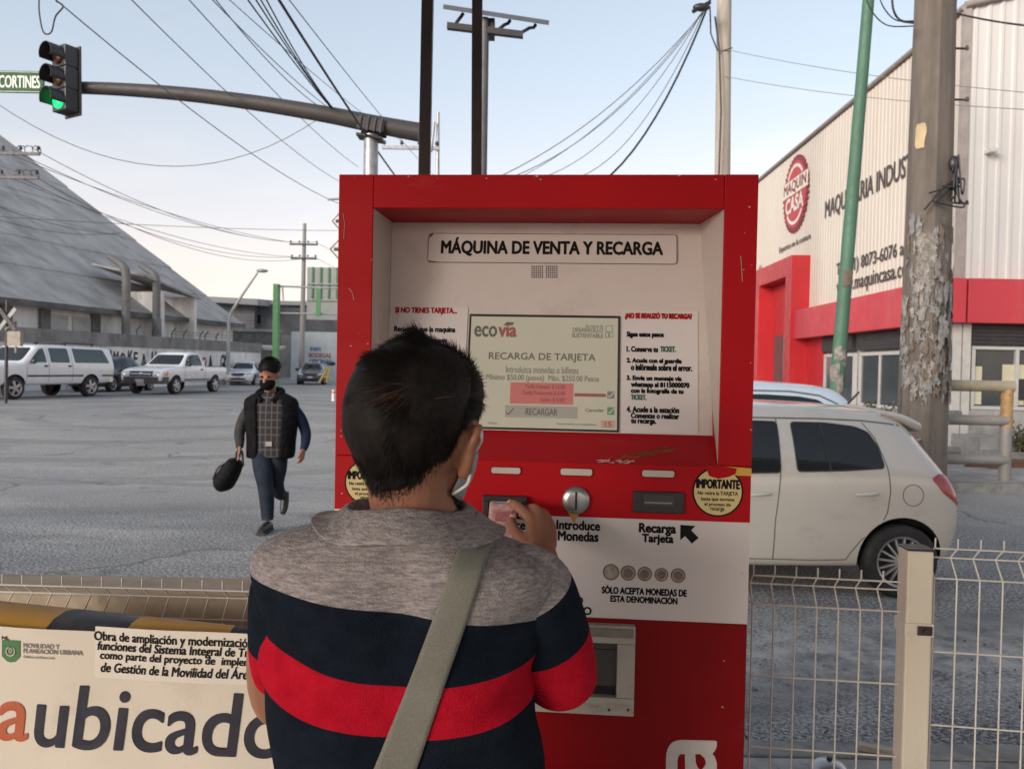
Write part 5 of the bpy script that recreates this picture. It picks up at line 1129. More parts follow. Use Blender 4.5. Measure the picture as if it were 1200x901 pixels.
# white letter running up the lower cabinet
a = mrect(781, 866, 840, 940); LM = frame((0, 0, 0), (0, 0, 1), (0, 1, 0), (-1, 0, 0))
lpx = lambda X, Y: (lambda q: (q.x, q.z))(mp(760+X/9.23, 840+Y/9.23))
m_ = MB()
m_.prism([lpx(*p) for p in ((193, 396), (203, 352), (225, 305), (260, 268), (305, 250), (355, 243), (715, 251), (740, 262), (737, 310), (722, 352), (690, 390), (585, 396))], 'y', -.0010, -.0002)
m_.prism([lpx(*p) for p in ((193, 396.5), (345, 396.5), (322, 420), (312, 460), (312, 760), (188, 760), (188, 470))], 'y', -.0011, -.0002)
m_.prism([lpx(*p) for p in ((392, 396.5), (505, 396.5), (508, 480), (530, 540), (570, 580), (560, 760), (400, 760))], 'y', -.0012, -.0002)
m_.prism([lpx(*p) for p in ((560, 396.5), (690, 391), (718, 430), (735, 480), (738, 560), (738, 760), (600, 760), (560, 575), (600, 540), (620, 490), (605, 440))], 'y', -.0013, -.0002)
m_.build('cabinet_letter', mat('white_letter', (.60, .58, .56), .4), tm)
m_ = MB()
for k in range(14): xx = MX0+.03+k*.0; 
z1 = mp(640, 575).z; x_ = mp(500, 541).x
m_.box(mp(500, 541).x, MX1-.04, -.0006, -.0002, OZB-.0022, OZB-.001); m_.build('seam', M_red_shade, tm)
# ------------------------------------------------------------------ wire fence, barrier and banner in the foreground
M_wire = mat('cream_fence_paint', (.60, .59, .54), .5, var=.08, scale=8, dirt=(.25, .18, .12), dirt_amt=.25, dirt_scale=12)
M_fpost = mat('cream_post_paint', (.61, .57, .465), .5, var=.07, scale=3, dirt=(.3, .23, .14), dirt_amt=.3, dirt_scale=7, stretch=(1, 1, .5))
def fence_panel(label, A, B, ztop, zbot, pitch, rails, r=.0022, fold=.042):
    d = (B-A); L = d.length; u = d.normalized(); back = Vector((-u.y, u.x, 0)); t = thing('wire_fence', label, 'fence', (A.x, A.y, zbot), 0, 'wire fence panels along the platform')
    m_ = MB(); n = int(L/pitch); zz = [(ztop+.022, 0), (ztop, .0), (ztop-.032, fold), (ztop-.075, 0)]+[(ztop-.075-.1*k, 0) for k in range(1, int((ztop-.075-zbot)/.1)+1)]
    for k in range(n+1):
        p = A+u*(k*pitch); m_.tube([Vector((p.x, p.y, z))+back*o for z, o in zz], r, 6)
    m_.build('wire', M_wire, t, world=True, recalc=False)
    for z, o in [(ztop-.002, -.004), (ztop-.032, fold-.004), (ztop-.073, -.004)]+[(ztop-.073-.175*k, -.004) for k in range(1, rails)]:
        q = MB(); q.tube([Vector((A.x, A.y, z))+back*o, Vector((B.x, B.y, z))+back*o], r, 6); q.build('rail_wire', M_wire, t, world=True, recalc=False)
    return t
Yf = 1.93
aL = at(-90, 684, Yf+.03); bL = at(386, 694, Yf); fence_panel('cream wire fence panel behind the yellow barrier on the left', Vector((aL.x, Yf+.03, 0)), Vector((bL.x, Yf, 0)), at(150, 689.5, Yf).z, .17, .0495, 6)
aR = at(879, 674, 1.955); bR = at(1064, 682, 1.915); fence_panel('cream wire fence panel between the machine and the fence post', Vector((aR.x+.008, 1.955, 0)), Vector((bR.x, 1.915, 0)), at(970, 676.5, 1.935).z, .17, .0506, 6)
a2 = at(1096, 642, 1.90); b2 = at(1330, 650, 1.84); fence_panel('cream wire fence panel right of the fence post', Vector((a2.x, 1.90, 0)), Vector((b2.x, 1.84, 0)), at(1150, 643.5, 1.885).z, .17, .0506, 6)
q = at(1079, 645, 1.87); fp = thing('fence_post', 'square cream steel fence post with black cap at the lower right', 'fence post', (q.x+.004, 1.90, .15), radians(-5))
m_ = MB(); h = at(1079, 646, 1.87).z-.15; m_.box(-.03, .03, -.03, .03, 0, h); m_.build('post', M_fpost, fp, bevel=.005)
m_ = MB(); m_.box(-.0315, .0315, -.0315, .0315, h+.0005, h+.0045); m_.build('cap', M_black, fp, bevel=.002)
m_ = MB(); zc = at(1079, 738, 1.87).z-.15; m_.box(-.033, .033, -.0335, .033, zc-.016, zc+.016); m_.tube([(.012, -.046, zc), (.012, -.03, zc)], .007, 8, 1); m_.box(-.006, .028, -.038, -.0337, zc-.011, zc+.011, 1); m_.build('clamp', [M_fpost, M_dark], fp, bevel=.002)
m_ = MB(); m_.box(-.07, .07, -.07, .07, 0, .008); m_.build('base_plate', M_fpost, fp)
# tan barrier behind the left fence
Yc_ = 2.03; a = at(-120, 691, Yc_); b = at(384, 698, Yc_); zt = at(150, 693, Yc_).z
tb = thing('tan_barrier', 'stained tan concrete barrier right behind the left wire fence', 'barrier', ((a.x+b.x)/2, Yc_+.1, .15))
m_ = MB(); prof = [(Yc_, zt), (Yc_+.16, zt), (Yc_+.22, .5), (Yc_+.34, .15), (Yc_-.08, .15), (Yc_-.02, .5)]
m_.prism(prof, 'x', a.x, b.x); m_.build('body', mat('tan_concrete', (.47, .40, .30), .85, var=.12, scale=5, dirt=(.25, .19, .13), dirt_amt=.5, dirt_scale=9, bmp=.3), tb, world=True, bevel=.015)
# yellow and black barrier, banner over it
YB = 1.585; BYAW = radians(4.0); BO = at(150, 735, YB); BU = Vector((cos(BYAW), -sin(BYAW), 0)); BN = Vector((sin(BYAW), cos(BYAW), 0))
BM = frame((BO.x, BO.y, BO.z), BU, BN, Vector((0, 0, 1))); BI = BM.inverted()
def bp(px, py, dy=0.0):
    o = BI @ CAMP; d = BI.to_3x3() @ ray(px, py); k = (dy-o.y)/d.y; return o+d*k
def brect(x0, y0, x1, y1): xc, yc = (x0+x1)/2, (y0+y1)/2; return (bp(x0, yc).x, bp(x1, yc).x, bp(xc, y1).z, bp(xc, y0).z)
yb_ = thing('yellow_barrier', 'concrete barrier with a yellow and black painted top behind the banner', 'barrier', (BO.x, BO.y+.15, .15))
m_ = MB(); xl, xr = bp(-120, 730).x, bp(392, 740).x; rings_ = []; n_ = 60
for k in range(n_+1):
    x = xl+(xr-xl)*k/n_; t = k/n_; dp = .19-.10*t; zt = -.002-.018*t
    pr_ = [(0.012, -1.05), (.012, -.02), (.02, zt-.008), (.045, zt+.004), (dp*.55, zt+.008), (dp-.03, zt), (dp, zt-.03), (dp+.03, -.5), (dp+.12, -1.05)]
    rings_.append([BM @ Vector((x, y, z)) for y, z in pr_])
nn_ = len(rings_[0]); v = [p for r in rings_ for p in r]
def stripe(k):
    px = -120+512*(k+.5)/n_
    return 1 if (52 < px < 148) or (262 < px < 340) or px < -60 else 0
for k in range(n_):
    m_.add(rings_[k]+rings_[k+1], [(i, (i+1) % nn_, nn_+(i+1) % nn_, nn_+i) for i in range(nn_)], stripe(k), True)
m_.add(rings_[0], [tuple(range(nn_))]); m_.add(rings_[-1], [tuple(range(nn_))])
M_yb = mat('yellow_barrier_paint', (.50, .27, .035), .6, var=.12, scale=5, dirt=(.16, .09, .03), dirt_amt=.4, dirt_scale=8, bmp=.2, bscale=30); M_kb = mat('black_barrier_paint', (.022, .02, .02), .55, var=.3, scale=6, dirt=(.1, .08, .06), dirt_amt=.4, dirt_scale=9, bmp=.2, bscale=30)
m_.build('body', [M_yb, M_kb], yb_, world=True, recalc=False)
bn = thing('banner', 'cream vinyl banner with big navy lettering hung on the yellow barrier', 'banner', BM @ Vector((0, 0, -.6)))
m_ = MB(); nu, nv = 60, 30; x0, x1, = bp(-110, 800).x, bp(372, 800).x; ztop_ = lambda x: -.004-.012*((x-xl)/(xr-xl))+.002*sin(x*9)
wav = lambda x, z: -.004-.0035*sin(x*7+z*3)*sin(z*5+1)-.002*sin(x*23+z*11)-.003*max(0, -z)
rows = [[(x0+(x1-x0)*i/nu, wav(x0+(x1-x0)*i/nu, -.72*j/nv), ztop_(x0+(x1-x0)*i/nu)-.72*j/nv) for i in range(nu+1)] for j in range(nv+1)]
def sheet(mb, rows, th, M, mi=0):
    nu = len(rows[0]); f = [(j*nu+i, j*nu+i+1, (j+1)*nu+i+1, (j+1)*nu+i) for j in range(len(rows)-1) for i in range(nu-1)]
    v = [p for r in rows for p in r]; w_ = [(p[0], p[1]+th, p[2]) for p in v]; N_ = len(v)
    mb.add(v, f, mi, True, M); mb.add(w_, [tuple(reversed(q)) for q in f], mi, True, M)
sheet(m_, rows, .0012, BM); m_.build('sheet', mat('cream_vinyl', (.62, .57, .475), .5, var=.05, scale=3, dirt=(.42, .36, .28), dirt_amt=.35, dirt_scale=5), bn, world=True, recalc=False)
def bwrite(mb, txt, box, bold, mi=0, shear=0.0, off=.0012):
    x0, x1, z0, z1 = brect(*box); v, f, a, b, c, d = glyphs(txt, shear); g = bold*(z1-z0); nb_ = 8 if z1-z0 < .04 else 20
    for k, (ox, oz) in enumerate([(0, 0)] if bold <= 0 else [(g*cos(2*pi*i/nb_), g*sin(2*pi*i/nb_)) for i in range(nb_)]+[(0, 0)]):
        pts = []
        for p in v:
            x = x0+g+(x1-x0-2*g)*(p[0]-a)/(b-a)+ox; z = z0+g+(z1-z0-2*g)*(p[1]-c)/(d-c)+oz; pts.append((x, wav(x, z-ztop_(x))-off-.00003*k, z))
        mb.add(pts, f, mi, False, BM)
m_ = MB(); X0, X1, Z0_, Z1_ = brect(112, 738, 330, 798); xs_ = [X0+(X1-X0)*i/24 for i in range(25)]
rows = [[(x, wav(x, z-ztop_(x))-.0009, z) for x in xs_] for z in [Z1_+(Z0_-Z1_)*j/6 for j in range(7)]]
sheet(m_, rows, .0006, BM); m_.build('white_patch', mat('white_vinyl_patch', (.66, .62, .54), .45, var=.04, scale=4), bn, world=True, recalc=False)
m_ = MB(); M_navy = mat('navy_print', (.014, .015, .030), .7, var=.15, scale=10); M_or = mat('orange_print', (.42, .09, .03), .5, var=.1, scale=10)
bwrite(m_, 'Obra de ampliación y modernización de las', (111, 743, 331, 757.5), .022, 0, 0, .0022); bwrite(m_, 'funciones del Sistema Integral de Tránsito', (115, 754.5, 323, 768.5), .025, 0, .15, .0022); bwrite(m_, 'como parte del proyecto de  implementación', (118, 766.5, 338, 779), .025, 0, .1, .0022); bwrite(m_, 'de Gestión de la Movilidad del Área Metro', (119, 777, 332, 791.5), .022, 0, .2, .0022)
bwrite(m_, 'MOVILIDAD Y', (29, 753, 71, 758.5), .03, 2); bwrite(m_, 'PLANEACIÓN URBANA', (29, 758.5, 98, 765.5), .03, 2); bwrite(m_, 'Gobierno de Nuevo León', (29, 767, 66, 770.5), .02, 2); bwrite(m_, 'NL', (3, 744.5, 12, 748.5), .03, 0)
m_.build('small_lettering', [M_ink, M_or, mat('grey_print', (.2, .19, .17), .6)], bn, world=True, recalc=False)
m_ = MB(); bwrite(m_, 'ubicado', (42, 806, 337, 881), .018, 0, .12); bwrite(m_, 'a', (-2, 820.5, 35, 867), .03, 1, .1)
m_.build('lettering', [M_navy, M_or], bn, world=True, recalc=False)
m_ = MB(); a = brect(4, 749, 25, 775); cx_ = (a[0]+a[1])/2
pts = [(a[0], a[3]), (a[1], a[3]), (a[1], a[2]+.012), (cx_+.008, a[2]+.002), (cx_, a[2]), (cx_-.008, a[2]+.002), (a[0], a[2]+.012)]
yy = wav(cx_, a[3])-.0016; m_.prism(pts, 'y', yy-.0006, yy, 0, BM); zc = (a[2]+a[3])/2
ring = [(cx_+.009*cos(t), zc+.009*sin(t)) for t in [radians(110+300*k/16) for k in range(17)]]
m_.tube([BM @ Vector((p[0], yy-.001, p[1])) for p in ring], .0016, 5, 1); m_.tube([BM @ Vector((cx_+.003*cos(t), yy-.001, zc+.002+.004*sin(t))) for t in [radians(400*k/10) for k in range(11)]], .0013, 5, 1)
m_.build('emblem', [mat('green_emblem', (.05, .19, .06), .5), mat('cream_emblem', (.6, .55, .44), .5)], bn, world=True)
# capped metal stub, grit and litter by the fence
q = at(972, 890, 2.45); st = thing('metal_stub_post', 'short grey metal post with a domed cap at the foot of the fence', 'post', (q.x, 2.45, .15))
m_ = MB(); m_.tube([(0, 0, 0), (0, 0, q.z-.15-.05)], .05, 16); m_.build('post', M_galv, st)
m_ = MB(); m_.rings([[(r*cos(2*pi*i/20), r*sin(2*pi*i/20), z+q.z-.15) for i in range(20)] for r, z in ((.062, -.06), (.064, -.045), (.055, -.02), (.035, -.004), (.004, .002))], 0, True); m_.build('cap', M_chrome, st)
m_ = MB(); m_.tube([(0, 0, q.z-.15), (0, 0, q.z-.14)], .009, 8); m_.build('cap_screw', M_black, st)
rnd = random.Random(21); m_ = MB()
for k in range(5200):
    x = rnd.uniform(-5, 9); y = 3.5+abs(rnd.gauss(0, 1.0)) if rnd.random() < .7 else rnd.uniform(1.6, 3.3); s = rnd.choice((.003, .004, .005, .006, .007, .010))*rnd.uniform(.7, 1.3); z = .16 if y < 3.46 else .004
    p = [Vector((rnd.gauss(0, 1), rnd.gauss(0, 1), rnd.gauss(0, .6)))*s*.8 for _ in range(5)]
    m_.add([Vector((x, y, z+s*.4))+d for d in p], [(0, 1, 2), (0, 2, 3), (0, 3, 4), (0, 4, 1), (1, 4, 3), (1, 3, 2)], rnd.randrange(3))
struct(m_.build('gravel', [mat('grit_pale', (.33, .32, .3), .9), mat('grit_grey', (.2, .2, .2), .9), mat('grit_dark', (.08, .075, .07), .9)]), 'stuff')
m_ = MB(); q = atz(1045, 880, .17); m_.box(-.13, .13, -.02, .02, -.012, .012, 0, Matrix.Translation(q) @ Matrix.Rotation(radians(-20), 4, 'Z')); tag(m_.build('wood_scrap', mat('pale_wood', (.42, .38, .32), .8, stretch=(1, 9, 9))), 'pale scrap of wood lying beside the cream fence post', 'wood scrap')
# ------------------------------------------------------------------ vehicles
def paint(name, col, rough=.28, dirt=(.3, .28, .25), amt=.3, coat=.6):
    return mat(name, col, rough, 0, var=.05, scale=1.2, dirt=dirt, dirt_amt=amt, dirt_scale=2.2, stretch=(1, 1, 2.0), coat=coat)
M_tyre = mat('tyre_rubber', (.02, .02, .021), .8, var=.4, scale=10, dirt=(.09, .085, .08), dirt_amt=.4)
M_rim = mat('alloy_rim', (.42, .42, .43), .35, .7, var=.2, scale=10, dirt=(.15, .14, .13), dirt_amt=.3)
M_rimd = mat('dark_rim', (.03, .03, .032), .4, .3, var=.3, scale=10)
M_cglass = glass('car_glass', (.012, .015, .017), .05)
M_tint = glass('tinted_green_glass', (.05, .075, .075), .06)
M_well = mat('wheel_well', (.012, .012, .012), .9, var=.3)
M_trim = mat('black_trim', (.02, .02, .021), .5, var=.3, scale=9)
M_taill = mat('red_tail_lamp', (.30, .006, .014), .15, var=.3, scale=6, coat=.8)
M_headl = mat('clear_head_lamp', (.55, .56, .57), .12, .3, var=.2, scale=14, coat=.8)
M_amber = mat('amber_lamp', (.55, .16, .015), .2, var=.2, coat=.5)
M_chr = mat('car_chrome', (.5, .5, .51), .2, .9, var=.15, scale=9)
M_seam = mat('panel_gap', (.12, .115, .105), .7, var=.2)
def body_mesh(st, mats, parent, arches, r_arch, W, name='body', sub=2):
    mb = MB(); rings_ = []
    for x, zb, zs, zt, ws, wb, wt in st:
        zm = zb+(zs-zb)*.55; h = zt-zs; q = min(.5, 1)
        half = [(0, zb), (ws*.55, zb), (ws*.93, zb+.005), (ws, zb+.06), (wb, zm), (wb*.995, zs-.07), (wb*.975, zs), (wb*.975+(wt-wb*.975)*.5+.012*min(1, h/.4), zs+h*.5), (wt+.005, zt-.085*min(1, h/.35)), (wt-.055, zt-.028*min(1, h/.35)), (wt*.55, zt-.006), (0, zt)]
        full = [(x, y, z) for y, z in half]+[(x, -y, z) for y, z in reversed(half[1:-1])]
        rings_.append(full)
    mb.rings(rings_, 0, True)
    o = mb.build('body', mats)
    q = o.modifiers.new('s', 'SUBSURF'); q.levels = q.render_levels = sub
    cut = None
    if arches:
        c = MB()
        for ax, az in arches:
            for s in (-1, 1): c.tube([(ax, s*(W/2-.24), az), (ax, s*(W/2+.2), az)], r_arch, 40, 1)
        cut = c.build('cutter', mats); b = o.modifiers.new('b', 'BOOLEAN'); b.object = cut; b.operation = 'DIFFERENCE'; b.solver = 'EXACT'
    bpy.context.view_layer.update()
    me = bpy.data.meshes.new_from_object(o.evaluated_get(bpy.context.evaluated_depsgraph_get()))
    o.modifiers.clear(); old = o.data; o.data = me; bpy.data.meshes.remove(old); me.name = name; o.name = name
    if cut: bpy.data.objects.remove(cut)
    B = BVHTree.FromPolygons([v.co.copy() for v in me.vertices], [tuple(p.vertices) for p in me.polygons])
    try: me.set_sharp_from_angle(angle=radians(40))
    except Exception: pass
    o.parent = parent
    return o, B
def wheel(parent, x, y, z, r, w_, s, spokes=10, style='alloy', rimr=.68):
    n = 36; prof = [(rimr*r, -.5), (rimr*r*1.04, -.52), (r*.86, -.55), (r*.955, -.48), (r, -.36), (r, .36), (r*.955, .48), (r*.86, .55), (rimr*r*1.04, .52), (rimr*r, .5)]
    m_ = MB(); m_.rings([[(x+a*cos(2*pi*i/n), y+s*b*w_, z+a*sin(2*pi*i/n)) for i in range(n)] for a, b in prof], 0, True, False)
    t = m_.build('wheel', M_tyre, parent)
    R = rimr*r; m_ = MB(); yo = y+s*w_*.42
    m_.rings([[(x+a*cos(2*pi*i/n), y+s*b, z+a*sin(2*pi*i/n)) for i in range(n)] for a, b in ((R*1.03, w_*.52), (R*.95, w_*.50), (R*.92, w_*.1))], 0 , True, False)
    m_.rings([[(x+a*cos(2*pi*i/n), y+s*b, z+a*sin(2*pi*i/n)) for i in range(n)] for a, b in ((R*.93, w_*.02), (R*.2, w_*.04))], 1, True, True)
    for k in range(spokes):
        a = 2*pi*k/spokes+.1; d = Vector((cos(a), 0, sin(a))); e = Vector((-sin(a), 0, cos(a))); c_ = Vector((x, yo, z)); hw0, hw1 = (R*.05, R*.035) if spokes > 6 else (R*.17, R*.20)
        p = [c_+d*R*.16-e*hw0, c_+d*R*.95-e*hw1, c_+d*R*.95+e*hw1, c_+d*R*.16+e*hw0]; o_ = Vector((0, s*w_*.10, 0)); i_ = Vector((0, -s*w_*.12, 0))
        m_.hexa([q+i_ for q in p], [p[0]+o_*.7, p[1]+o_*.2, p[2]+o_*.2, p[3]+o_*.7], 0)
    m_.tube([(x, yo-s*w_*.1, z), (x, yo+s*w_*.09, z)], R*.2, 16, 0)
    m_.build('rim', [M_rim, M_rimd], t); return t
def side_tools(bvh, s, Yr):
    to3 = lambda u, v: Vector((u, s*Yr, v)); return dict(bvh=bvh, direc=(0, -s, 0), to3=to3)
def front_tools(bvh, s, Xr):
    to3 = lambda u, v: Vector((s*Xr, u, v)); return dict(bvh=bvh, direc=(-s, 0, 0), to3=to3)

# ---- the cream hatchback beside the machine
HY = 7.08; hx_rear = 3.57; L_ = 3.8
hb = thing('hatchback', 'cream white hatchback passing just right of the red machine', 'car', (hx_rear-L_/2, HY, 0), pi)
M_cw = paint('cream_white_car_paint', (.54, .52, .47), .2, (.36, .33, .28), .3)
st = [(-1.895, .44, .60, .66, .55, .62, .52), (-1.885, .36, .70, .80, .68, .75, .60), (-1.83, .28, .86, .96, .73, .80, .60), (-1.74, .25, .95, 1.12, .755, .822, .575), (-1.62, .23, .985, 1.30, .77, .83, .55), (-1.50, .22, .995, 1.435, .775, .832, .54), (-1.30, .21, 1.0, 1.478, .78, .833, .545), (-.7, .20, 1.0, 1.512, .785, .834, .56), (-.05, .20, .985, 1.515, .785, .834, .565), (.35, .20, .965, 1.475, .785, .834, .555), (.62, .20, .945, 1.34, .785, .832, .56), (.98, .20, .925, 1.10, .78, .83, .62), (1.12, .20, .91, .985, .775, .825, .68), (1.45, .21, .86, .92, .76, .80, .64), (1.72, .24, .76, .82, .72, .76, .58), (1.86, .30, .64, .70, .64, .68, .5), (1.895, .40, .54, .58, .5, .55, .42)]
RWX = -1.9+.49; FWX = RWX+2.45; WR = .288
bo, hv = body_mesh(st, [M_cw, M_well], hb, [(RWX, WR+.015), (FWX, WR+.015)], .335, 1.665)
def hp(px, py, Y=6.27):                                               # photo pixel -> side coordinates of this car
    q = at(px, py, Y); return (-(q.x-(hx_rear-L_/2)), q.z)
for s in (1, -1):
    T = side_tools(hv, s, 1.6)
    poly = [hp(*p, 6.42) for p in ((928, 495.5), (968, 496.5), (1003, 501), (1017, 507), (1024, 522), (1027, 546), (980, 548.5), (927, 549.5))]
    m_ = MB(); panel(m_, start=None, poly=round_poly(poly, .03), off=.004, thick=.006, step=.05, **T); m_.build('window', M_cglass, hb)
    poly2 = [hp(*p, 6.42) for p in ((911, 495), (820, 492), (806, 500), (748, 540), (750, 553), (907, 550.5))]
    m_ = MB(); panel(m_, start=None, poly=round_poly(poly2, .03), off=.004, thick=.006, step=.06, **T); m_.build('window', M_cglass, hb)
    m_ = MB(); strip(m_, line=[hp(962, 497, 6.42), hp(965, 549, 6.42)], width=.022, off=.0075, thick=.004, **T)
    for pl in (poly, poly2): strip(m_, line=round_poly(pl, .03), width=.012, off=.0062, thick=.004, closed=True, **T)
    m_.build('window_trim', M_trim, hb, recalc=True)
    m_ = MB()
    for ln in ([(919, 492), (914, 560), (908, 610), (907, 656)], [(1024, 497), (1034, 515), (1041, 548), (1042.5, 575), (1039, 600), (1030, 618), (1010, 632), (998, 648), (993, 657)], [(907, 656), (950, 657.5), (993, 657)], [(880, 655.5), (907, 656)]):
        strip(m_, line=[hp(*p) for p in ln], width=.008, off=.0012, thick=.003, step=.03, **T)
    strip(m_, line=[hp(*p, 6.5) for p in ((790, 487), (880, 489), (960, 490.5), (1010, 493), (1040, 496.5), (1062, 500))], width=.012, off=.001, thick=.003, **T)
    strip(m_, line=[hp(1069+12*cos(2*pi*k/20), 580+12.5*sin(2*pi*k/20)) for k in range(20)], width=.006, off=.0012, thick=.003, closed=True, **T)
    m_.build('panel_gap', M_seam, hb)
    for hpx in (1015, 890):
        m_ = MB(); a = Vector(hp(hpx-13, 579)); b = Vector(hp(hpx+13, 577.5)); yb_s = hv.ray_cast(Vector((a.x, s*1.6, a.y)), Vector((0, -s, 0)))[0].y
        m_.tube([(a.x, yb_s-s*.005, a.y), (a.x*.75+b.x*.25, yb_s+s*.028, a.y*.75+b.y*.25+.002), (a.x*.25+b.x*.75, yb_s+s*.03, a.y*.25+b.y*.75+.002), (b.x, yb_s-s*.005, b.y)], [.014, .019, .019, .014], 10, flat_=.7); m_.build('door_handle', M_cw, hb)
    m_ = MB(); poly = [hp(*p, 6.35) for p in ((1077, 559), (1088, 554.5), (1101, 556), (1111, 564), (1115.5, 577), (1116, 592), (1104, 585), (1090, 576))]
    dv = Vector((.62, -s*.78, 0)); panel(m_, hv, round_poly(poly, .02), None, dv, lambda u, v: Vector((u, s*.74, v))-dv*1.2, off=.010, thick=.02, step=.03); m_.build('tail_lamp', M_taill, hb)
    for x in (RWX, FWX): wheel(hb, x, s*.735, WR, WR, .175, s, 16)
m_ = MB(); T = front_tools(hv, -1, 2.4)
panel(m_, start=None, poly=round_poly([(-.5, 1.04), (.5, 1.04), (.45, 1.36), (-.45, 1.36)], .05), off=.004, thick=.006, **T); m_.build('rear_window', M_cglass, hb)
m_ = MB(); panel(m_, start=None, poly=[(-.26, .60), (.26, .60), (.26, .72), (-.26, .72)], off=.01, thick=.012, **T); m_.build('number_plate', mat('plate_white', (.6, .6, .6), .4), hb)
m_ = MB()                                                              # roof spoiler
m_.rings([[(x, y, z) for y, z in ((-w_, zl), (-w_*.98, zh), (-w_*.5, zh+.01), (0, zh+.014), (w_*.5, zh+.01), (w_*.98, zh), (w_, zl), (0, zl+.004))] for x, w_, zl, zh in ((-1.36, .54, 1.405, 1.462), (-1.52, .555, 1.35, 1.44), (-1.64, .55, 1.285, 1.40), (-1.69, .54, 1.27, 1.37))], 0, True)
m_.build('roof_spoiler', M_cw, hb, sub=1)
m_ = MB(); T = front_tools(hv, 1, 2.4); panel(m_, start=None, poly=round_poly([(-.6, 1.02), (.6, 1.02), (.5, 1.4), (-.5, 1.4)], .06), off=.004, thick=.006, **T); m_.build('windscreen', M_cglass, hb)
# ---- the pale blue car beyond it
BY = 9.9; bx = 4.28; BL = 4.3
b2 = thing('hatchback', 'pale blue hatchback half hidden behind the cream hatchback', 'car', (bx-BL/2, BY, 0), pi)
M_pb = paint('pale_blue_car_paint', (.46, .55, .63), .22, (.4, .43, .45), .2)
k_ = 1.10
st2 = [(x*BL/3.8, zb, zs*k_*.98, zt*k_, ws*1.05, wb*1.05, wt*1.08) for x, zb, zs, zt, ws, wb, wt in st]
bo2, bv2 = body_mesh(st2, [M_pb, M_well], b2, [(-1.45, .32), (1.25, .32)], .37, 1.75)
def h2(px, py, Y=9.15): q = at(px, py, Y); return (-(q.x-(bx-BL/2)), q.z)
for s in (1, -1):
    T = side_tools(bv2, s, 1.7)
    poly = [h2(*p) for p in ((868, 462), (900, 462.5), (940, 465), (962, 469), (973, 477), (960, 490), (868, 490))]
    m_ = MB(); panel(m_, start=None, poly=round_poly(poly, .04), off=.004, thick=.006, **T); m_.build('window', M_cglass, b2)
    m_ = MB(); strip(m_, line=[h2(*p) for p in ((868, 457.5), (930, 459), (965, 464), (985, 474), (992, 482))], width=.02, off=.003, thick=.004, **T); m_.build('window_trim', M_seam, b2)
    for x in (-1.45, 1.25): wheel(b2, x, s*.78, .31, .31, .19, s, 10)
m_ = MB()
poly = [h2(*p, 9.4) for p in ((1002, 471), (1013, 468), (1023, 473), (1029, 486), (1012, 484))]; panel(m_, start=None, poly=poly, off=.006, thick=.008, **side_tools(bv2, 1, 1.7)); m_.build('quarter_window', M_cglass, b2)
T = front_tools(bv2, -1, 2.8); m_ = MB(); panel(m_, start=None, poly=round_poly([(-.52, 1.12), (.52, 1.12), (.48, 1.5), (-.48, 1.5)], .05), off=.004, thick=.006, **T); m_.build('rear_window', M_cglass, b2)
m_ = MB(); a = h2(986, 479, 9.3); m_.tube([(a[0], .6, a[1]-.02), (a[0]-.2, .6, a[1]+.2)], .012, 6); m_.ball((a[0], .6, a[1]-.02), .03, 6); m_.build('antenna', M_black, b2)
T = front_tools(bv2, 1, 2.8); m_ = MB(); panel(m_, start=None, poly=round_poly([(-.6, 1.12), (.6, 1.12), (.5, 1.5), (-.5, 1.5)], .06), off=.004, thick=.006, **T); m_.build('windscreen', M_cglass, b2)

# ---- the vehicles coming down the street on the left
def street_car(name, label, loc, rz, L, W, st, p, wheels, wr, sides, front, gl=M_cglass, extra=None, spokes=6, arch=1.18, rimr=.66):
    t = thing(name, label, 'car' if 'pickup' not in name else 'pickup', loc, rz)
    bo, bv = body_mesh(st, [p, M_well], t, [(x, wr) for x in wheels], wr*arch, W)
    for s in (1, -1):
        T = side_tools(bv, s, W)
        for nm, poly, m in sides:
            if nm == 'strip': m_ = MB(); strip(m_, line=poly, width=m[1], off=.006, thick=.008, step=.1, **T); m_.build('side_strip', m[0], t)
            elif nm == 'gap': m_ = MB(); strip(m_, line=poly, width=.014, off=.002, thick=.003, step=.08, **T); m_.build('panel_gap', M_seam, t)
            elif nm == 'door_handle':
                m_ = MB(); x, z = poly; y = bv.ray_cast(Vector((x, s*W, z)), Vector((0, -s, 0)))[0].y; m_.box(x-.07, x+.07, y-.01, y+.02, z-.03, z+.03) if s > 0 else m_.box(x-.07, x+.07, y-.02, y+.01, z-.03, z+.03); m_.build('door_handle', m, t)
            elif nm == 'mirror':
                m_ = MB(); x, z = poly; h = bv.ray_cast(Vector((x, s*W, z)), Vector((0, -s, 0)))[0]; y = (h.y if h else s*W*.45); m_.ball((x, y+s*.14, z+.04), (.07, .12, .09), 8); m_.tube([(x, y-s*.02, z), (x, y+s*.1, z)], .025, 6); m_.build('wing_mirror', m, t)
            else: m_ = MB(); panel(m_, start=None, poly=round_poly(poly, .05), off=.004, thick=.008, step=.12, **T); m_.build(nm, m, t)
        for x in wheels: wheel(t, x, s*(W/2-wr*.36), wr, wr, wr*.62, s, spokes, rimr=rimr)
    T = front_tools(bv, 1, L)
    for nm, poly, m, off in front:
        m_ = MB(); panel(m_, start=None, poly=poly, off=off, thick=off+.01, step=.1, **T); m_.build(nm, m, t)
    if extra: extra(t, bv)
    return t
M_wh = paint('white_car_paint', (.80, .80, .80), .3, (.6, .59, .56), .25)
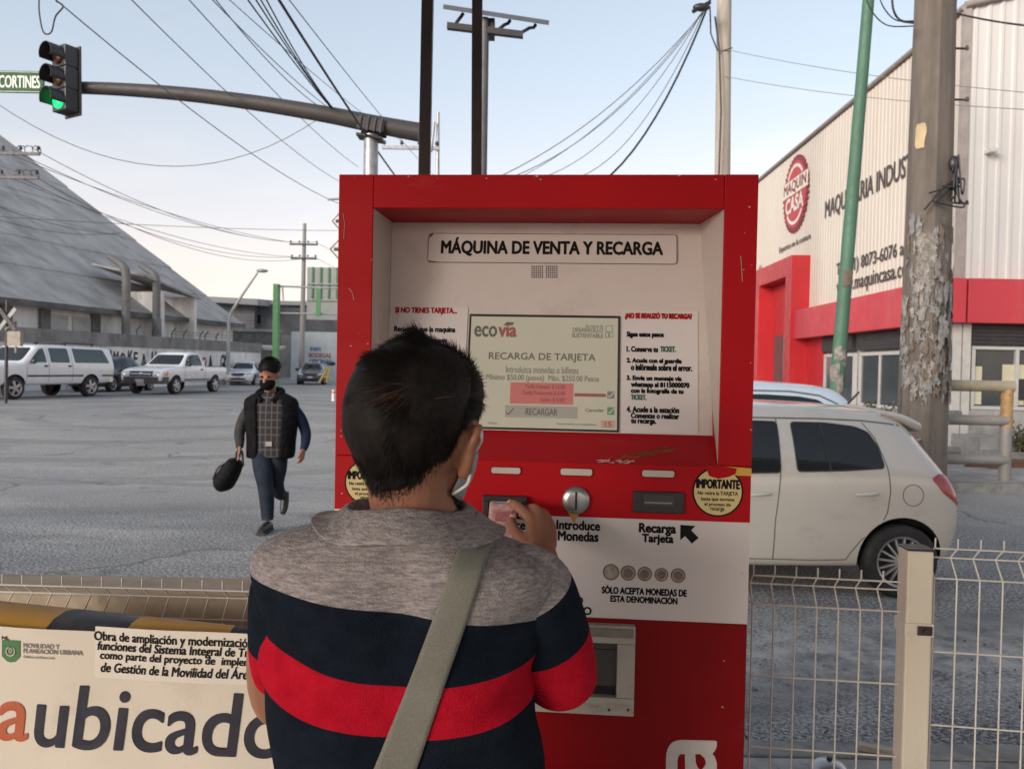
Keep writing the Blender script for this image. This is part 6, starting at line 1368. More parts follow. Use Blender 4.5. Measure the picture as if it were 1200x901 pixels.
# long white estate truck
st = [(-2.80, .62, 1.18, 1.72, .86, .93, .72), (-2.78, .52, 1.2, 1.80, .91, .965, .755), (-2.6, .48, 1.2, 1.85, .93, .975, .765), (-1.2, .46, 1.2, 1.87, .94, .98, .775), (.5, .46, 1.2, 1.865, .94, .98, .775), (.72, .46, 1.2, 1.82, .94, .98, .76), (1.02, .46, 1.19, 1.55, .94, .975, .74), (1.34, .46, 1.18, 1.26, .94, .97, .80), (1.5, .46, 1.165, 1.215, .935, .965, .82), (2.3, .46, 1.13, 1.165, .92, .945, .80), (2.66, .46, 1.08, 1.11, .90, .92, .78), (2.76, .50, .98, 1.02, .86, .89, .74), (2.79, .56, .90, .93, .82, .84, .7)]
def xsub(t, bv):
    m_ = MB(); m_.tube([(2.62, -.97, .62), (2.86, -.8, .62), (2.88, 0, .62), (2.86, .8, .62), (2.62, .97, .62)], .10, 10); m_.build('bumper', M_trim, t)
    m_ = MB(); m_.tube([(-2.6, -.97, .62), (-2.88, -.8, .62), (-2.88, .8, .62), (-2.6, .97, .62)], .09, 10); m_.build('bumper', M_chr, t)
    for s in (1, -1):
        m_ = MB(); m_.tube([(-2.1, s*.62, 1.93), (-.55, s*.62, 1.93)], .025, 6)
        for x in (-2.0, -.7): m_.box(x-.04, x+.04, s*.62-.025, s*.62+.025, 1.84, 1.93)
        m_.build('roof_rack', M_trim, t)
    m_ = MB()
    for x in (-1.9, -1.3, -.75): m_.tube([(x, -.62, 1.95), (x, .62, 1.95)], .03, 6)
    m_.build('rack_bar', M_trim, t)
S0 = at(73, 468, 28.4); S0 = Vector((S0.x, 28.4, gz(28.4)))
sub_sides = [('window', [(.42, 1.24), (1.12, 1.24), (.62, 1.70), (.45, 1.73)], M_tint), ('window', [(-.62, 1.24), (.24, 1.24), (.24, 1.74), (-.60, 1.75)], M_tint), ('window', [(-2.55, 1.24), (-.85, 1.24), (-.82, 1.75), (-2.35, 1.74)], M_tint),
    ('strip', [(-2.74, .78), (-2.15, .78)], (M_trim, .06)), ('strip', [(-1.22, .78), (1.24, .78)], (M_trim, .06)), ('gap', [(.34, .56), (.34, 1.8)], 0), ('gap', [(-.72, .56), (-.72, 1.8)], 0), ('gap', [(1.26, .56), (1.26, 1.18)], 0), ('door_handle', (-.58, 1.12), M_trim), ('door_handle', (.48, 1.12), M_trim), ('mirror', (1.08, 1.24), M_trim),
    ('front_marker', [(2.36, .86), (2.68, .86), (2.68, 1.06), (2.36, 1.06)], M_amber)]
street_car('estate_truck', 'long white estate truck with a roof rack at the left edge', (S0.x-1.0, S0.y, S0.z), radians(-104), 5.6, 1.96, st, M_wh, (-1.62, 1.72), .385, sub_sides,
    [('windscreen', round_poly([(-.74, 1.28), (.74, 1.28), (.64, 1.74), (-.64, 1.74)], .08), M_cglass, .004), ('grille', [(-.5, .72), (.5, .72), (.5, 1.02), (-.5, 1.02)], M_trim, .006), ('headlight', [(.52, .82), (.84, .82), (.84, 1.0), (.52, 1.0)], M_headl, .008), ('headlight', [(-.84, .82), (-.52, .82), (-.52, 1.0), (-.84, 1.0)], M_headl, .008)], extra=xsub, spokes=5)
# white pickup
st = [(-2.66, .60, 1.08, 1.11, .84, .90, .80), (-2.64, .55, 1.10, 1.135, .90, .955, .86), (-2.2, .50, 1.11, 1.14, .93, .975, .88), (-.80, .48, 1.11, 1.14, .935, .98, .88), (-.70, .48, 1.11, 1.15, .935, .98, .88), (-.66, .48, 1.14, 1.55, .935, .98, .78), (-.60, .48, 1.15, 1.72, .935, .98, .745), (-.4, .48, 1.15, 1.77, .935, .98, .745), (.15, .48, 1.15, 1.775, .935, .98, .745), (.42, .48, 1.15, 1.70, .935, .98, .74), (.78, .48, 1.14, 1.42, .935, .98, .74), (1.05, .48, 1.12, 1.20, .935, .975, .80), (1.25, .48, 1.11, 1.155, .93, .97, .82), (2.1, .48, 1.05, 1.09, .915, .95, .80), (2.45, .48, .98, 1.02, .90, .93, .76), (2.6, .50, .88, .92, .86, .89, .72), (2.63, .56, .80, .83, .82, .85, .68)]
def xpick(t, bv):
    m_ = MB(); m_.rings([[(x, y, z) for z in (.42, .70) for y in ((-w_, w_) if z < .5 else (w_, -w_))] for x, w_ in ((2.5, .985), (2.68, .96), (2.76, .7), (2.78, .0001))], 0, False) if False else None
    pts = [(2.25, -.99), (2.5, -.97), (2.64, -.75), (2.69, 0), (2.64, .75), (2.5, .97), (2.25, .99)]
    m_.rings([[(x, y, .44), (x, y, .72), (x-.12, y*.93, .73), (x-.12, y*.93, .43)] for x, y in pts], 0, False); m_.build('bumper', mat('grey_plastic_bumper', (.075, .072, .07), .6, var=.15, scale=5), t, bevel=.02)
    m_ = MB(); m_.tube([(-2.6, -.93, .6), (-2.76, -.8, .6), (-2.76, .8, .6), (-2.6, .93, .6)], .08, 8); m_.build('bumper', M_chr, t)
    m_ = MB(); m_.box(-2.5, -.85, -.78, .78, 1.10, 1.165); m_.build('bed_floor', M_well, t)
P1 = at(193, 463, 33); 
pk_sides = [('window', [(-.42, 1.19), (.88, 1.19), (.42, 1.60), (.1, 1.66), (-.42, 1.67)], M_cglass), ('gap', [(-.52, .56), (-.52, 1.7)], 0), ('gap', [(1.0, .56), (1.0, 1.12)], 0), ('gap', [(-.70, .52), (-.70, 1.12)], 0), ('door_handle', (-.34, 1.02), M_trim), ('mirror', (.82, 1.2), M_trim), ('front_marker', [(2.2, .78), (2.5, .77), (2.5, .93), (2.2, .96)], M_amber), ('strip', [(-1.2, .60), (1.0, .60)], (M_trim, .05))]
street_car('pickup_truck', 'white pickup truck with grey bumper and open bed in the middle of the queue', (at(207, 460, 35).x, 35.0, gz(35)), radians(-98), 5.3, 1.96, st, M_wh, (-1.55, 1.62), .37, pk_sides,
    [('windscreen', round_poly([(-.72, 1.22), (.72, 1.22), (.62, 1.64), (-.62, 1.64)], .08), M_cglass, .004), ('grille', [(-.5, .74), (.5, .74), (.52, .94), (-.52, .94)], M_trim, .008), ('emblem', [(.1*cos(2*pi*k/14), .84+.045*sin(2*pi*k/14)) for k in range(14)], M_chr, .02), ('headlight', [(.54, .75), (.84, .75), (.84, .92), (.54, .93)], M_headl, .008), ('headlight', [(-.84, .75), (-.54, .75), (-.54, .93), (-.84, .92)], M_headl, .008), ('number_plate', [(-.17, .50), (.17, .50), (.17, .62), (-.17, .62)], mat('plate_front', (.6, .6, .6), .4), .16)], extra=xpick, spokes=5)
sed = lambda L, H: [(-.5*L, .45, .70, .78, .62, .70, .55), (-.49*L, .35, .84, .92, .76, .82, .62), (-.44*L, .26, .90, 1.0, .80, .86, .64), (-.30*L, .22, .92, 1.04, .82, .88, .66), (-.24*L, .21, .92, 1.14, .82, .885, .60), (-.13*L, .2, .92, H-.05, .82, .885, .56), (-.04*L, .2, .92, H, .82, .885, .565), (.06*L, .2, .91, H-.03, .82, .885, .56), (.13*L, .2, .90, H-.22, .82, .88, .58), (.21*L, .2, .89, .99, .82, .88, .66), (.27*L, .2, .87, .93, .81, .87, .68), (.40*L, .21, .78, .84, .78, .83, .64), (.46*L, .23, .70, .76, .72, .77, .58), (.492*L, .28, .56, .62, .62, .68, .5), (.5*L, .36, .48, .52, .52, .57, .42)]
def sed_sides(H, extra=()): return [('window', [(.0, .97), (.72, .95), (.38, H-.14), (.02, H-.07)], M_cglass), ('window', [(-.85, .99), (-.08, .97), (-.06, H-.07), (-.45, H-.10)], M_cglass), ('gap', [(-.04, .3), (-.04, .92)], 0), ('gap', [(.95, .3), (.9, .88)], 0), ('door_handle', (-.2, .86), M_trim), ('mirror', (.72, .95), M_trim)]+list(extra)
def sed_front(lights=M_headl, grille=M_trim): return [('windscreen', round_poly([(-.62, .98), (.62, .98), (.5, 1.34), (-.5, 1.34)], .06), M_cglass, .004), ('grille', round_poly([(-.32, .56), (.32, .56), (.42, .72), (-.42, .72)], .04), grille, .008), ('lower_grille', round_poly([(-.5, .34), (.5, .34), (.45, .44), (-.45, .44)], .03), grille, .006), ('headlight', round_poly([(.44, .62), (.72, .66), (.74, .76), (.5, .72)], .02), lights, .01), ('headlight', round_poly([(-.72, .66), (-.44, .62), (-.5, .72), (-.74, .76)], .02), lights, .01), ('number_plate', [(-.16, .46), (.16, .46), (.16, .54), (-.16, .54)], mat('plate_front', (.55, .5, .45), .4), .012)]
M_dkc = paint('dark_car_paint', (.022, .027, .03), .2, (.06, .06, .06), .25)
D0 = at(132, 463, 36)
street_car('dark_sedan', 'dark saloon car mostly hidden between the white estate truck and the white pickup', (D0.x+.15, 35.8, gz(36)), radians(-97), 4.6, 1.78, sed(4.6, 1.56), M_dkc, (-1.42, 1.36), .33, sed_sides(1.56), sed_front(), spokes=8)
M_tx = paint('taxi_white_paint', (.80, .80, .81), .25, (.5, .5, .5), .15); M_tb = mat('taxi_blue', (.04, .17, .42), .3, var=.1, coat=.5)
T0 = at(288, 452, 50)
street_car('taxi', 'white taxi with a blue side stripe behind the walking man', (T0.x, 50, gz(50)), radians(-84), 4.5, 1.76, sed(4.5, 1.48), M_tx, (-1.38, 1.34), .32, sed_sides(1.48, [('side_panel', [(-1.0, .5), (1.0, .45), (1.15, .72), (-.9, .78)], M_tb)]), sed_front(M_headl, M_trim)+[('bonnet_stripe', [(-.75, .8), (-.2, .84), (-.35, .9), (-.72, .87)], M_tb, .004)], spokes=8)
G0 = at(366, 448, 54)
street_car('grey_sedan', 'dark grey saloon car under the far utility pole', (G0.x, 54, gz(54)), radians(-80), 4.5, 1.76, sed(4.5, 1.5), paint('grey_car_paint', (.04, .045, .05), .25, (.1, .1, .1), .2), (-1.38, 1.34), .32, sed_sides(1.5), sed_front(), spokes=8)
yb0 = at(383, 447, 50.5)
yb = thing('yellow_barricade', 'slanted yellow barricade frame beside the dark grey saloon', 'barricade', (yb0.x, 50.5, gz(50)))
m_ = MB(); A = at(374, 448, 50.5); B = at(385, 430, 50.5); m_.tube([A, B], .07, 8); m_.tube([A+Vector((.45, 0, 0)), B+Vector((.1, 0, 0))], .06, 8); m_.tube([A.lerp(B, .35), A.lerp(B, .35)+Vector((.45, 0, 0))], .045, 6); m_.build('frame', M_amber if False else mat('yellow_frame_paint', (.5, .36, .07), .5), yb, world=True)
m_ = MB(); q = at(388, 427, 50.5); m_.ball((q.x, q.y, q.z+.05), (.3, .2, .14), 7); m_.build('lamp_box', M_trim, yb, world=True)
# ------------------------------------------------------------------ people
def skin_mat(name, col):
    m, nt, b = new_mat(name); n1 = noise(nt, 9, 5); n2 = noise(nt, 90, 3)
    c = ramp(nt, n1, [(.3, [v*.88 for v in col]), (.7, [min(1, v*1.1) for v in col])])
    c = mix(nt, ramp(nt, noise(nt, 34, 5), [(.45, 0), (.75, .45)]), c, (col[0]*1.05, col[1]*.72, col[2]*.66))
    nt.links.new(c, b.inputs['Base Color']); b.inputs['Roughness'].default_value = .5; b.inputs['Subsurface Weight'].default_value = .12; b.inputs['Subsurface Radius'].default_value = (.012, .004, .002)
    b.inputs['Subsurface Scale'].default_value = .6
    bump(nt, b, mix(nt, .5, n2, noise(nt, 420, 3)), .35, .0016); return m
M_skin = skin_mat('brown_skin', (.29, .135, .08))
def path_tube(mb, pts, per=5, n=14, mi=0, flat_=None):
    q = smoothpath(pts, per); mb.tube([Vector(p[:3]) for p in q], [max(.002, p[3]) for p in q], n, mi, True, True, flat_)
def ringset(rows, n=40, ex=2.3, per=5):
    """rows of (cx, cy, z, a, b); smoothed; superellipse sections"""
    out = []
    for cx, cy, z, a, b in smoothpath(rows, per):
        r = []
        for i in range(n):
            t = 2*pi*i/n; c, s = cos(t), sin(t)
            r.append((cx+a*math.copysign(abs(c)**(2/ex), c), cy+b*math.copysign(abs(s)**(2/ex), s), z))
        out.append(r)
    return out
def oriented_ball(mb, M, c, r, n=12): mb.ball(c, r, n, 0, M)
# ================= the man at the machine
MROOT = Vector((-.145, 1.12, .15))
man = thing('person', 'man seen from behind in striped polo shirt holding a banknote at the machine', 'person', MROOT)
Hc = at(489, 489, 1.10); HY_ = radians(26)
HF = Vector((sin(HY_), cos(HY_), -.10)).normalized(); HR = Vector((cos(HY_), -sin(HY_), -.03)).normalized(); HU = HR.cross(HF).normalized(); HF = HU.cross(HR).normalized()
HM = frame(Hc, HR, HF, HU)                                             # x his right, y forward, z up
b_ = MB()
oriented_ball(b_, HM, (0, -.004, .0), (.083, .099, .099), 16)
oriented_ball(b_, HM, (0, .028, -.045), (.066, .070, .085), 14)       # face
oriented_ball(b_, HM, (0, .058, -.095), (.040, .038, .036), 10)       # chin
path_tube(b_, [HM @ Vector(p) for p in ()], 5) if False else None
def hpath(mb, pts, per=5, n=10): path_tube(mb, [(*(HM @ Vector(p[:3])), p[3]) for p in pts], per, n)
hpath(b_, [(0, .092, -.005, .010), (0, .104, -.030, .011), (0, .114, -.052, .014), (0, .098, -.058, .012)])
hpath(b_, [(-.045, .078, .006, .010), (0, .093, .010, .010), (.045, .078, .006, .010)])
hpath(b_, [(-.025, .090, -.070, .008), (0, .099, -.070, .010), (.025, .090, -.070, .008)])
for s in (-1, 1):                                                      # ears: shell, rim and lobe
    hpath(b_, [(s*.073, .010, -.062, .009), (s*.084, -.004, -.048, .0070), (s*.096, -.014, -.030, .0060), (s*.101, -.013, -.014, .0056), (s*.097, .000, -.006, .0056), (s*.082, .013, -.014, .006)], 4)
    hpath(b_, [(s*.074, .008, -.070, .009), (s*.083, .000, -.064, .0085), (s*.091, -.008, -.044, .0075), (s*.094, -.006, -.022, .0072)], 4)
    oriented_ball(b_, HM, (s*.083, .0, -.037), (.010, .015, .028), 8)
nb = at(496, 622, 1.12); nb.z -= .02
NE = HM @ Vector((0, -.030, -.060))
path_tube(b_, [(*(HM @ Vector((0.004, -.020, -.03))), .060), (*NE.lerp(nb, .35), .055), (*NE.lerp(nb, .7), .058), (*nb, .075), (nb.x, nb.y+.01, nb.z-.06, .085)], 5, 20)
# trunk rows from the silhouette in the photograph
def sil(y, xl, xr, Y, b, shrink=0.0):
    L, R = at(xl, y, Y), at(xr, y, Y); return ((L.x+R.x)/2, Y, (L.z+R.z)/2, (R.x-L.x)/2-shrink, b-shrink)
SH = [sil(602, 420, 556, 1.11, .074), sil(612, 378, 570, 1.112, .090), sil(622, 346, 576, 1.114, .102), sil(634, 321, 598, 1.115, .111), sil(648, 306, 634, 1.116, .118), sil(670, 301, 653, 1.118, .122), sil(702, 304, 642, 1.122, .126), sil(780, 314, 630, 1.13, .125), sil(850, 324, 627, 1.135, .122), sil(905, 331, 628, 1.14, .125)]
low = SH[-1]
SHL = SH+[(low[0], 1.15, 1.08, .178, .128), (low[0], 1.15, .98, .185, .13)]
core = [(c, y, z, max(.03, a-.016), b-.016) for c, y, z, a, b in SHL][1:]
b_.rings(ringset(core+[(low[0], 1.15, .92, .165, .115)]), 0, True)
Sr = at(622, 676, 1.118); El = at(657, 792, 1.215); Wr = at(637, 655, 1.462)
Sl = at(330, 676, 1.118); Ell = at(330, 818, 1.20); Wrl = Vector((-.235, 1.42, 1.17))
path_tube(b_, [(*Sr, .040), (*Sr.lerp(El, .5), .047), (*El, .043), (*El.lerp(Wr, .3), .043), (*El.lerp(Wr, .7), .034), (*Wr, .027), (*at(633, 640, 1.485), .025)], 6, 16)
path_tube(b_, [(*Sl.lerp(nb, .12), .036), (*Sl.lerp(Ell, .5), .047), (*Ell, .042), (*Ell.lerp(Wrl, .35), .041), (*Wrl, .027), (Wrl.x+.01, Wrl.y+.03, Wrl.z, .024)], 6, 16)
# right hand pinching the note: palm, four curled fingers, thumb
def P_(x, y, Y, r): return (*at(x, y, Y), r)
for a, c, r0, r1 in (((632, 642, 1.482), (624, 610, 1.540), .017, .014), ((637, 642, 1.480), (633, 608, 1.543), .018, .0145), ((641, 641, 1.482), (640.5, 611, 1.543), .017, .014), ((643, 640, 1.484), (645, 618, 1.540), .0155, .0125)):
    path_tube(b_, [P_(*a, r0), P_((a[0]+c[0])/2, (a[1]+c[1])/2, (a[2]+c[2])/2, (r0+r1)/2+.001), P_(*c, r1)], 4, 10)
for pts in ([(623, 609, 1.541, .0125), (612, 598, 1.562, .0105), (603, 591, 1.585, .0095), (598, 590, 1.603, .0085)],
            [(633, 607, 1.544, .0130), (627, 596, 1.566, .0108), (617, 598, 1.592, .0095), (611, 606, 1.600, .0085)],
            [(640.5, 610, 1.544, .0125), (636, 601, 1.568, .0105), (626, 604, 1.592, .0092), (620, 613, 1.596, .0082)],
            [(645, 617, 1.541, .0112), (642, 610, 1.563, .0093), (633, 613, 1.583, .0082), (627, 621, 1.586, .0074)],
            [(629, 641, 1.490, .0150), (617, 634, 1.512, .0128), (606, 625, 1.540, .0108), (600, 613, 1.566, .0098), (599, 605, 1.580, .0085)]):
    path_tube(b_, [P_(*p) for p in pts], 4, 10)
# left hand, relaxed and lightly curled in front of him
lh = Wrl+Vector((.012, .04, .0))
for k in range(4):
    o_ = Vector((-.012+.012*k, 0, .028-.019*k)); path_tube(b_, [(*(lh+o_*.6), .014), (*(lh+Vector((.02, .055, 0))+o_), .012), (*(lh+Vector((.045, .085, -.004))+o_), .0095), (*(lh+Vector((.07, .088, -.01))+o_), .0088), (*(lh+Vector((.082, .074, -.012))+o_), .008)], 4, 10)
path_tube(b_, [(*lh, .016), (*(lh+Vector((.03, .02, .035))), .012), (*(lh+Vector((.055, .04, .04))), .0105), (*(lh+Vector((.07, .06, .03))), .009)], 4, 10)
hipx = low[0]
for s in (-1, 1): path_tube(b_, [(hipx+s*.08, 1.15, .93, .085), (hipx+s*.09, 1.15, .75, .075), (hipx+s*.09, 1.155, .60, .055), (hipx+s*.095, 1.14, .42, .05), (hipx+s*.095, 1.14, .25, .037), (hipx+s*.095, 1.15, .21, .036), (hipx+s*.105, 1.21, .19, .035), (hipx+s*.112, 1.29, .18, .025)], 5, 14)
mb_body = remesh(b_, 'body', .0034, 3, M_skin)
for v in mb_body.data.vertices: v.co -= MROOT
mb_body.parent = man
for px_, py_, Y_, nr_ in ((597.5, 588.5, 1.5945, .0052), (600.5, 606, 1.5705, .0062)):
    q = MB(); c_ = at(px_, py_, Y_); q.ball(c_, (nr_, .0018, nr_*1.15), 8); q.build('nail', mat('finger_nail', (.46, .27, .21), .3, var=.1), man, world=True)
# ---- polo shirt: trunk, sleeves, collar
def shirt_mat(name, sleeve=None):
    m, nt, b = new_mat(name); tc = nd(nt, 'ShaderNodeTexCoord'); sx = nd(nt, 'ShaderNodeSeparateXYZ'); nt.links.new(tc.outputs['Object'], sx.inputs[0])
    st_ = noise(nt, 85, 5, .75, (.5, 1, 3.6)); st2 = noise(nt, 260, 2, .6, (.5, 1, 2))
    grey = ramp(nt, st_, [(.30, (.15, .135, .138)), (.44, (.27, .245, .245)), (.58, (.41, .375, .372)), (.72, (.50, .46, .455))])
    grey = mix(nt, .12, grey, (.16, .17, .20)); grey = mix(nt, ramp(nt, st2, [(.35, .45), (.5, 0)]), grey, (.13, .115, .115))
    navy = ramp(nt, noise(nt, 30, 5), [(.3, (.0065, .0105, .018)), (.7, (.011, .017, .027))])
    redc = ramp(nt, noise(nt, 30, 5), [(.3, (.40, .006, .020)), (.7, (.50, .010, .028))])
    if sleeve is None:
        x = math_(nt, 'ADD', sx.outputs[0], 0.0); z = sx.outputs[2]
        lin = math_(nt, 'ADD', z, math_(nt, 'MULTIPLY', x, .135))                              # tilt of the yoke seam
        q2 = math_(nt, 'POWER', math_(nt, 'ABSOLUTE', math_(nt, 'ADD', x, .0)), 2.0)
        g1 = math_(nt, 'GREATER_THAN', lin, SB1)
        g2 = math_(nt, 'GREATER_THAN', math_(nt, 'SUBTRACT', math_(nt, 'ADD', z, math_(nt, 'MULTIPLY', x, .06)), math_(nt, 'MULTIPLY', q2, .75)), SB2)
        g3 = math_(nt, 'GREATER_THAN', math_(nt, 'SUBTRACT', math_(nt, 'ADD', z, math_(nt, 'MULTIPLY', x, .04)), math_(nt, 'MULTIPLY', q2, .95)), SB3)
    else:
        o_, d_, t1, t2 = sleeve; z = None
        vm = nd(nt, 'ShaderNodeVectorMath', operation='SUBTRACT'); nt.links.new(tc.outputs['Object'], vm.inputs[0]); vm.inputs[1].default_value = o_
        vd = nd(nt, 'ShaderNodeVectorMath', operation='DOT_PRODUCT'); nt.links.new(vm.outputs[0], vd.inputs[0]); vd.inputs[1].default_value = d_
        g1 = math_(nt, 'LESS_THAN', vd.outputs['Value'], t1); g2 = math_(nt, 'LESS_THAN', vd.outputs['Value'], t2); g3 = 1.0
    c = mix(nt, g3, navy, redc); c = mix(nt, g2, c, navy); c = mix(nt, g1, c, grey)
    nt.links.new(c, b.inputs['Base Color']); b.inputs['Roughness'].default_value = .9; b.inputs['Specular IOR Level'].default_value = .06
    fold = noise(nt, 9, 3, .5, (1.5, 1.5, .45)); h = mix(nt, .18, mix(nt, .4, fold, noise(nt, 16, 4, .55, (.6, 1, 1.8))), noise(nt, 420, 2)); bump(nt, b, h, .7, .02); return m
ax = lambda px, py: at(px, py, 1.0)-MROOT
pL, pR = ax(305, 697), ax(622, 742); SB1 = (pL.z+.135*pL.x+pR.z+.135*pR.x)/2
def sb(px, py, kx, kq): p = ax(px, py); return p.z+kx*p.x-kq*p.x*p.x
SB2 = (sb(320, 780, .06, .75)+sb(470, 808, .06, .75)+sb(618, 796, .06, .75))/3; SB3 = (sb(333, 850, .04, .95)+sb(470, 877, .04, .95)+sb(622, 852, .04, .95))/3
def wrinkle(p, k=1.3):
    x, y, z = p; back = max(0, min(1, (1.13-y)*14))
    arm = math.exp(-((z-1.36)/.07)**2)
    return k*(.0035*sin(21*x+13*z+2.5*sin(9*z))+.0025*sin(38*z-17*x+1.3)*(.5+.5*sin(7*x))+.003*sin(55*x+6*z+2*sin(20*z))*max(0, 1.36-z)*4+.0045*arm*(sin(70*(z-.55*x)+1)*math.exp(-((x-.005)/.06)**2)+sin(70*(z+.55*x)+2)*math.exp(-((x+.30)/.06)**2)))
def drape(rings_, cx, k=1.9):
    out = []
    for r in rings_:
        q = []
        for p in r:
            d = Vector((p[0]-cx, p[1]-1.13, 0)); d = d.normalized() if d.length > 1e-6 else d; w_ = wrinkle(p, k); q.append((p[0]+d.x*w_, p[1]+d.y*w_, p[2]))
        out.append(q)
    return out
# spine furrow and shoulder blades shape the back
def back_shape(rings_, cx):
    out = []
    for r in rings_:
        q = []
        for p in r:
            x = p[0]-cx; back = max(0, min(1, (1.12-p[1])*12)); e = 0
            if back > 0:
                up = math.exp(-((p[2]-1.43)/.09)**2)
                e = back*(.010*math.exp(-(x/.028)**2)*(.4+.6*math.exp(-((p[2]-1.36)/.12)**2))-.009*up*(math.exp(-((x-.085)/.05)**2)+math.exp(-((x+.085)/.05)**2)))
            q.append((p[0], p[1]+e, p[2]))
        out.append(q)
    return out
TR = drape(back_shape(ringset(SHL, 72, 2.25, 6), low[0]), low[0])
t_ = MB(); t_.rings(TR, 0, True, False)
inn = [[(c_[0]+(p[0]-c_[0])*.985, c_[1]+(p[1]-c_[1])*.98, p[2]) for p in r] for r in TR for c_ in [(low[0], 1.13)]]
shirt = t_.build('shirt', shirt_mat('striped_polo'), man, world=True, sub=1)
def sleeve(pts, name, tin):
    q = smoothpath([(*p[:3], p[3]) for p in pts], 7); P = [Vector(p[:3]) for p in q]; R = [p[3] for p in q]; m_ = MB(); n_ = 32
    for rr, rev in ((1.0, False),):
        t0 = (P[1]-P[0]).normalized(); nrm = t0.cross(Vector((0, 1, 0))).normalized(); rings_ = []
        for k, p in enumerate(P):
            t = (P[min(k+1, len(P)-1)]-P[max(k-1, 0)]).normalized(); nrm = (nrm-t*nrm.dot(t)).normalized(); bn = t.cross(nrm); u = k/(len(P)-1)
            rings_.append([p+(nrm*cos(2*pi*i/n_)+bn*sin(2*pi*i/n_))*(R[k]*(1+.035*sin(2*2*pi*i/n_+5*u)+.03*sin(9*u+4*pi*i/n_*1.5)*u)) for i in range(n_)])
        inner = [[P[-1-j]+(v-P[-1-j])*.93 for v in rings_[-1-j]] for j in range(0, 5)]
        m_.rings(rings_+inner, 0, True, False)
    a, e = P[0]-MROOT, (P[-1]-P[0]); L = e.length; d = e.normalized()
    return m_.build('sleeve', shirt_mat(name, (tuple(a), tuple(d), tin[0]*L, tin[1]*L)), man, world=True, sub=1)
sleeve([(*at(592, 668, 1.118), .030), (*at(606, 674, 1.118), .050), (*at(622, 695, 1.122), .0615), (*at(640, 735, 1.145), .0610), (*at(651, 770, 1.168), .059), (*at(657, 798, 1.185), .057)], 'right_sleeve_cloth', (.20, .62))
sleeve([(*at(358, 662, 1.118), .030), (*at(350, 670, 1.118), .048), (*at(344, 692, 1.12), .0575), (*at(340, 732, 1.14), .0560), (*at(338, 768, 1.16), .054), (*at(338, 786, 1.17), .052)], 'left_sleeve_cloth', (.12, .72))
cc = at(482, 600, 1.115); cl = MB(); n_ = 56
def cring(rx, ryb, z, lift=0.0, dx=0.0, dy=0.0):
    out = []
    for i in range(n_+1):
        t = radians(100)+radians(340)*i/n_; c_, s_ = cos(t), sin(t); out.append(Vector((cc.x+dx+rx*(.90 if c_ < 0 else .80)*c_, cc.y+dy+ryb*s_, z+lift*s_-.022*(s_+1)*min(1, rx/.12)+.004*sin(3*t))))
    return out
zt_ = 1.576
rr_ = [cring(.086, .080, zt_-.030, .006), cring(.088, .083, zt_-.012, .008), cring(.093, .088, zt_-.001, .010), cring(.101, .096, zt_-.001, .010), cring(.116, .110, zt_-.012, .008), cring(.132, .124, zt_-.028, .004, .004), cring(.146, .135, zt_-.044, .000, .006), cring(.148, .137, zt_-.048, .000, .006), cring(.146, .135, zt_-.0505, .000, .006), cring(.140, .129, zt_-.048, .000, .006)]
TBV = BVHTree.FromPolygons([Vector(p) for r in TR for p in r], [(j*72+i, j*72+(i+1) % 72, (j+1)*72+(i+1) % 72, (j+1)*72+i) for j in range(len(TR)-1) for i in range(72)])
axis_ = Vector((cc.x, 1.115, 1.40))
for k in range(4, len(rr_)):
    for i in range(n_+1):
        p = rr_[k][i]; loc, no, _, _ = TBV.find_nearest(p)
        if no.dot(loc-axis_) < 0: no = -no
        need = (.0, .0, .0, .0, .004, .008, .0115, .0125, .0100, .004)[k]
        if (p-loc).dot(no) < need: rr_[k][i] = loc+no*need
cl.rings(rr_, 0, True, False, False)
cm = shirt_mat('collar_cloth', ((0, 0, 0), (0, 0, 1), 99, 99)); cl.build('collar', cm, man, world=True, sub=1)
# ---- trousers, shoes, mask, eyes
M_denim = mat('dark_denim', (.02, .027, .045), .9, var=.25, scale=12, bmp=.3, bscale=200)
t_ = MB()
for s in (-1, 1): path_tube(t_, [(hipx+s*.08, 1.15, .90, .108), (hipx+s*.09, 1.15, .75, .096), (hipx+s*.09, 1.155, .60, .076), (hipx+s*.095, 1.14, .42, .07), (hipx+s*.095, 1.145, .26, .064), (hipx+s*.095, 1.15, .215, .064)], 5, 20)
t_.rings(ringset([(hipx, 1.15, .80, .15, .11), (hipx, 1.15, .88, .172, .122), (hipx, 1.15, .97, .178, .124), (hipx, 1.15, 1.02, .172, .120)]), 0, True); t_.build('trousers', M_denim, man, world=True)
for s in (-1, 1):
    t_ = MB(); path_tube(t_, [(hipx+s*.095, 1.09, .19, .035), (hipx+s*.098, 1.13, .20, .046), (hipx+s*.105, 1.22, .195, .046), (hipx+s*.112, 1.31, .185, .036), (hipx+s*.113, 1.335, .18, .02)], 5, 16); t_.box(hipx+s*.10-.042, hipx+s*.10+.045, 1.075, 1.345, .152, .172); t_.build('shoe', M_black, man, world=True)
hb_ = BVHTree.FromPolygons([v.co+MROOT for v in mb_body.data.vertices], [tuple(p.vertices) for p in mb_body.data.polygons])
m_ = MB(); rows = []
for j in range(9):
    row = []
    for i in range(25):
        a = radians(-76+152*i/24); zz = -.075+(.5-j/8)*.080*(1-.42*(abs(a)/1.33)**2)
        o_ = HM @ Vector((0, .0, zz)); d = (HM.to_3x3() @ Vector((sin(a), cos(a), 0))).normalized(); h = hb_.ray_cast(o_+d*.3, -d)
        p = (h[0] if h[0] else o_+d*.09); row.append(p+d*(.006+.010*cos(a)**4))
    rows.append(row)
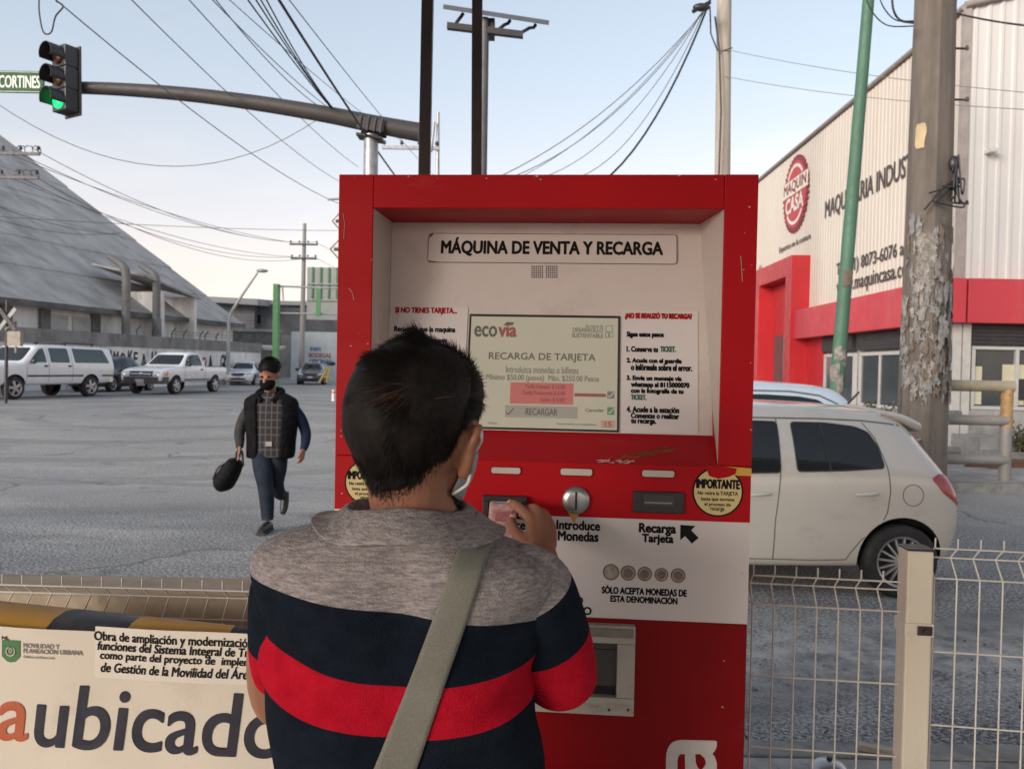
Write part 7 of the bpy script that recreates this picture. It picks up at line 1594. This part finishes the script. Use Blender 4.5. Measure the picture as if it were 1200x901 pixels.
w_ = len(rows[0]); m_.add([p for r in rows for p in r], [(j*w_+i, j*w_+i+1, (j+1)*w_+i+1, (j+1)*w_+i) for j in range(8) for i in range(w_-1)], 0, True)
mk = m_.build('face_mask', mat('pale_blue_mask', (.30, .36, .38), .8, var=.08, scale=20), man, world=True, recalc=False); q = mk.modifiers.new('t', 'SOLIDIFY'); q.thickness = .0015
for s in (-1, 1):
    m_ = MB(); e0 = HM @ Vector((s*.092, .004, -.002)); e1 = HM @ Vector((s*.085, .002, -.068))
    def on(p, off=.004):
        h = hb_.find_nearest(p); return h[0]+h[1]*off
    f0 = rows[0][-1 if s > 0 else 0]; f1 = rows[-1][-1 if s > 0 else 0]
    path_tube(m_, [(*f0, .0022), (*(f0.lerp(e0, .55)+HR*s*.012), .0022), (*(e0+HR*s*.004), .0022)], 5, 6); path_tube(m_, [(*f1, .0022), (*(f1.lerp(e1, .5)+HR*s*.010), .0022), (*(e1+HR*s*.004), .0022)], 5, 6)
    m_.build('ear_loop', mat('white_elastic', (.62, .62, .6), .8), man, world=True)
for s in (-1, 1):
    m_ = MB(); m_.ball((s*.030, .0735, -.012), .0115, 8, 0, HM); m_.build('eye', mat('eye_white', (.6, .58, .55), .2), man, world=True)
# ---- hair: a close cap and thousands of real strands growing from the scalp
HI = HM.inverted(); Wc = Vector((.028, -.1, .022)).normalized()         # whorl on the back of the head, right of its middle
Wpx = HI @ at(509, 466, 1.0); Wc = Vector((Wpx.x, -.09, Wpx.z+.0)).normalized()
def in_hair(p):
    x, y, z = p; az = abs(math.degrees(math.atan2(x, -y)))             # 0 at the back of the head
    if abs(x) > .0755 and z < .008 and az > 74: return -1
    if az < 25: lim = -.108+.006*(az/25)
    elif az < 62: lim = -.102+.044*((az-25)/37)
    elif az < 84: lim = -.058+.056*((az-62)/22)
    elif az < 112: lim = -.002-.012*((az-84)/28)
    else: lim = -.014+.072*min(1, (az-112)/28)
    return z-lim
rnd = random.Random(9); me = mb_body.data; cand = []
for p in me.polygons:
    c_ = HI @ (p.center+MROOT)
    if c_.z < -.13 or c_.length > .16: continue
    d = in_hair(c_)
    if d > -.018: cand.append((c_, HI.to_3x3() @ p.normal, p.area, d, p))
tot = sum(c[2] for c in cand); cap = MB(); vid = {}; 
for c_, n__, a_, d, p in cand:
    if d <= .009: continue
    for i in p.vertices:
        if i not in vid:
            co = HI @ (me.vertices[i].co+MROOT); no = HI.to_3x3() @ me.vertices[i].normal; dd = max(0, in_hair(co)-.009); t = min(1, dd/.05)
            vid[i] = len(cap.v); cap.v.append(tuple(HM @ (co+no*(.0012+.0085*t+.000*max(0, co.z/.1)+.006*t*max(0, min(1, (abs(co.x)-.03)/.04))*max(0, min(1, co.z/.05))))))
for c_, n__, a_, d, p in [q for q in cand if q[3] > .009]: cap.f.append(tuple(vid[i] for i in p.vertices)); cap.m.append(0); cap.sm.append(True)
def hair_mat(name, col):
    m, nt, b = new_mat(name); c = ramp(nt, noise(nt, 120, 3), [(.3, [v*.6 for v in col]), (.7, [v*1.4 for v in col])]); nt.links.new(c, b.inputs['Base Color']); b.inputs['Roughness'].default_value = .55; b.inputs['Specular IOR Level'].default_value = .16; return m
M_hair = hair_mat('black_hair', (.0075, .0062, .0058)); M_hairb = hair_mat('brown_hair', (.085, .043, .028)); M_scalp = hair_mat('hair_root', (.010, .008, .007))
off0 = 0; NS = 42000
cum = []; acc = 0
for c in cand: acc += c[2]; cum.append(acc)
import bisect
for k in range(NS):
    c_, n__, a_, d, p = cand[min(len(cand)-1, bisect.bisect(cum, rnd.random()*acc))]
    if d < 0 and rnd.random() > .22*(1+d/.018)**1.5: continue
    base = c_+Vector((rnd.gauss(0, .0015), rnd.gauss(0, .0015), rnd.gauss(0, .0015)))
    dirn = base.normalized(); rad = dirn-Wc; ang = rad.length
    tan_ = rad-n__*rad.dot(n__)
    if tan_.length < .02: tan_ = Vector((rnd.gauss(0, 1), 0, rnd.gauss(0, 1)))
    tan_.normalize(); swirl = n__.cross(tan_)*(.95*math.exp(-ang*2.0)); g = Vector((0, 0, -.55 if c_.z < .03 else -.05)); g = g-n__*g.dot(n__)
    tan_ = (tan_+swirl+g).normalized(); t = max(0, min(1, d/.055))
    L = (.006+.024*t)*(1+.45*max(0, c_.z/.09))*rnd.uniform(.7, 1.2); top = max(0, c_.z/.1)
    if c_.y > .04 and c_.z > .03: L *= 1.5; tan_ = (tan_+Vector((.35, .5, -.12))).normalized()
    lift = (.04+.085*top)*rnd.uniform(.4, 1.4); clump = Vector((sin(c_.x*150+c_.z*60), sin(c_.y*130+2+c_.x*70), sin(c_.z*140+4+c_.y*50)))*.30
    d0 = (tan_+n__*lift+clump+Vector((rnd.gauss(0, .08), rnd.gauss(0, .08), rnd.gauss(0, .08)))).normalized()
    p0 = base+n__*(.0002+.006*max(0, t-.16)); p1 = p0+d0*L*.5; d1 = (d0*.8+tan_*.5-n__*.26).normalized(); p2 = p1+d1*L*.5
    w_ = .00042*rnd.uniform(.7, 1.3)*(1 if t > .3 else .55); L = L if d > 0 else .0035; sd_h = d0.cross(n__).normalized()
    brown = 0
    q = base-Wpx
    if -.066 < q.x < -.008 and abs(q.z-.003) < .005+.009*rnd.random() and rnd.random() < .30: brown = 1
    pts = [p0-sd_h*w_, p0+sd_h*w_, p1-sd_h*w_*.8, p1+sd_h*w_*.8, p2]
    cap.add([HM @ v for v in pts], [(0, 1, 3, 2), (2, 3, 4)], brown+1, True)
cap.build('hair', [M_scalp, M_hair, M_hairb], man, world=True, recalc=False)
# ---- bag strap over the shirt, and the bag at his hip
bag = thing('shoulder_bag', 'grey green webbing strap of a shoulder bag across the back of the striped shirt', 'bag', (hipx-.24, 1.2, .80))
bpy.context.view_layer.update()
sbv = BVHTree.FromPolygons([Vector(v)+MROOT*0 for v in []] or [Vector(p) for p in []], []) if False else None
dg = bpy.context.evaluated_depsgraph_get(); ev = shirt.evaluated_get(dg); em = ev.to_mesh()
sbv = BVHTree.FromPolygons([v.co+MROOT for v in em.vertices], [tuple(p.vertices) for p in em.polygons]); ev.to_mesh_clear()
cev = BVHTree.FromPolygons([Vector(p) for r in rr_ for p in r], [(j*(n_+1)+i, j*(n_+1)+i+1, (j+1)*(n_+1)+i+1, (j+1)*(n_+1)+i) for j in range(len(rr_)-1) for i in range(n_)])
LE = smoothpath([(541, 634), (533, 652), (520, 690), (500, 745), (471, 820), (437, 903), (405, 985)], 6); RE = smoothpath([(577, 634), (571, 652), (559, 690), (545, 735), (520, 805), (488, 903), (458, 985)], 6)
rows = []
for a, b in zip(LE, RE):
    row = []
    for i in range(9):
        px, py = a[0]+(b[0]-a[0])*i/8, a[1]+(b[1]-a[1])*i/8; d = ray(px, py).normalized(); h = sbv.ray_cast(CAMP, d)
        h2_ = cev.ray_cast(CAMP, d); q = h[0] if h[0] else at(px, py, 1.0)
        row.append(q-d*(.0035+.0008*sin(i*1.1+py*.05)))
    rows.append(row)
for it in range(6):
    for j in range(1, len(rows)-1):
        for i in range(9): rows[j][i] = rows[j][i]*.5+(rows[j-1][i]+rows[j+1][i])*.25
for r in rows:                                                         # keep it on top of the cloth after smoothing
    for i in range(9):
        d = (r[i]-CAMP).normalized(); h = sbv.ray_cast(CAMP, d)
        if h[0] and (h[0]-CAMP).length < (r[i]-CAMP).length+.003: r[i] = h[0]-d*.0035
first = rows[0]; over = []                                             # over the shoulder and down the front
for k in range(1, 15):
    t = k/14; row = []
    for i in range(9):
        p0 = first[i]; y = p0.y+.012+t*(1.20-p0.y); h = sbv.ray_cast(Vector((p0.x, y, 2.0)), Vector((0, 0, -1)))
        row.append(Vector((p0.x, y, (h[0].z if h[0] and h[0].z > 1.35 else p0.z-.03)+.004)))
    over.append(row)
for k in range(1, 12):
    t = k/11; row = []
    for i in range(9):
        p0 = over[13][i]; x = p0.x-.27*t; z = p0.z-.03-.58*t; h = sbv.ray_cast(Vector((x, 1.6, z)), Vector((0, -1, 0))); row.append(Vector((x, (h[0].y if h[0] else 1.25)+.005, z)))
    over.append(row)
allr = list(reversed(over))+rows; m_ = MB(); m_.add([p for r in allr for p in r], [(j*9+i, j*9+i+1, (j+1)*9+i+1, (j+1)*9+i) for j in range(len(allr)-1) for i in range(8)], 0, True)
def strap_mat():
    m, nt, b = new_mat('olive_grey_webbing'); c = ramp(nt, noise(nt, 10, 6, .6), [(.3, (.16, .165, .135)), (.7, (.235, .238, .20))]); c = mix(nt, ramp(nt, noise(nt, 500, 2, .5), [(.4, .4), (.6, 0)]), c, (.1, .1, .085)); nt.links.new(c, b.inputs['Base Color']); b.inputs['Roughness'].default_value = .85; b.inputs['Sheen Weight'].default_value = .2
    h = mix(nt, .6, noise(nt, 26, 5, .6), noise(nt, 600, 2)); bump(nt, b, h, .5, .004); return m
s_ = m_.build('strap', strap_mat(), bag, world=True, recalc=False); q = s_.modifiers.new('t', 'SOLIDIFY'); q.thickness = .0022; q.offset = 0
m_ = MB(); m_.box(-.04, .04, -.11, .11, -.14, .12); m_.build('bag_body', M_denim, bag, bevel=.03, segs=4)
# ---- the banknote
T_ = [at(574, 586, 1.652), at(606, 586.5, 1.652), at(603.5, 632, 1.578), at(570.5, 631.5, 1.578)]
cN = sum(T_, Vector())/4; nt_ = thing('banknote', 'pink fifty banknote held upside down at the bill slot', 'banknote', cN)
m_ = MB(); rows = []
for j in range(9):
    u = j/8; a = T_[0].lerp(T_[3], u); b = T_[1].lerp(T_[2], u); rows.append([a.lerp(b, i/6)+Vector((0, -.004*sin(pi*u), .0)) for i in range(7)])
def note_mat():
    m, nt, b = new_mat('pink_note_paper'); n1 = noise(nt, 60, 6, .7); c = ramp(nt, n1, [(.35, (.42, .16, .17)), (.5, (.58, .34, .32)), (.68, (.66, .50, .46))]); nt.links.new(c, b.inputs['Base Color']); b.inputs['Roughness'].default_value = .55; return m
m_.add([p for r in rows for p in r], [(j*7+i, j*7+i+1, (j+1)*7+i+1, (j+1)*7+i) for j in range(8) for i in range(6)], 0, True); o = m_.build('paper', note_mat(), nt_, world=True, recalc=False); q = o.modifiers.new('t', 'SOLIDIFY'); q.thickness = .0004
m_ = MB(); A, B = rows[8][0], rows[8][6]; uu = (B-A).normalized(); up = (rows[0][3]-rows[8][3]).normalized(); nn = uu.cross(up).normalized(); nn = nn if nn.y < 0 else -nn
NM = frame(rows[8][0], uu, -nn, up); wn_ = (B-A).length
write(m_, '50', wn_*.22, wn_*.55, .012, .026, NM, -.0022, .05, 0, 0, 1.0, True); m_.box(wn_*.16, wn_*.72, -.0022, -.0018, .030, .0315, 0, NM); m_.box(wn_*.25, wn_*.85, -.0052, -.0048, .040, .066, 1, NM)
m_.build('print', [mat('maroon_print', (.13, .02, .03), .6), mat('rose_print', (.45, .17, .2), .6, var=.5, scale=200)], nt_, world=True, recalc=False)

# ================= the man walking across the road
WY = 8.45; WR0 = Vector((at(314, 610, WY).x, WY, 0))
wk = thing('person', 'man in black vest and face mask walking across the road with a bag', 'person', WR0)
W_ = lambda x, y, Y, r=0: (*at(x, y, Y), r)
def foot0(x, Y): return at(x, 600, Y).x
hdc = at(315.5, 438.5, WY-.08); b_ = MB()
WHM = frame(hdc, Vector((-1, .12, 0)).normalized(), Vector((-.12, -.92, -.36)).normalized(), Vector((0, -.36, .93)).normalized()) @ Matrix.Scale(1.18, 4)
oriented_ball(b_, WHM, (0, -.012, .02), (.080, .098, .11), 12); oriented_ball(b_, WHM, (0, .028, -.045), (.066, .070, .09), 12); oriented_ball(b_, WHM, (0, .06, -.10), (.038, .035, .036), 8)
for s in (-1, 1): oriented_ball(b_, WHM, (s*.083, -.005, -.01), (.012, .02, .033), 8)
path_tube(b_, [(*(WHM @ Vector((0, .1, .0))), .011), (*(WHM @ Vector((0, .118, -.035))), .017)], 3, 8)
path_tube(b_, [W_(316, 446, WY, .062), W_(317, 462, WY, .06), W_(317, 470, WY, .08)], 4, 14)
TB = [(W_(317, 459, WY), .11, .08), (W_(317.5, 463.5, WY), .20, .11), (W_(318, 471, WY), .270, .135), (W_(318.5, 492, WY), .265, .15), (W_(318, 514, WY), .245, .152), (W_(317, 534, WY), .235, .148)]
rows_ = [(p[0], p[1], p[2], a, b) for p, a, b in TB]
b_.rings(ringset([(x, y, z, a-.06, b-.05) for x, y, z, a, b in rows_], 28), 0, True)
aL = [W_(296, 474, WY, .055), W_(286, 490, WY+.03, .048), W_(281, 506, WY+.02, .042), W_(281, 517, WY-.08, .034), W_(281, 524, WY-.12, .026)]
aR = [W_(340, 474, WY, .055), W_(352, 490, WY+.04, .048), W_(358, 506, WY+.06, .042), W_(358, 518, WY+.0, .034), W_(355.5, 527, WY-.04, .026)]
path_tube(b_, aL, 5, 12); path_tube(b_, aR, 5, 12)
def hand(mb, wr, dr, th):
    wr = Vector(wr); dr = Vector(dr).normalized(); th = Vector(th).normalized(); nx = dr.cross(th).normalized()
    for k in range(4):
        o_ = th*(.030-.02*k); path_tube(mb, [(*(wr+o_*.6), .016), (*(wr+dr*.085+o_), .013), (*(wr+dr*.12+o_+nx*.012), .010), (*(wr+dr*.145+o_*.9+nx*.034), .009)], 3, 8)
    path_tube(mb, [(*(wr+th*.02), .015), (*(wr+dr*.04+th*.05), .012), (*(wr+dr*.085+th*.052+nx*.015), .0095)], 3, 8)
hand(b_, aL[-1][:3], (.02, -.1, -1), (.3, -1, 0)); hand(b_, aR[-1][:3], (-.15, -.1, -1), (-.4, -1, 0))
lgF = [W_(307, 526, WY, .095), W_(308, 548, WY-.10, .082), W_(311, 570, WY-.16, .062), W_(313, 590, WY-.16, .055), W_(313.5, 608, WY-.14, .042)]
lgB = [W_(325, 526, WY, .095), W_(325, 548, WY+.02, .082), W_(324, 566, WY+.08, .060), W_(327, 577, WY+.30, .052), W_(331, 580, WY+.46, .040)]
path_tube(b_, lgF, 5, 14); path_tube(b_, lgB, 5, 14)
o = remesh(b_, 'body', .009, 2, M_skin)
for v in o.data.vertices: v.co -= WR0
o.parent = wk
m_ = MB()
for lg in (lgF, lgB): path_tube(m_, [(*p[:3], p[3]+.018) for p in lg], 6, 18)
m_.rings(ringset([(x, y, z, .185, .125) for x, y, z in (W_(316, 535, WY)[:3], W_(316, 527, WY)[:3], W_(316, 518, WY)[:3])], 28), 0, True); 
jm = mat('faded_dark_jeans', (.020, .026, .038), .9, var=.4, scale=5, spec=.1, dirt=(.06, .07, .085), dirt_amt=.45, dirt_scale=3, bmp=.5, bscale=14, bdist=.02)
m_.build('jeans', jm, wk, world=True)
for lg, up_ in ((lgF, False), (lgB, True)):
    a = Vector(lg[-1][:3]); m_ = MB()
    if not up_: path_tube(m_, [(a.x, a.y+.06, .05, .045), (a.x, a.y, .06, .052), (a.x-.01, a.y-.12, .045, .045), (a.x-.015, a.y-.19, .035, .03)], 4, 12); m_.box(a.x-.055, a.x+.04, a.y-.21, a.y+.10, .003, .028)
    else: path_tube(m_, [(a.x+.01, a.y+.06, a.z+.03, .045), (a.x+.01, a.y+.06, a.z-.05, .048), (a.x+.01, a.y+.03, a.z-.15, .045), (a.x+.01, a.y-.01, a.z-.2, .03)], 4, 12)
    m_.build('shoe', M_black, wk, world=True)
M_vest = mat('black_quilted_vest', (.007, .007, .008), .85, var=.4, scale=8, spec=.1, bmp=.8, bscale=18, bdist=.03)
def plaid():
    m, nt, b = new_mat('dark_plaid_shirt'); tc = nd(nt, 'ShaderNodeTexCoord'); sx = nd(nt, 'ShaderNodeSeparateXYZ'); nt.links.new(tc.outputs['Object'], sx.inputs[0])
    fx = math_(nt, 'LESS_THAN', math_(nt, 'FRACT', math_(nt, 'MULTIPLY', sx.outputs[0], 17)), .16); fz = math_(nt, 'LESS_THAN', math_(nt, 'FRACT', math_(nt, 'MULTIPLY', sx.outputs[2], 13)), .16)
    c = mix(nt, .0, (.035, .034, .036), (.0, 0, 0)); c = mix(nt, fx, (.03, .029, .031), (.10, .095, .095)); c = mix(nt, fz, c, (.085, .08, .08)); nt.links.new(c, b.inputs['Base Color']); b.inputs['Roughness'].default_value = .9; b.inputs['Specular IOR Level'].default_value = .1; return m
m_ = MB(); m_.rings(ringset([(x, y, z, a-.010, b-.008) for x, y, z, a, b in rows_], 32), 0, True); m_.build('shirt', plaid(), wk, world=True)
# vest: open shell with the gap at the front
m_ = MB(); vr = [r for r in ringset([(x, y, z, a+.012, b+.014) for x, y, z, a, b in rows_]+[(*W_(315, 536, WY)[:3], .2, .14)], 64, 2.3, 4)]
V_ = []
for k, r in enumerate(vr):
    u = k/(len(vr)-1); g0 = 6 if u < .15 else int(8-3*u); n6 = len(r); mid = 48                      # index 48 of 64 faces the camera
    ids = [(mid+5+j) % n6 for j in range(n6-8)]
    V_.append([Vector(r[i]) for i in ids])
nv_ = len(V_[0]); m_.add([p for r in V_ for p in r], [(j*nv_+i, j*nv_+i+1, (j+1)*nv_+i+1, (j+1)*nv_+i) for j in range(len(V_)-1) for i in range(nv_-1)], 0, True)
o = m_.build('vest', M_vest, wk, world=True, recalc=True); q = o.modifiers.new('t', 'SOLIDIFY'); q.thickness = .02
m_ = MB(); nz_ = at(317, 462, WY).z; nx_ = at(317, 462, WY).x; path_tube(m_, [(nx_-.05, WY-.13, nz_-.07, .028), (nx_-.115, WY-.06, nz_-.005, .034), (nx_-.10, WY+.06, nz_+.035, .036), (nx_, WY+.10, nz_+.045, .036), (nx_+.10, WY+.06, nz_+.035, .036), (nx_+.115, WY-.06, nz_-.005, .034), (nx_+.06, WY-.13, nz_-.07, .028)], 5, 10); m_.build('vest_collar', M_vest, wk, world=True)
for arm, cm_ in ((aL, mat('grey_sleeve', (.040, .038, .038), .9, spec=.1, var=.3, scale=9, bmp=.5, bscale=20, bdist=.02)), (aR, mat('navy_sleeve', (.014, .020, .042), .9, spec=.1, var=.3, scale=9, bmp=.5, bscale=20, bdist=.02))):
    m_ = MB(); path_tube(m_, [(*p[:3], p[3]+(.004, .012, .014, .014, .010)[k]) for k, p in enumerate(arm)], 6, 16); m_.build('sleeve', cm_, wk, world=True)
m_ = MB(); q = at(315, 520, WY-.15); m_.rings(ringset([(q.x+.01, WY, q.z-.022, .222, .146), (q.x+.01, WY, q.z+.022, .222, .146)], 28), 0, True); bl_ = m_.build('belt', M_black, wk, world=True); m_ = MB(); m_.box(q.x-.03, q.x+.035, WY-.164, WY-.145, q.z-.024, q.z+.024); m_.build('buckle', M_chr, wk, world=True)
m_ = MB(); oriented_ball(m_, WHM, (0, .055, -.065), (.070, .068, .062), 10); m_.build('face_mask', mat('black_mask', (.005, .005, .006), .9, spec=.1), wk, world=True)
m_ = MB(); oriented_ball(m_, WHM, (0, -.022, .045), (.089, .102, .098), 12); hr = random.Random(3)
for k in range(1500):
    a = hr.uniform(0, 2*pi); e = hr.uniform(-.1, 1.5); d = Vector((cos(a)*cos(e), sin(a)*cos(e), sin(e))); p = Vector((d.x*.089, -.022+d.y*.102, .045+d.z*.098)); t = (Vector((d.x, d.y+.6, d.z+.2))+Vector((hr.gauss(0, .4), hr.gauss(0, .4), hr.gauss(0, .4)))).normalized()*.02; s = d.cross(t).normalized()*.0015
    m_.add([WHM @ v for v in (p-s, p+s, p+t)], [(0, 1, 2)], 0)
m_.build('hair', M_hair, wk, world=True, recalc=False)
for s in (-1, 1): m_ = MB(); m_.ball((s*.032, .088, .008), .012, 7, 0, WHM); m_.build('eye', M_hair, wk, world=True)
# the bag he carries
bgc = at(272, 552, WY-.14); bg_ = thing('duffel_bag', 'black soft bag hanging from the hand of the walking man', 'bag', (bgc.x, bgc.y, bgc.z-.2))
m_ = MB(); hnd = at(280, 529, WY-.14); bd = Vector((-.13, 0, -.27)).normalized(); A = hnd+bd*.06+Vector((.01, 0, -.03)); B = hnd+bd*.40
path_tube(m_, [(*A, .06), (*A.lerp(B, .12), .13), (*A.lerp(B, .45), .165), (*A.lerp(B, .8), .175), (*B, .145), (*(B+bd*.05), .06)], 6, 18, 0, .6)
q = m_.build('body', mat('black_nylon', (.007, .007, .008), .75, var=.4, scale=9, spec=.15, bmp=.9, bscale=12, bdist=.04), bg_, world=True)
m_ = MB(); path_tube(m_, [(*A.lerp(B, .12), .012), (*(hnd+Vector((-.02, 0, .0))), .012), (*(hnd+Vector((.03, 0, .0))), .012), (*(A.lerp(B, .25)+Vector((.10, 0, 0))), .012)], 6, 8); path_tube(m_, [(*(A.lerp(B, .1)+Vector((-.06, -.09, 0))), .012), (*(A.lerp(B, .3)+Vector((-.11, -.11, .01))), .012), (*(A.lerp(B, .7)+Vector((-.10, -.11, .0))), .012)], 5, 6); m_.build('handle', M_black, bg_, world=True)
